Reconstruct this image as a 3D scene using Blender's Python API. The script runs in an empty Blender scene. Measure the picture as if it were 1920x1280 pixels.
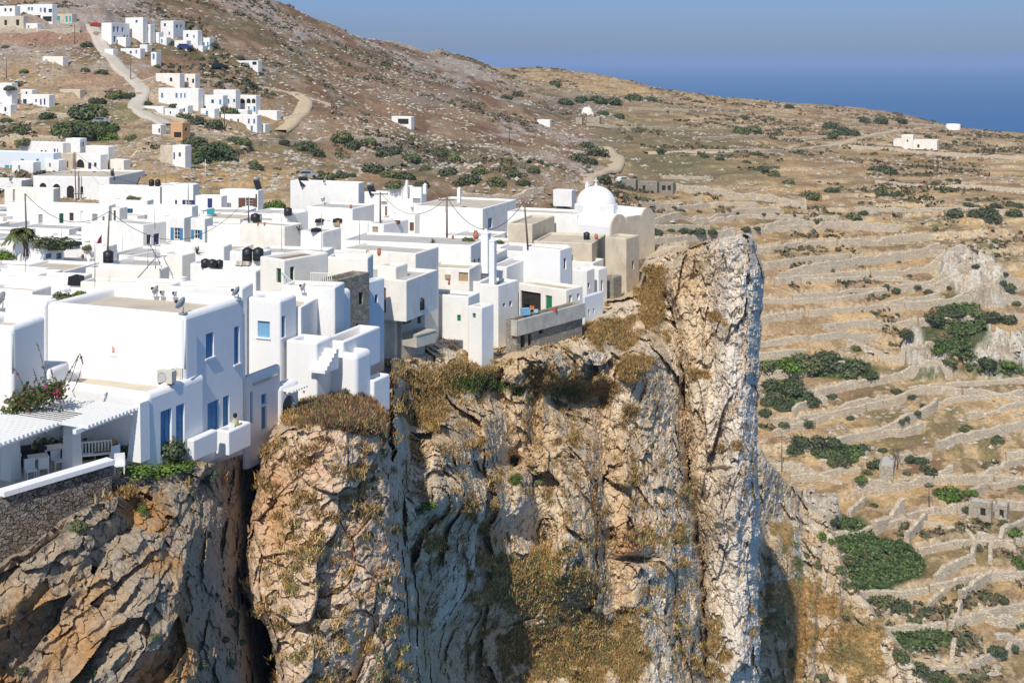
import bpy, bmesh, math, random
import numpy as np
from mathutils import Vector, Matrix
random.seed(7); RNG = np.random.default_rng(11)

# ------------------------------------------------------------------ camera, sky, sun, exposure
SC = bpy.context.scene
F = 2400.0; YH = 110.0; CX = 960.0            # focal length, horizon row, centre column of the photograph
cam = bpy.data.cameras.new('camera'); cam_o = bpy.data.objects.new('camera', cam); SC.collection.objects.link(cam_o)
cam_o.location = (0, 0, 0); cam_o.rotation_euler = (math.radians(90), 0, 0)
cam.sensor_width = 36; cam.lens = 45.0; cam.shift_y = -0.27604
cam.clip_start = 0.5; cam.clip_end = 90000
SC.camera = cam_o
SUN_AZ = math.radians(196); SUN_EL = math.radians(47)
TO_SUN = Vector((math.sin(SUN_AZ)*math.cos(SUN_EL), math.cos(SUN_AZ)*math.cos(SUN_EL), math.sin(SUN_EL)))
w = bpy.data.worlds.new('World'); SC.world = w; w.use_nodes = True
nt = w.node_tree; bg = nt.nodes['Background']; sk = nt.nodes.new('ShaderNodeTexSky')
sk.sky_type = 'NISHITA'; sk.sun_disc = False; sk.sun_elevation = SUN_EL; sk.sun_rotation = SUN_AZ
sk.altitude = 250; sk.air_density = 1.0; sk.dust_density = 0.0; sk.ozone_density = 2.0
# hazy summer sky: deep blue grey towards the horizon
tcw = nt.nodes.new('ShaderNodeTexCoord'); sxz = nt.nodes.new('ShaderNodeSeparateXYZ'); nt.links.new(tcw.outputs['Generated'], sxz.inputs[0])
rmp = nt.nodes.new('ShaderNodeValToRGB'); nt.links.new(sxz.outputs['Z'], rmp.inputs[0]); e_ = rmp.color_ramp.elements
e_[0].position = 0.0; e_[0].color = (.165, .235, .46, 1); e_[1].position = .30; e_[1].color = (1, 1, 1, 1)
e2 = rmp.color_ramp.elements.new(.05); e2.color = (.27, .355, .63, 1)
e3 = rmp.color_ramp.elements.new(.12); e3.color = (.72, .82, 1, 1)
mxw = nt.nodes.new('ShaderNodeMix'); mxw.data_type = 'RGBA'; mxw.blend_type = 'MULTIPLY'; mxw.inputs[0].default_value = 1
nt.links.new(sk.outputs[0], mxw.inputs[6]); nt.links.new(rmp.outputs[0], mxw.inputs[7]); nt.links.new(mxw.outputs[2], bg.inputs[0])
bg.inputs[1].default_value = 0.11
sl = bpy.data.lights.new('sun', 'SUN'); sl.energy = 4.0; sl.angle = math.radians(0.5); sl.color = (1.0, 0.93, 0.82)
so = bpy.data.objects.new('sun', sl); SC.collection.objects.link(so)
so.rotation_euler = TO_SUN.to_track_quat('Z', 'Y').to_euler()
SC.view_settings.view_transform = 'Standard'; SC.view_settings.look = 'None'
SC.view_settings.exposure = 0.14; SC.view_settings.gamma = 1.0
SC.cycles.volume_bounces = 0; SC.cycles.max_bounces = 6; SC.cycles.diffuse_bounces = 3
SC.cycles.use_adaptive_sampling = True
try: SC.cycles.use_denoising = True
except Exception: pass

# ------------------------------------------------------------------ helpers
C = SC.collection
def tag(o, label=None, cat=None, group=None, kind=None):
    if label: o['label'] = label
    if cat: o['category'] = cat
    if group: o['group'] = group
    if kind: o['kind'] = kind
    return o
def link_mesh(name, me, mats=(), parent=None):
    o = bpy.data.objects.new(name, me); C.objects.link(o)
    for m in (mats if isinstance(mats, (list, tuple)) else (mats,)): me.materials.append(m)
    if parent is not None: o.parent = parent
    return o
def empty(name, loc, label, cat, group=None, rz=0):
    o = bpy.data.objects.new(name, None); C.objects.link(o); o.location = loc; o.rotation_euler = (0, 0, rz)
    o.empty_display_size = 0.3
    return tag(o, label, cat, group)
def np_mesh(name, V, Q, smooth=True):
    """V (n,3), Q (m,3|4) int -> mesh"""
    me = bpy.data.meshes.new(name); V = np.asarray(V, np.float32); Q = np.asarray(Q, np.int32); k = Q.shape[1]
    me.vertices.add(len(V)); me.vertices.foreach_set('co', V.ravel())
    me.loops.add(Q.size); me.loops.foreach_set('vertex_index', Q.ravel())
    me.polygons.add(len(Q)); me.polygons.foreach_set('loop_start', np.arange(0, Q.size, k, dtype=np.int32))
    me.polygons.foreach_set('loop_total', np.full(len(Q), k, np.int32))
    me.polygons.foreach_set('use_smooth', np.full(len(Q), smooth, bool))
    me.update(calc_edges=True); return me
def vcol(me, col, name='Col'):
    a = me.color_attributes.new(name, 'FLOAT_COLOR', 'POINT')
    c = np.ones((len(col), 4), np.float32); c[:, :3] = col; a.data.foreach_set('color', c.ravel())
def _h(ix, iy, iz, seed):
    n = (ix.astype(np.int64)*374761393 + iy.astype(np.int64)*668265263 + iz.astype(np.int64)*2147483647 + seed*1274126177) & 0xffffffff
    n = ((n ^ (n >> 13))*1274126177) & 0xffffffff
    n = ((n ^ (n >> 16))*2246822519) & 0xffffffff
    return ((n ^ (n >> 15)) & 0xffffff).astype(np.float32)/16777216.0
def vnoise(x, y, z, seed=0):
    x = np.asarray(x, np.float64); y = np.asarray(y, np.float64)+0*x; z = np.asarray(z, np.float64)+0*x
    x0 = np.floor(x); y0 = np.floor(y); z0 = np.floor(z)
    fx = (x-x0).astype(np.float32); fy = (y-y0).astype(np.float32); fz = (z-z0).astype(np.float32)
    fx = fx*fx*(3-2*fx); fy = fy*fy*(3-2*fy); fz = fz*fz*(3-2*fz)
    r = 0
    for dx in (0, 1):
        for dy in (0, 1):
            for dz in (0, 1):
                r = r + _h(x0+dx, y0+dy, z0+dz, seed)*(fx if dx else 1-fx)*(fy if dy else 1-fy)*(fz if dz else 1-fz)
    return r
def fbm(x, y, z, oct=4, seed=0, gain=.5):
    r = 0; a = 1; t = 0
    for i in range(oct):
        r = r + a*vnoise(x, y, z, seed+i*17); t += a; a *= gain; x = x*2.03+3.1; y = y*2.03+1.7; z = z*2.03+5.3
    return r/t
def voro(x, y, z, seed=0):
    x0 = np.floor(x); y0 = np.floor(y); z0 = np.floor(z)
    f1 = np.full(x.shape, 9., np.float32); f2 = f1.copy(); cid = np.zeros(x.shape, np.float32)
    for dx in (-1, 0, 1):
        for dy in (-1, 0, 1):
            for dz in (-1, 0, 1):
                a = x0+dx; b = y0+dy; c = z0+dz
                d = np.sqrt((a+_h(a, b, c, seed)-x)**2+(b+_h(a, b, c, seed+1)-y)**2+(c+_h(a, b, c, seed+2)-z)**2).astype(np.float32)
                m = d < f1; f2 = np.where(m, f1, np.minimum(f2, d)); cid = np.where(m, _h(a, b, c, seed+3), cid); f1 = np.where(m, d, f1)
    return f1, f2, cid
def facet(x, y, z, seed=0, jag=.35):
    """fractured rock: every cell is a tilted plane"""
    wx = jag*(fbm(x*1.7, y*1.7, z*1.7, 3, seed+50)-.5)*2; wy = jag*(fbm(x*1.7+9, y*1.7, z*1.7, 3, seed+60)-.5)*2
    x = x+wx; z = z+wy
    x0 = np.floor(x); y0 = np.floor(y); z0 = np.floor(z)
    f1 = np.full(x.shape, 9., np.float32); f2 = f1.copy(); out = np.zeros(x.shape, np.float32); cid = out.copy()
    for dx in (-1, 0, 1):
        for dy in (-1, 0, 1):
            for dz in (-1, 0, 1):
                a = x0+dx; b = y0+dy; c = z0+dz
                ox = (a+_h(a, b, c, seed)-x).astype(np.float32); oy = (b+_h(a, b, c, seed+1)-y).astype(np.float32); oz = (c+_h(a, b, c, seed+2)-z).astype(np.float32)
                d = np.sqrt(ox*ox+oy*oy+oz*oz); m = d < f1
                v = (_h(a, b, c, seed+5)-.5)*2.2*ox+(_h(a, b, c, seed+6)-.62)*2.2*oz+(_h(a, b, c, seed+7)-.5)*1.1
                f2 = np.where(m, f1, np.minimum(f2, d)); out = np.where(m, v, out); cid = np.where(m, _h(a, b, c, seed+3), cid); f1 = np.where(m, d, f1)
    return out, f2-f1, cid
def sstep(a, b, x):
    t = np.clip((x-a)/(b-a), 0, 1); return t*t*(3-2*t)
class TPS:
    def __init__(s, P, v, lam=1e-3, scale=100.):
        P = np.array(P, float)/scale; s.s = scale; s.P = P; n = len(P)
        K = s.k(P, P)+lam*np.eye(n); A = np.zeros((n+3, n+3)); A[:n, :n] = K
        A[:n, n] = 1; A[:n, n+1:] = P; A[n, :n] = 1; A[n+1:, :n] = P.T
        s.w = np.linalg.solve(A, np.concatenate([np.array(v, float), np.zeros(3)]))
    def k(s, A, B):
        d2 = (A[:, None, 0]-B[None, :, 0])**2+(A[:, None, 1]-B[None, :, 1])**2
        return .5*d2*np.log(d2+1e-12)
    def __call__(s, x, y):
        x = np.asarray(x, float); y = np.asarray(y, float)+0*x; sh = x.shape; x = x.ravel()/s.s; y = y.ravel()/s.s
        out = s.w[-3]+s.w[-2]*x+s.w[-1]*y
        for i in range(len(s.P)):
            d2 = (x-s.P[i, 0])**2+(y-s.P[i, 1])**2; out = out+s.w[i]*.5*d2*np.log(d2+1e-12)
        return out.reshape(sh)
def P3(px, py, Y):            # photograph point at depth Y -> world
    return Vector(((px-CX)*Y/F, Y, -(py-YH)*Y/F))
def proj(p): return (CX+F*p[0]/p[1], YH-F*p[2]/p[1])

# ------------------------------------------------------------------ materials
MATS = {}
def mat(name, base, rough=.85, var=.12, scale=3., bump=0., bscale=8., metal=0., spec=.3, attr=None, dirt=None, dscale=.6, damt=.0, alpha=None, trans=0.):
    if name in MATS: return MATS[name]
    m = bpy.data.materials.new(name); MATS[name] = m; m.use_nodes = True
    t = m.node_tree; N = t.nodes; L = t.links; b = N['Principled BSDF']
    b.inputs['Roughness'].default_value = rough; b.inputs['Metallic'].default_value = metal
    b.inputs['Specular IOR Level'].default_value = spec
    tc = N.new('ShaderNodeNewGeometry')
    nz = N.new('ShaderNodeTexNoise'); nz.inputs['Scale'].default_value = scale; nz.inputs['Detail'].default_value = 6; nz.inputs['Roughness'].default_value = .65
    L.new(tc.outputs['Position'], nz.inputs['Vector'])
    mr = N.new('ShaderNodeMapRange'); mr.inputs[1].default_value = .3; mr.inputs[2].default_value = .7
    mr.inputs[3].default_value = 1-var; mr.inputs[4].default_value = 1+var; L.new(nz.outputs[0], mr.inputs[0])
    mul = N.new('ShaderNodeMix'); mul.data_type = 'RGBA'; mul.blend_type = 'MULTIPLY'; mul.inputs[0].default_value = 1
    if attr:
        at = N.new('ShaderNodeAttribute'); at.attribute_name = attr; L.new(at.outputs['Color'], mul.inputs[6])
    else: mul.inputs[6].default_value = (*base, 1)
    L.new(mr.outputs[0], mul.inputs[7]); out = mul.outputs[2]
    if dirt:
        nd = N.new('ShaderNodeTexNoise'); nd.inputs['Scale'].default_value = dscale; nd.inputs['Detail'].default_value = 7; nd.inputs['Roughness'].default_value = .7
        mp = N.new('ShaderNodeMapping'); mp.inputs['Scale'].default_value = (1, 1, .45)
        L.new(tc.outputs['Position'], mp.inputs['Vector']); L.new(mp.outputs[0], nd.inputs['Vector'])
        mrd = N.new('ShaderNodeMapRange'); mrd.inputs[1].default_value = .5; mrd.inputs[2].default_value = .75
        mrd.inputs[3].default_value = 0; mrd.inputs[4].default_value = damt; L.new(nd.outputs[0], mrd.inputs[0])
        mx = N.new('ShaderNodeMix'); mx.data_type = 'RGBA'; L.new(mrd.outputs[0], mx.inputs[0]); L.new(out, mx.inputs[6])
        mx.inputs[7].default_value = (*dirt, 1); out = mx.outputs[2]
    L.new(out, b.inputs['Base Color'])
    if bump:
        nb = N.new('ShaderNodeTexNoise'); nb.inputs['Scale'].default_value = bscale; nb.inputs['Detail'].default_value = 8; nb.inputs['Roughness'].default_value = .7
        L.new(tc.outputs['Position'], nb.inputs['Vector'])
        bp = N.new('ShaderNodeBump'); bp.inputs['Strength'].default_value = 1; bp.inputs['Distance'].default_value = bump
        L.new(nb.outputs[0], bp.inputs['Height']); L.new(bp.outputs[0], b.inputs['Normal'])
    if trans: b.inputs['Transmission Weight'].default_value = trans
    return m
def stone_mat(name, cols, mortar, scale=2.2, bump=.05, squash=1.6):
    """rubble masonry: voronoi stones in world space, scaled flat"""
    if name in MATS: return MATS[name]
    m = bpy.data.materials.new(name); MATS[name] = m; m.use_nodes = True
    t = m.node_tree; N = t.nodes; L = t.links; b = N['Principled BSDF']; b.inputs['Roughness'].default_value = .9; b.inputs['Specular IOR Level'].default_value = .2
    g = N.new('ShaderNodeNewGeometry'); mp = N.new('ShaderNodeMapping'); mp.inputs['Scale'].default_value = (1, 1, squash)
    nz = N.new('ShaderNodeTexNoise'); nz.inputs['Scale'].default_value = scale*.8
    L.new(g.outputs['Position'], nz.inputs['Vector'])
    ad = N.new('ShaderNodeMix'); ad.data_type = 'RGBA'; ad.blend_type = 'ADD'; ad.inputs[0].default_value = .35
    L.new(g.outputs['Position'], mp.inputs['Vector']); L.new(mp.outputs[0], ad.inputs[6]); L.new(nz.outputs[1], ad.inputs[7])
    vc = N.new('ShaderNodeTexVoronoi'); vc.inputs['Scale'].default_value = scale; L.new(ad.outputs[2], vc.inputs['Vector'])
    ve = N.new('ShaderNodeTexVoronoi'); ve.feature = 'DISTANCE_TO_EDGE'; ve.inputs['Scale'].default_value = scale; L.new(ad.outputs[2], ve.inputs['Vector'])
    cr = N.new('ShaderNodeValToRGB'); L.new(vc.outputs['Color'], cr.inputs[0])
    e = cr.color_ramp.elements
    while len(e) < len(cols): e.new(.5)
    for i, c in enumerate(cols): e[i].position = .1+.8*i/(len(cols)-1); e[i].color = (*c, 1)
    cr.color_ramp.interpolation = 'LINEAR'
    mr = N.new('ShaderNodeMapRange'); mr.inputs[1].default_value = .0; mr.inputs[2].default_value = .07; L.new(ve.outputs['Distance'], mr.inputs[0])
    mx = N.new('ShaderNodeMix'); mx.data_type = 'RGBA'; mx.inputs[6].default_value = (*mortar, 1); L.new(mr.outputs[0], mx.inputs[0]); L.new(cr.outputs[0], mx.inputs[7])
    n2 = N.new('ShaderNodeTexNoise'); n2.inputs['Scale'].default_value = 12; n2.inputs['Detail'].default_value = 6; L.new(g.outputs['Position'], n2.inputs['Vector'])
    m2 = N.new('ShaderNodeMapRange'); m2.inputs[1].default_value = .3; m2.inputs[2].default_value = .7; m2.inputs[3].default_value = .75; m2.inputs[4].default_value = 1.2; L.new(n2.outputs[0], m2.inputs[0])
    ml = N.new('ShaderNodeMix'); ml.data_type = 'RGBA'; ml.blend_type = 'MULTIPLY'; ml.inputs[0].default_value = 1; L.new(mx.outputs[2], ml.inputs[6]); L.new(m2.outputs[0], ml.inputs[7])
    L.new(ml.outputs[2], b.inputs['Base Color'])
    sm = N.new('ShaderNodeMath'); sm.operation = 'ADD'; L.new(mr.outputs[0], sm.inputs[0]); L.new(n2.outputs[0], sm.inputs[1])
    bp = N.new('ShaderNodeBump'); bp.inputs['Distance'].default_value = bump; L.new(sm.outputs[0], bp.inputs['Height']); L.new(bp.outputs[0], b.inputs['Normal'])
    return m
M_ROCK = mat('cliff_rock', (.4, .36, .3), rough=.95, var=.26, scale=3.2, bump=.09, bscale=5., spec=.15, attr='Col', dirt=(.15, .125, .095), dscale=2.6, damt=.30)
M_LAND = mat('hill_ground', (.4, .36, .3), rough=.97, var=.42, scale=1.6, bump=.22, bscale=1.2, spec=.1, attr='Col')
M_LEAF = mat('foliage', (.1, .1, .1), rough=.8, var=.25, scale=1.5, spec=.2, attr='Col')
# ------------------------------------------------------------------ background land (one sheet in world coordinates)
G = [ # photograph column, row, depth: where the far ground lies
(-250,345,235),(0,345,235),(200,345,235),(400,348,242),(550,350,246),(700,368,252),(900,378,260),(1050,392,272),(1160,410,285),
(-250,250,300),(100,250,285),(300,250,288),(500,250,305),(650,260,325),(750,240,372),(900,280,352),(1000,300,360),(600,305,296),(800,330,305),(1000,345,320),
(-250,170,330),(100,180,315),(300,180,322),(450,180,338),(570,190,350),(-250,90,360),(100,90,345),(300,90,357),(450,95,382),
(-250,20,400),(0,50,362),(100,20,375),(300,15,420),(0,-10,430),(400,100,400),(600,150,410),(700,110,500),(800,215,405),(850,170,480),(1000,210,490),(1080,255,450),
(500,-2,520),(620,55,570),(720,84,640),(350,-40,520),(100,-70,540),(-250,-80,540),(1000,150,640),(900,130,640),
(800,100,700),(850,118,640),(900,144,660),(870,130,600),(960,158,680),(800,103,760),(900,131,760),(1000,131,770),(1100,135,800),(1180,151,800),(1250,168,800),(1400,188,810),(1550,201,830),(1700,216,800),(1800,241,790),(1920,250,790),(2150,285,800),
(1250,452,312),(1450,440,328),(1650,430,340),(1900,430,345),(2150,430,350),(1250,560,300),(1450,560,308),(1700,560,316),(1900,560,320),(2150,560,325),
(1300,680,285),(1450,680,292),(1700,680,298),(1900,680,300),(2150,680,304),(1300,800,264),(1450,800,270),(1700,800,275),(1900,800,277),(2150,800,280),
(1400,900,250),(1550,900,257),(1750,900,260),(1900,900,261),(2150,900,264),(1500,1000,238),(1650,1000,242),(1850,1000,244),(2100,1000,248),
(1550,1120,224),(1700,1120,228),(1920,1120,231),(1600,1270,208),(1800,1270,212),(2000,1280,216),(1700,1500,190),(2000,1500,195),
(1200,330,372),(1400,340,382),(1650,340,402),(1900,350,404),(2150,360,408),(1200,270,440),(1450,290,444),(1680,285,505),(1900,300,480),
(900,170,560),(1200,220,545),(1450,240,565),(1750,252,610),(1920,268,620),(1100,180,600),(1350,200,700),(1650,225,720)]
GX = []; GV = []
for px, py, Y in G: GX.append(((px-CX)*Y/F, Y)); GV.append(-(py-YH)*Y/F)
for px, py, Y in [(-250,-80,640),(100,-70,640),(350,-40,640),(500,-2,650),(620,55,690),(720,84,760),(800,98,900),(1000,123,930),(1250,166,940),(1550,199,960),(1920,244,1000),(2200,262,1010)]:
    GX.append(((px-CX)*Y/F, Y)); GV.append(-(py-YH)*Y/F-45)
for X, Y in [(-400,1150),(-200,1150),(0,1150),(200,1150),(450,1150)]: GX.append((X, Y)); GV.append(-240)
for X, Y, z in [(-110,150,-31),(-60,150,-31),(-20,150,-31),(-110,185,-31),(-60,185,-31),(-10,185,-31.5),(-110,212,-29.8),(-60,212,-29.8),(-20,212,-30.4),(15,200,-40),(40,200,-64),(20,150,-60),(60,150,-90),(100,165,-92)]:
    GX.append((X, Y)); GV.append(z)
tps = TPS(GX, GV, lam=2e-3, scale=100.)
def clipf(a, lo, hi): return np.minimum(np.maximum(a, lo), hi)
def terr_mask(X, Y):
    """1 where the land is terraced fields, 0 on the rocky hill"""
    px = CX+F*X/Y
    m = sstep(1080, 1200, px+(Y-300)*.25*0)
    far = sstep(560, 640, Y)*sstep(880, 1000, px)
    near = sstep(330, 300, Y)*sstep(1020, 1180, px)
    left = .75*sstep(360, 300, Y)*sstep(700, 500, px)
    return np.maximum(np.maximum(np.maximum(m, far), near), left)
def land(X, Y, full=False):
    X = np.asarray(X, float); Y = np.asarray(Y, float)
    zb = tps(X, Y)
    tm = terr_mask(X, Y)
    px = CX+F*X/Y
    rock_h = (1-tm)
    n1 = fbm(X/22, Y/22, 0*X, 4, 5)-.5
    zb = zb+n1*(2.2+3.5*rock_h)
    # terraces
    h = 1.9+.9*sstep(.35, .6, vnoise(X/60, Y/60, 0*X, 71)); 
    zz = zb+(fbm(X/45, Y/45, 0*X+3, 3, 9)-.5)*5.5
    step = np.where(Y > 345, 1.7, 3.3)
    q = zz/step; fl = np.floor(q); fr = q-fl
    wr = np.where(Y > 345, .10, .12)
    ris = sstep(0, 1, clipf(fr/wr, 0, 1))
    prof = fl-.62+.62*ris+.38*clipf((fr-wr)/(1-wr), 0, 1)
    zt = step*(prof+.1)-(zz-zb)
    brk = sstep(.25, .36, vnoise(X/24, Y/12, 0*X+fl*.37, 33))
    zt = zb+(zt-zb)*brk
    riser = (fr < wr)*brk*tm*(tm > .4)
    z = zb*(1-tm)+zt*tm
    # outcrops on the rocky hill and rubble everywhere
    f1, f2, cid = voro(X/6, Y/9, 0*X, 21)
    crag = sstep(.45, .7, fbm(X/26, Y/40, 0*X+1, 3, 44))
    z = z+(1-tm)*crag*(1.9*(1-f1)*cid+.5*fbm(X/1.5, Y/2.2, 0*X, 3, 3))
    z = z+(.35+.5*(1-tm))*(fbm(X/2.6, Y/2.6, 0*X, 3, 6)-.5)
    # the three pale crags on the terraced side
    for cx, cy, rx, ry, hh in CRAGS:
        e = 1-np.sqrt(((X-cx)/rx)**2+((Y-cy)/ry)**2)+.35*(fbm(X/5, Y/5, 0*X, 3, 8)-.5)
        if not np.any(e > 0): continue
        z = z+hh*sstep(0, .30, e)*(.55+.35*fbm(X/5, Y/5, 0*X, 3, 12)); k_ = e > 0; xk, yk = X[k_], Y[k_]
        if xk.size: z[k_] += sstep(0, .1, e[k_])*(facet(xk/2.4, yk/2.4, 0*xk, 71, .3)[0]*1.9+facet(xk/.9, yk/.9, 0*xk, 75, .3)[0]*.6)
    if not full: return z
    return z, zb, tm, riser, fr, fl, crag, brk
CRAGS = []
def ray_land(px, py, y0=192, y1=1100, st=1.5, hint=None):
    Y = np.arange(y0, y1, st); X = (px-CX)*Y/F
    z = land(X, Y); r = -(py-YH)*Y/F
    k = np.where(z >= r)[0]
    if len(k) == 0: return None
    i = k[0]
    if i == 0: Yh = Y[0]
    else:
        a = (r[i-1]-z[i-1]); b = (z[i]-r[i]); Yh = Y[i-1]+st*a/max(a+b, 1e-6)
    return Vector(((px-CX)*Yh/F, Yh, float(land(np.array([(px-CX)*Yh/F]), np.array([Yh]))[0])))
for px, py, rx, ry, hh in [(1825,495,10,9,6.5),(1735,668,6.5,6,6),(1885,662,11,6,5.5),(1532,950,4.5,4,4.5)]:
    Y = {1825:325, 1735:299, 1885:300, 1532:246}[px]; CRAGS.append(((px-CX)*Y/F, Y, rx, ry, hh))

ysr = [150.]
while ysr[-1] < 1150:
    y = ysr[-1]; ysr.append(y+(1.2 if y < 195 else .45 if y < 350 else .45+(y-350)*.006))
ysr = np.array(ysr); axs = np.arange(-90, 2030, 2.1)
AX, YY = np.meshgrid(axs, ysr); XX = (AX-CX)*YY/F
Z, ZB, TM, RIS, FR, FL, CRG, BRK = land(XX, YY, True)
nr, nc = XX.shape
gy, gx = np.gradient(Z, axis=0)/np.gradient(YY, axis=0), np.gradient(Z, axis=1)/np.gradient(XX, axis=1)
slope = np.sqrt(gx**2+gy**2)
def lerp(a, b, t): return a*(1-t[..., None])+b*t[..., None]
A3 = lambda *c: np.array(c, float)
nA = fbm(XX/30, YY/30, 0*XX, 4, 101); nB = fbm(XX/7, YY/7, 0*XX, 4, 102); nC = fbm(XX/2., YY/2., 0*XX, 4, 103); nD = fbm(XX/90, YY/90, 0*XX, 3, 104)
col = np.zeros(XX.shape+(3,))+A3(.37, .27, .165)
col = lerp(col, A3(.26, .165, .10), sstep(.45, .62, nB))                 # reddish brown scrub cover
col = lerp(col, A3(.56, .405, .22), TM*sstep(.42, .60, nA)*.8)           # straw fields
col = lerp(col, A3(.66, .48, .27), sstep(.5, .62, vnoise(XX/16, YY/9, FL*.61, 55))*TM*(YY < 345)*.75)
tid = vnoise(FL*5.37+XX/70, 0*XX+3.3, 0*XX, 909)
for lo, hi, c_ in ((.0, .34, (.27, .185, .115)), (.34, .5, (.52, .37, .20)), (.62, .78, (.25, .21, .11)), (.78, 1., (.34, .235, .14))):
    col = lerp(col, A3(*c_), ((tid >= lo) & (tid < hi))*TM*(YY < 420)*sstep(.36, .52, nB*.6+nC*.4)*.75)
col = lerp(col, A3(.17, .16, .075), sstep(.52, .68, fbm(XX/14, YY/14, 0*XX, 4, 107))*.7)
rk = (1-TM)*sstep(.36, .54, nC*.6+.4*CRG+.15*(slope-.4)-.25*(nB-.5))
col = lerp(col, A3(.50, .45, .39), clipf(rk*.85, 0, 1))
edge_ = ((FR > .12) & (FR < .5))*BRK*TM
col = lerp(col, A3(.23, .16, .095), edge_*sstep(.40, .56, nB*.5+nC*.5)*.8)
# stone risers of the terraces
stn = lerp(np.zeros(XX.shape+(3,))+A3(.60, .49, .35), A3(.46, .375, .27), sstep(.4, .6, nC))
col = lerp(col, stn, clipf(RIS*1.15, 0, 1)*sstep(.15, .3, nC+.1))
sc_ = sstep(.54, .64, nC)*TM
col = lerp(col, A3(.58, .45, .29), sc_*.7)
# pale crags
for cx, cy, rx, ry, hh in CRAGS:
    e = 1-np.sqrt(((XX-cx)/rx)**2+((YY-cy)/ry)**2)+.35*(fbm(XX/5, YY/5, 0*XX, 3, 8)-.5)
    col = lerp(col, A3(.58, .555, .51), sstep(.02, .12, e)*sstep(.3, .45, nC+.1))
# orange cuttings and dry yellow fields on the left hill
def blob(px, py, rx, ry):
    AY = YH-F*Z/YY
    return np.exp(-(((AX-px)/rx)**2+((AY-py)/ry)**2))
for px, py, rx, ry, c, s in [(110,70,110,12,(.46,.28,.18),.8),(60,75,90,14,(.42,.25,.16),.6),(820,185,60,14,(.4,.34,.28),.6),(700,225,60,30,(.44,.28,.17),.7),(960,300,120,14,(.44,.34,.25),.6),
    (430,330,260,14,(.50,.35,.17),.85),(700,330,80,18,(.46,.31,.17),.7),(260,150,190,20,(.40,.26,.16),.6),(1650,300,260,20,(.36,.26,.15),.6),(1500,250,300,10,(.36,.24,.16),.5),(1700,330,160,15,(.36,.27,.17),.7),(1180,320,60,40,(.44,.33,.22),.5),
    (1250,270,150,50,(.15,.155,.08),.6),(1300,320,150,30,(.13,.14,.07),.55),(160,215,120,22,(.13,.15,.06),.6),(500,270,90,30,(.15,.15,.08),.5),(830,300,160,36,(.16,.16,.08),.6),(1130,200,150,25,(.17,.17,.1),.4),
    (1790,610,60,60,(.07,.10,.035),.95),(1720,700,60,14,(.08,.11,.035),.8),(1530,690,130,18,(.09,.13,.04),.9),(1870,690,80,14,(.08,.11,.035),.8),(1470,740,50,30,(.07,.095,.035),.9),(1660,1060,75,50,(.055,.085,.03),1.),(1600,1010,40,40,(.08,.12,.04),.8),
    (1620,1100,60,40,(.08,.11,.04),.9),(1700,1200,90,25,(.07,.10,.035),.8),(1800,1000,50,20,(.16,.14,.08),.4)]:
    b_ = clipf(blob(px, py, rx, ry)*1.7-.35+.9*(nB-.5)+.5*(nC-.5), 0, 1)
    col = lerp(col, A3(*c), sstep(.1, .45, b_)*s)
thick = np.zeros(XX.shape)
for px, py, rx, ry in [(1660,1060,80,48),(1600,1010,40,30),(1630,1100,60,30),(1800,600,60,40),(1790,650,40,30),(1720,1200,80,18),(1540,690,110,16),(1870,690,70,10),(1475,740,45,28),(1570,850,60,18),(400,290,42,18),(165,242,60,10),(165,208,36,8)]: thick = np.maximum(thick, blob(px, py, rx, ry))
thick = (thick+.5*(nB-.5) > .5)
idx = np.arange(nr*nc).reshape(nr, nc)
Q = np.stack([idx[:-1, :-1], idx[:-1, 1:], idx[1:, 1:], idx[1:, :-1]], -1).reshape(-1, 4)
col = lerp(col, col*A3(.86, .88, 1.0)*.92, (1-TM))
col = lerp(col, A3(.28, .20, .14), sstep(.52, .66, fbm(XX/5, YY/3.2, 0*XX, 4, 131))*.5)
col = col*A3(.86, .815, .745)
Q = Q[~((YY[:-1, :-1] < np.interp(AX[:-1, :-1], [1150, 1560, 1620, 1760], [222, 222, 213, 200])) & (AX[:-1, :-1] > 1150)).ravel()]
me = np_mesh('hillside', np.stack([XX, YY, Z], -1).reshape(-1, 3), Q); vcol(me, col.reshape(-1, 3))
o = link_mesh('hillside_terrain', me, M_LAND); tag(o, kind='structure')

# wide land and sea floor beyond the sheet, the sea
me = bpy.data.meshes.new('sea'); bm = bmesh.new()
R = 54000
vs = [bm.verts.new(p) for p in [(-R, -3000, -250), (R, -3000, -250), (R, R, -250), (-R, R, -250)]]; bm.faces.new(vs); bm.to_mesh(me); bm.free()
M_SEA = mat('sea_water', (.012, .105, .26), rough=.7, var=.12, scale=.004, bump=.0, spec=.25)
tag(link_mesh('sea', me, M_SEA), kind='structure')
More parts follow.
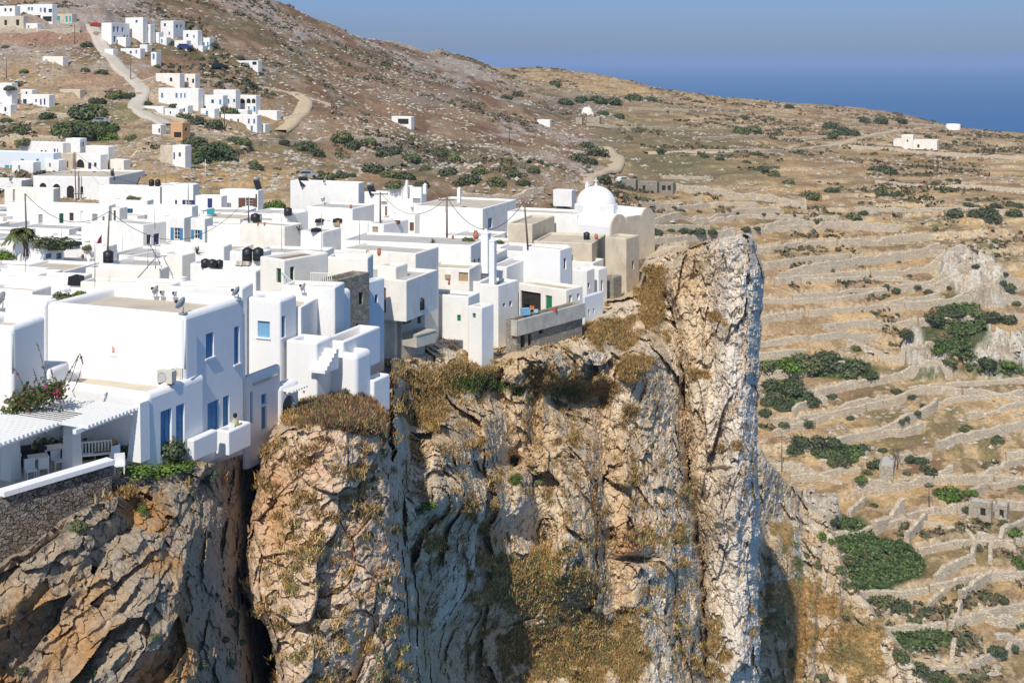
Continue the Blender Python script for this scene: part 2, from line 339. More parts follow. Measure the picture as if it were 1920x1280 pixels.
# ------------------------------------------------------------------ cliffs: rock masses with their own depth
def pl(t, pts):
    a = np.array(pts, float); return np.interp(t, a[:, 0], a[:, 1])
gxs = np.arange(-70, 1800, 1.75); gys = np.arange(420, 1350, 1.75)
PX, PY = np.meshgrid(gxs, gys)
wob = (fbm(PX/26, PY/18, 0*PX, 4, 201)-.5)*22     # ragged outlines
wob2 = (fbm(PX/60, PY/40, 0*PX, 3, 202)-.5)*30
INF = 1e4
def mass(front, top=None, rise=0., xl=None, xr=None, wl=40, al=6, wr=40, ar=8, keep=22, ridge=None, wamp=1.):
    """front: control points (px,py,Y); top: polyline of the upper edge; xl/xr: side outlines as row->column"""
    t = TPS([(a, b) for a, b, c in front], [c for a, b, c in front], lam=1e-3, scale=100.)
    D = t(PX, PY)
    X0 = PX+wob*wamp; Y0 = PY+wob*.7*wamp
    if xl is not None:
        e = X0-pl(PY, xl); k = clipf(1-e/wl, 0, 1); D = D+al*(1-np.sqrt(1-k*k*.98)); D = np.where(e < 0, INF, D)
    if xr is not None:
        e = pl(PY, xr)-X0; k = clipf(1-e/wr, 0, 1); D = D+ar*(1-np.sqrt(1-k*k*.98)); D = np.where(e < 0, INF, D)
    if top is not None:
        yt = pl(PX, top); ft = t(PX, yt)
        if ridge:
            e = Y0-yt; k = clipf(1-e/ridge, 0, 1); D = D+5*(1-np.sqrt(1-k*k*.98)); D = np.where(e < 0, INF, D)
        else:
            zt = -(yt-YH)*ft/F; tp = (rise*ft-zt)/np.maximum(rise+(Y0-YH)/F, .01)
            D = np.maximum(D, np.where(Y0 < yt, tp, 0)); D = np.where(((tp > ft+keep) | (rise+(Y0-YH)/F < .02) | (tp < ft-.5)) & (PY < yt), INF, D)
    return D
dA = mass([(-70,1060,50),(0,1060,52),(0,1300,49),(150,960,56),(150,1300,52),(270,900,62),(300,1000,58.5),(300,1300,54),(370,860,66),(370,1000,62),(370,1150,59),(400,1300,58),(440,870,71),(440,1000,69),(440,1150,66),(480,860,76),(500,1050,78),(500,1300,72),(560,900,90),(560,1280,88)],
    top=[(-70,1075),(0,1062),(60,1030),(110,975),(170,945),(230,925),(270,890),(300,862),(350,858),(400,868),(460,848),(505,838),(540,835),(620,800)], rise=-.35, xr=[(800,530),(900,505),(1350,540)], wr=60, ar=8, keep=16)
dB = mass([(480,880,70),(480,1280,66),(600,830,68.5),(600,1050,66.5),(600,1280,65),(720,810,72),(740,950,72),(740,1280,70.5)], rise=-.13,
    top=[(440,850),(500,842),(540,812),(600,800),(640,795),(690,800),(720,812),(760,830)],
    xl=[(800,512),(830,500),(880,484),(950,476),(1010,462),(1060,460),(1130,466),(1180,500),(1240,520),(1350,515)], wl=22, al=3,
    xr=[(780,722),(820,728),(900,742),(1000,748),(1100,758),(1200,765),(1350,775)], wr=28, ar=5, keep=18, wamp=.6)
# shaded return of the promontory into the gully
dB2 = mass([(700,700,84),(720,760,80),(760,800,86),(790,800,96),(740,950,78),(790,950,94),(770,1100,84),(800,1100,92),(770,1280,80),(830,1280,94)],
    top=[(560,800),(720,800),(745,790),(760,800),(830,870)], xl=[(400,738),(1350,738)], wl=1, al=0, xr=[(700,760),(800,765),(900,775),(1000,790),(1100,800),(1350,830)], wr=30, ar=8, keep=18)
dD = mass([(740,745,98),(760,700,101),(800,672,106),(900,695,111),(960,672,115),(1010,655,119),(1100,630,127),(1150,595,136),(1200,560,148),(1250,490,156),(1300,480,160),
    (780,850,94),(800,760,102),(830,950,90),(900,800,109),(1000,760,116),(1000,850,114),(1100,750,124),(1200,680,134),(1260,640,142),(1100,850,120),(1200,850,128),(1280,850,134),
    (800,1100,91),(860,1100,97),(900,1000,101),(1000,980,110),(1100,1000,114),(1200,1000,121),(1290,1000,128),(800,1280,96),(870,1280,103),(930,1190,107),(1000,1100,107),(1000,1280,109),(1100,1150,111),(1100,1280,110),(1200,1150,117),(1200,1280,111),(1300,1150,125),(1300,1280,120),(1000,1400,98),(1300,1400,115)],
    top=[(700,765),(740,735),(760,690),(800,664),(850,672),(900,700),(940,690),(965,672),(1010,655),(1095,635),(1130,598),(1190,556),(1212,500),(1245,478),(1300,470)], keep=14, rise=-.04, xl=[(400,700),(1350,700)], wl=1, al=0,
    xr=[(420,1290),(600,1285),(700,1290),(850,1300),(1000,1310),(1200,1325),(1350,1330)], wr=26, ar=9)
def bump_d(D, cx, cy, rx, ry, amp, px_=4., skew=0.):
    if amp < -2.2: px_ = 1.7
    u = (PX-cx+skew*(PY-cy)+wob*.6)/rx; v = (PY-cy+wob2*.5)/ry
    r = np.power(np.abs(u), px_)+np.power(np.abs(v), px_)
    return D-amp*np.exp(-r)
for a in [(1082,970,48,150,5.5),(1160,900,26,150,2.5),(1225,930,55,330,4.5),(1160,680,75,50,3),(1060,690,60,40,2.0),(870,820,70,50,3.5),(840,880,40,75,3),(1000,900,38,70,2.5),(960,730,45,25,-1.5),(1080,740,60,26,-2.0),
          (1195,720,50,60,3),(905,930,90,50,2.5),(965,865,15,18,-7),(1190,1046,38,9,-4),(1020,1010,14,30,-3),(1140,1010,16,50,-3),(1130,850,12,60,-2.5),(1000,800,14,90,-2),(1215,600,26,40,2)]:
    dD = bump_d(dD, *a)
dE = mass([(1240,500,147),(1240,900,138),(1240,1300,131),(1330,450,141),(1330,700,137),(1330,900,134),(1330,1300,127),(1420,450,140),(1420,700,136),(1420,1000,133),(1420,1300,127)],
    top=[(1225,520),(1245,488),(1262,492),(1290,462),(1340,448),(1388,436),(1412,440),(1420,462),(1436,520)], ridge=22,
    xl=[(420,1215),(480,1238),(540,1240),(600,1262),(700,1270),(850,1287),(1000,1300),(1200,1318),(1350,1325)], wl=26, al=7,
    xr=[(430,1416),(470,1422),(520,1436),(560,1430),(700,1424),(800,1420),(900,1420),(1000,1426),(1100,1424),(1350,1428)], wr=44, ar=9, wamp=.5)
for a in [(1390,700,42,360,2.6),(1300,760,22,200,1.2),(1345,930,60,70,2.2),(1340,880,40,7,-1.2),(1365,1000,36,60,1.4),(1330,620,12,60,-1.4),(1395,1010,10,100,-1.5),(1360,1150,40,120,1.5)]:
    dE = bump_d(dE, *a)
dF = mass([(1400,820,205),(1440,850,215),(1400,1000,200),(1400,1300,190),(1500,950,228),(1500,1100,212),(1500,1300,200),(1560,1000,225),(1600,1100,218),(1600,1300,203),(1700,1200,208),(1750,1300,202)],
    top=[(1395,830),(1425,838),(1450,872),(1480,905),(1510,935),(1548,960),(1565,1000),(1580,1060),(1610,1105),(1680,1195),(1750,1290),(1790,1350)], ridge=16, xl=[(400,1390),(1350,1390)], wl=1, al=0)
for a in [(1440,900,22,60,4),(1470,1080,26,120,4),(1450,1250,26,80,4),(1520,1200,10,100,2.5),(1570,1150,8,80,2.)]: dF = bump_d(dF, *a)
S = np.stack([dA, dB, dB2, dD, dE, dF]); WHO = np.argmin(S, 0); D = np.min(S, 0)
ok = D < 900
X0 = (PX-CX)*D/F; Z0 = -(PY-YH)*D/F
# rock relief
q = np.where(ok, 1., 0.)
Xn = np.where(ok, X0, 0); Yn = np.where(ok, D, 0); Zn = np.where(ok, Z0, 0)
near = (WHO <= 1)
a1 = (Xn*.75+Zn*.66); a2 = (-Xn*.66+Zn*.75)
big = fbm(Xn/9, Yn/9, Zn/16, 3, 320)
fA, eA, _c = facet(a1/4.5, Yn/4, a2/1.7, 301, .3); fA2, eA2, _c = facet(a1/1.5, Yn/1.5, a2/.7, 305, .4)
fA3, _e, _c = facet(Xn/.5, Yn/.5, Zn/.5, 307, .4)
flute = fbm(a1/6, a2/1.5, Yn/6, 3, 309)
dispA = fA*1.1+fA2*.32+fA3*.16+(flute-.5)*2.4+(fbm(Xn/.5, Yn/.5, Zn/.5, 4, 302)-.5)*.35
fB, eB, cB = facet(Xn/3.0, Yn/4, Zn/3.6, 310, .14); fB2, eB2, cB2 = facet(Xn/1.1, Yn/1.2, Zn/.9, 315, .4)
dispB = fB*1.25+.3*(1-sstep(0, .03, eB))+fB2*.42+facet(Xn/.42, Yn/.42, Zn/.34, 318, .3)[0]*.14+(fbm(Xn/.6, Yn/.6, Zn/.6, 4, 303)-.5)*.5
fD, eD, cD = facet(Xn/6.5, Yn/7, Zn/10, 330, .3); fD2, eD2, cD2 = facet(Xn/2.3, Yn/2.4, Zn/3.3, 335, .4); fD3, eD3, cD3 = facet(Xn/.95, Yn/1., Zn/1.0, 338, .5)
fin_ = (fbm(Xn/.8, Yn/.8, Zn/.8, 5, 323)-.5)
dispD = -(big-.5)*5+fD*2.3+fD2*.8+.15*(1-sstep(0, .06, eD2))+fD3*.36+facet(Xn/.45, Yn/.45, Zn/.5, 361, .3)[0]*.16+fin_*.4
fE, eE, cE = facet((Xn-.15*Zn)/3.0, Yn/5, Zn/11, 345, .3); fE2, eE2, cE2 = facet((Xn-.15*Zn)/1.3, Yn/2, Zn/3.0, 348, .4)
dispE = -(big-.5)*2+fE*1.7+fE2*.6+fD3*.38+facet(Xn/.45, Yn/.45, Zn/.5, 361, .3)[0]*.16+fin_*.5
dispF = -(big-.5)*3+fD2*1.2+fD3*.4+fin_*.8
disp = np.select([WHO == 0, WHO == 1, WHO == 2, WHO == 3, WHO == 4], [dispA, dispB, dispD*.6, dispD, dispE], dispF)
# soil-covered parts are smooth
def blobs(lst):
    r = np.zeros(PX.shape)
    for cx, cy, rx, ry, s in lst: r = np.maximum(r, s*np.exp(-(((PX-cx)/rx)**2+((PY-cy)/ry)**2)))
    return r
vg = blobs([(850,715,110,34,1.3),(790,765,60,55,1.2),(870,700,90,20,1.3),(1085,730,85,40,1.25),(1150,625,75,40,1.35),(1225,560,34,80,1.3),(1190,690,50,40,1.1),(1010,720,60,40,1.0),(1230,640,30,50,.8),(900,830,70,30,.75),(1050,820,40,40,.7),(1000,1090,150,90,1.15),(1080,1210,190,100,1.2),
    (900,960,60,40,.9),(640,775,100,38,1.6),(700,790,50,30,1.4),(1180,780,40,60,.7),(1190,930,50,90,.55),(1280,1000,14,200,.7),(1350,600,40,26,.62),(1330,700,50,34,.62),(1360,850,60,30,.7),(1340,1230,50,80,.9),(1500,1150,90,150,1.1),(1600,1220,70,90,1.3),(1470,1000,50,50,.8),
    (830,1010,50,40,.9),(1210,1010,60,40,.8),(210,930,90,22,.8),(400,900,60,20,.7),(940,900,40,20,.8)])
veg = sstep(.42, .62, vg*.62+(fbm(PX/22, PY/22, 0*PX, 4, 400)-.5)*.9+.05)*(WHO != 0)
vegA = sstep(.42, .6, vg*.62+(fbm(PX/22, PY/22, 0*PX, 4, 400)-.5)*.9)*(WHO == 0)
veg = np.maximum(veg, vegA)
m_t = fbm(Xn/1.3, Yn/1.3, Zn/1.3, 4, 777)
disp = disp*(1-.8*veg)+.35*veg*(m_t-.5)
#topflat = (np.abs(np.gradient(Z0, axis=0)) < .012*D/100*0+.0)  # unused
D2 = np.where(ok, D+disp, D)
X0 = (PX-CX)*D2/F; Z0 = -(PY-YH)*D2/F
XN = np.where(ok, X0, 0); YN = np.where(ok, D2, 0); ZN = np.where(ok, Z0, 0)
# colour
m1 = fbm(XN/3, YN/3, ZN/3, 4, 500); m2 = fbm(XN/.8, YN/.8, ZN/.8, 4, 501); m3 = fbm(XN/8, YN/8, ZN/8, 3, 502); m4 = fbm(XN/1.6, YN/1.6, ZN/5, 4, 503)
cc = np.zeros(PX.shape+(3,))+A3(.56, .46, .33)
cc = lerp(cc, A3(.62, .55, .45), sstep(.42, .6, m1))
cc = lerp(cc, A3(.50, .375, .235), sstep(.46, .62, m3)*.75)
cc = lerp(cc, A3(.38, .32, .25), sstep(.54, .66, m4)*.6)
fin = (WHO == 4)*sstep(1300, 1370, PX)
cc = lerp(cc, A3(.56, .53, .49), fin*.75)
isA = (WHO == 0)*1.; isB = ((WHO == 1))*1.
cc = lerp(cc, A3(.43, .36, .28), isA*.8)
cc = lerp(cc, A3(.52, .30, .12), isA*.95*sstep(.465, .62, m1*.6+.4*m3+.25*(blobs([(150,1100,200,160,.6),(300,960,60,60,.8),(350,1200,60,70,.6)])-.2)))
cc = lerp(cc, A3(.48, .40, .34), isA*sstep(.56, .68, m2)*.5)
cc = lerp(cc, A3(.62, .48, .36), isB*.75)
cc = lerp(cc, A3(.60, .38, .24), isB*sstep(.45, .62, m1)*.65*sstep(1090, 980, PY))
cc = lerp(cc, A3(.56, .50, .42), isB*sstep(.45, .62, m2*.5+m3*.5)*.8)
cc = lerp(cc, A3(.50, .29, .13), blobs([(1180,1010,30,35,.9),(930,1010,30,40,.7),(980,820,20,50,.3),(520,960,30,110,.8),(700,1100,12,60,.5)])*(WHO != 4))
vb = np.zeros(PX.shape+(3,))+A3(.38, .20, .065)
vb = lerp(vb, A3(.48, .31, .13), sstep(.42, .6, m1)); vb = lerp(vb, A3(.15, .14, .06), sstep(.5, .64, m3))
gr = blobs([(905,722,60,16,1.2),(1060,735,34,12,.9),(1050,1080,90,60,.2),(780,950,30,20,1.2),(1290,900,9,120,1),(975,900,22,22,1),(590,760,40,20,.6),(960,740,30,12,.8),(1500,1040,14,60,.8)])
vb = lerp(vb, A3(.11, .14, .04), sstep(.35, .6, gr+.6*(m2-.5)))
vb = lerp(vb, A3(.19, .11, .085), sstep(.3, .6, blobs([(660,775,90,30,1)]))*.7)
vb = lerp(vb, A3(.46, .33, .17), sstep(.3, .6, blobs([(1030,1100,150,90,1),(1100,1220,170,80,1)])+.5*(m2-.5))*.7)
cc = lerp(cc, vb, veg*.93)
COVER = (PX, PY, X0, D2, Z0, veg, gr, ok, WHO)
wrm = lerp(np.zeros(PX.shape+(3,))+A3(1.02, .985, .93), A3(1.05, 1.02, .98), fin)
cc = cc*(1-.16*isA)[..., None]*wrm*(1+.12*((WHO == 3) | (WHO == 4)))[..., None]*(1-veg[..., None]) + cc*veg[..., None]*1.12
# faces
iv = np.arange(PX.size).reshape(PX.shape)
fk = ok[:-1, :-1] & ok[:-1, 1:] & ok[1:, 1:] & ok[1:, :-1]
def jump(a, b): return np.abs(a-b)
Q = np.stack([iv[:-1, :-1], iv[1:, :-1], iv[1:, 1:], iv[:-1, 1:]], -1)
# where one mass stands far in front of another (fin over the slope behind) leave a real gap
Dq = np.stack([D2[:-1, :-1], D2[1:, :-1], D2[1:, 1:], D2[:-1, 1:]], 0)
fk &= (Dq.max(0)-Dq.min(0)) < 26
Q = Q[fk]
used = np.zeros(PX.size, bool); used[Q.ravel()] = True
remap = -np.ones(PX.size, int); remap[used] = np.arange(used.sum())
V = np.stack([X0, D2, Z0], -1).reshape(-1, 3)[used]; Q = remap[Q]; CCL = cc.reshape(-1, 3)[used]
# close the outlines backwards so that the masses have thickness
E = np.concatenate([Q[:, [0, 1]], Q[:, [1, 2]], Q[:, [2, 3]], Q[:, [3, 0]]]); key = np.sort(E, 1); kk = key[:, 0].astype(np.int64)*len(V)+key[:, 1]
u, inv, cnt = np.unique(kk, return_inverse=True, return_counts=True)
be = E[cnt[inv] == 1]
bv = np.unique(be); mp_ = -np.ones(len(V), int); mp_[bv] = len(V)+np.arange(len(bv))
off = V[bv].copy(); off[:, 1] += 16; off[:, 2] -= 9
Q2 = np.stack([be[:, 1], be[:, 0], mp_[be[:, 0]], mp_[be[:, 1]]], 1)
V = np.concatenate([V, off]); CCL = np.concatenate([CCL, CCL[bv]]); Q = np.concatenate([Q, Q2])
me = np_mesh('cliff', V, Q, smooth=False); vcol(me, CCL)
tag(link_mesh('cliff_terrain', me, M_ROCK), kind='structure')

# ground under the village
yy = np.arange(58, 215, 3.); tt = np.linspace(0, 1, 60)
xe = lambda Y: np.interp(Y, [58, 66, 72, 84, 92, 110, 120, 135, 150, 165, 200, 262], [-18.5, -16.5, -14.5, -12, -10.5, -7, -2, 4, 12, 10, 2, 0])-.8
zin = lambda Y: np.interp(Y, [60, 70, 84, 95, 110, 130, 150, 190, 230, 262], [-20.6, -20.0, -18.6, -19.2, -20.8, -22.6, -24.0, -25.4, -25.6, -26])
zed = lambda Y: np.interp(Y, [60, 70, 84, 95, 110, 130, 150, 190, 230, 262], [-21.6, -22.3, -23.4, -24.6, -26.4, -27.7, -28.4, -28.6, -28, -28])
zg = lambda Y, X=None: zin(Y) if X is None else zin(Y)+(zed(Y)-zin(Y))*sstep(9, 1, xe(Y)-X)
TT, YG = np.meshgrid(tt, yy); XG = (-34-YG*.45)*(1-TT)+xe(YG)*TT; ZG = zg(YG, XG)+(fbm(XG/5, YG/5, 0*XG, 2, 88)-.5)*.4
ig = np.arange(XG.size).reshape(XG.shape); Q = np.stack([ig[:-1, :-1], ig[:-1, 1:], ig[1:, 1:], ig[1:, :-1]], -1).reshape(-1, 4)
M_PAVE = mat('pale_paving', (.52, .49, .44), var=.12, scale=.8, dirt=(.34, .29, .22), damt=.5)
tag(link_mesh('village_ground', np_mesh('village_ground', np.stack([XG, YG, ZG], -1).reshape(-1, 3), Q), M_PAVE), kind='structure')

# ------------------------------------------------------------------ building kit
M_WHITE = mat('whitewash', (.83, .82, .795), var=.04, scale=.8, dirt=(.64, .58, .49), dscale=1.1, damt=.5, bump=.012, bscale=6)
M_WHITE2 = mat('fresh_whitewash', (.82, .815, .81), var=.02, scale=.8, dirt=(.72, .70, .66), dscale=.5, damt=.22, bump=.015, bscale=5)
M_CREAM = mat('cream_plaster', (.83, .79, .715), var=.06, scale=.8, dirt=(.50, .42, .32), dscale=.7, damt=.4, bump=.015)
M_TAN = mat('tan_plaster', (.60, .52, .40), var=.12, scale=1.0, dirt=(.34, .27, .19), dscale=.8, damt=.55, bump=.03)
M_CONC = mat('bare_concrete', (.50, .47, .41), var=.16, scale=.7, dirt=(.20, .18, .15), dscale=.8, damt=.65, bump=.02)
M_BLUEW = mat('blue_tinted_wash', (.66, .72, .78), var=.04, dirt=(.56, .55, .5), dscale=.7, damt=.3)
M_OCHRE = mat('ochre_plaster', (.60, .36, .19), var=.08)
M_GREYG = mat('grey_green_plaster', (.20, .20, .17), var=.06)
M_ROOF = mat('roof_screed', (.56, .49, .39), var=.10, scale=.5, dirt=(.36, .30, .22), dscale=.4, damt=.6)
M_ROOFG = mat('grey_roof_screed', (.50, .475, .44), var=.08, scale=.5, dirt=(.36, .33, .28), dscale=.4, damt=.5)
M_ROOFB = mat('brown_roof_earth', (.26, .215, .17), var=.12, scale=.7, dirt=(.17, .13, .1), dscale=.5, damt=.5)
M_RUBBLE = stone_mat('rubble_stone', [(.16, .12, .09), (.30, .25, .20), (.24, .22, .20), (.40, .34, .28), (.20, .19, .18)], (.07, .06, .05), scale=3.4, bump=.14)
M_GREYST = stone_mat('grey_field_stone', [(.22, .20, .17), (.34, .31, .26), (.27, .24, .19), (.40, .37, .31)], (.25, .23, .19), scale=2.2, bump=.04)
M_PALEST = stone_mat('pale_field_stone', [(.42, .36, .27), (.55, .48, .38), (.48, .43, .35), (.60, .54, .44)], (.30, .25, .18), scale=1.6, bump=.1)
M_BLUE = mat('blue_paint', (.07, .23, .43), rough=.5, var=.08)
M_SKYB = mat('light_blue_paint', (.20, .42, .62), rough=.5, var=.08)
M_NAVY = mat('navy_paint', (.035, .05, .16), rough=.5, var=.08)
M_TURQ = mat('turquoise_paint', (.04, .36, .42), rough=.5, var=.08)
M_GREEN = mat('green_paint', (.02, .19, .09), rough=.5, var=.1)
M_DGREEN = mat('dark_green_paint', (.02, .07, .035), rough=.5, var=.1)
M_BROWN = mat('brown_wood', (.16, .075, .045), rough=.6, var=.15)
M_LWOOD = mat('pale_wood', (.42, .30, .17), rough=.7, var=.15)
M_GLASS = mat('window_glass', (.03, .04, .05), rough=.15, var=.02, spec=.6)
M_DARK = mat('dark_interior', (.035, .03, .027), rough=.9)
M_TRIM = mat('white_trim', (.78, .78, .77), rough=.6, var=.02)
M_TANK = mat('black_plastic', (.018, .019, .022), rough=.45, var=.15, spec=.4)
M_METAL = mat('grey_metal', (.36, .36, .36), rough=.5, var=.06, metal=.3)
M_DISH = mat('dish_paint', (.46, .45, .44), rough=.5, var=.06)
M_POLE = mat('weathered_pole', (.17, .125, .10), rough=.9, var=.15)
M_IRON = mat('dark_iron', (.03, .03, .035), rough=.6)
M_TERRA = mat('terracotta', (.42, .16, .08), rough=.8, var=.1)
M_RED = mat('faded_red', (.45, .07, .05), rough=.7)
M_MAROON = mat('maroon_cloth', (.20, .02, .06), rough=.9)
M_BARK = mat('bark', (.16, .12, .085), rough=.95, var=.2)
COLM = dict(blue=M_BLUE, sky=M_SKYB, navy=M_NAVY, turq=M_TURQ, green=M_GREEN, dgreen=M_DGREEN, brown=M_BROWN, wood=M_LWOOD, white=M_TRIM, dark=M_DARK, grey=M_METAL, glass=M_GLASS)

class MB:
    """collects shapes, builds ONE mesh object"""
    def __init__(s): s.v = []; s.f = []; s.sm = []
    def quad(s, a, b, c, d, sm=False): n = len(s.v); s.v += [tuple(a), tuple(b), tuple(c), tuple(d)]; s.f.append((n, n+1, n+2, n+3)); s.sm.append(sm); return s
    def box(s, x0, x1, y0, y1, z0, z1, M=None):
        n = len(s.v); P = [(x, y, z) for z in (z0, z1) for y in (y0, y1) for x in (x0, x1)]
        if M is not None: P = [tuple(M @ Vector(p)) for p in P]
        s.v += P
        for f in ((0, 2, 3, 1), (4, 5, 7, 6), (0, 1, 5, 4), (1, 3, 7, 5), (3, 2, 6, 7), (2, 0, 4, 6)): s.f.append(tuple(n+i for i in f)); s.sm.append(False)
        return s
    def tube(s, pts, r, n=8, r1=None, cap=True, sm=True):
        pts = [Vector(p) for p in pts]; base = len(s.v); k = len(pts); r1 = r if r1 is None else r1
        for i, p in enumerate(pts):
            d = (pts[min(i+1, k-1)]-pts[max(i-1, 0)]).normalized(); a = d.orthogonal().normalized() if abs(d.z) < .99 else Vector((1, 0, 0))
            if abs(d.z) < .99: a = Vector((0, 0, 1)).cross(d).normalized()
            b = d.cross(a); rr = r+(r1-r)*i/max(k-1, 1)
            for j in range(n):
                t = 2*math.pi*j/n; s.v.append(tuple(p+(a*math.cos(t)+b*math.sin(t))*rr))
        for i in range(k-1):
            for j in range(n):
                A = base+i*n+j; B = base+i*n+(j+1) % n; s.f.append((A, B, B+n, A+n)); s.sm.append(sm)
        if cap: s.f.append(tuple(base+j for j in range(n))[::-1]); s.sm.append(False); s.f.append(tuple(base+(k-1)*n+j for j in range(n))); s.sm.append(False)
        return s
    def lathe(s, prof, c=(0, 0, 0), n=20, M=None, a0=0, a1=2*math.pi, sm=True):
        base = len(s.v); full = abs(a1-a0-2*math.pi) < 1e-6; m = n if full else n+1
        for r, z in prof:
            for j in range(m):
                t = a0+(a1-a0)*j/n; p = Vector((c[0]+r*math.cos(t), c[1]+r*math.sin(t), c[2]+z)); s.v.append(tuple(M @ p if M is not None else p))
        for i in range(len(prof)-1):
            for j in range(n):
                A = base+i*m+j; B = base+i*m+(j+1) % m; s.f.append((A, B, B+m, A+m)); s.sm.append(sm)
        return s
    def prism(s, poly, y0, y1, M=None):
        """poly in x,z extruded along y"""
        n = len(s.v); k = len(poly); P = [(x, y0, z) for x, z in poly]+[(x, y1, z) for x, z in poly]
        if M is not None: P = [tuple(M @ Vector(p)) for p in P]
        s.v += P; s.f.append(tuple(range(n, n+k))); s.sm.append(False); s.f.append(tuple(range(n+2*k-1, n+k-1, -1))); s.sm.append(False)
        for i in range(k): j = (i+1) % k; s.f.append((n+i, n+k+i, n+k+j, n+j)); s.sm.append(False)
        return s
    def build(s, name, m, parent=None, col=None):
        me = bpy.data.meshes.new(name); me.from_pydata(s.v, [], s.f); me.polygons.foreach_set('use_smooth', s.sm); me.update()
        bm = bmesh.new(); bm.from_mesh(me); bmesh.ops.recalc_face_normals(bm, faces=bm.faces); bm.to_mesh(me); bm.free()
        if col is not None: vcol(me, col)
        return link_mesh(name, me, m, parent)

def zg_at(Y): return float(zg(Y))
def yd(cy): return float(np.interp(cy, [250, 300, 330, 345, 360, 380, 400, 430, 450, 470, 480, 510, 540, 570, 590], [262, 246, 232, 222, 212, 196, 178, 155, 140, 125, 112, 93, 79, 70, 66]))
class Box:
    """house volume: near corner C (photo col,row of its top), front runs left to column lx, right side runs back to column rx"""
    def __init__(s, cx, cy, lx, rx, by=None, Y=None, yaw=22, W=None, zb=None):
        s.Y = Y or yd(cy); s.th = math.radians(yaw); s.C = P3(cx, cy, s.Y); c, n = math.cos(s.th), math.sin(s.th); s.c = c; s.s = n
        k = (lx-CX)/F; s.L = (s.C.x-k*s.Y)/(c+k*n)
        if W is None:
            k = (rx-CX)/F; den = n-k*c; W = (k*s.Y-s.C.x)/den if den > .03 else 8
            W = min(max(W, 2.0), 16)
        s.W = W
        s.zb = zb if zb is not None else (min(P3(cx, by, s.Y).z, zg_at(s.Y)-1.2 if s.Y < 212 else 99) if by else zg_at(s.Y)-1.2)
        s.H = s.C.z-s.zb
    def fx(s, px):   # column on the front plane -> local x
        k = (px-CX)/F; return (k*s.C.y-s.C.x)/(s.c+k*s.s)
    def ry(s, px):   # column on the right plane -> local y
        k = (px-CX)/F; return (k*s.C.y-s.C.x)/(s.s-k*s.c)
    def fz(s, px, py): x = s.fx(px); Y = s.C.y-x*s.s; return -(py-YH)*Y/F-s.zb
    def rz(s, px, py): y = s.ry(px); Y = s.C.y+y*s.c; return -(py-YH)*Y/F-s.zb
    def world(s, x, y, z): return Vector((s.C.x+x*s.c+y*s.s, s.C.y-x*s.s+y*s.c, s.zb+z))

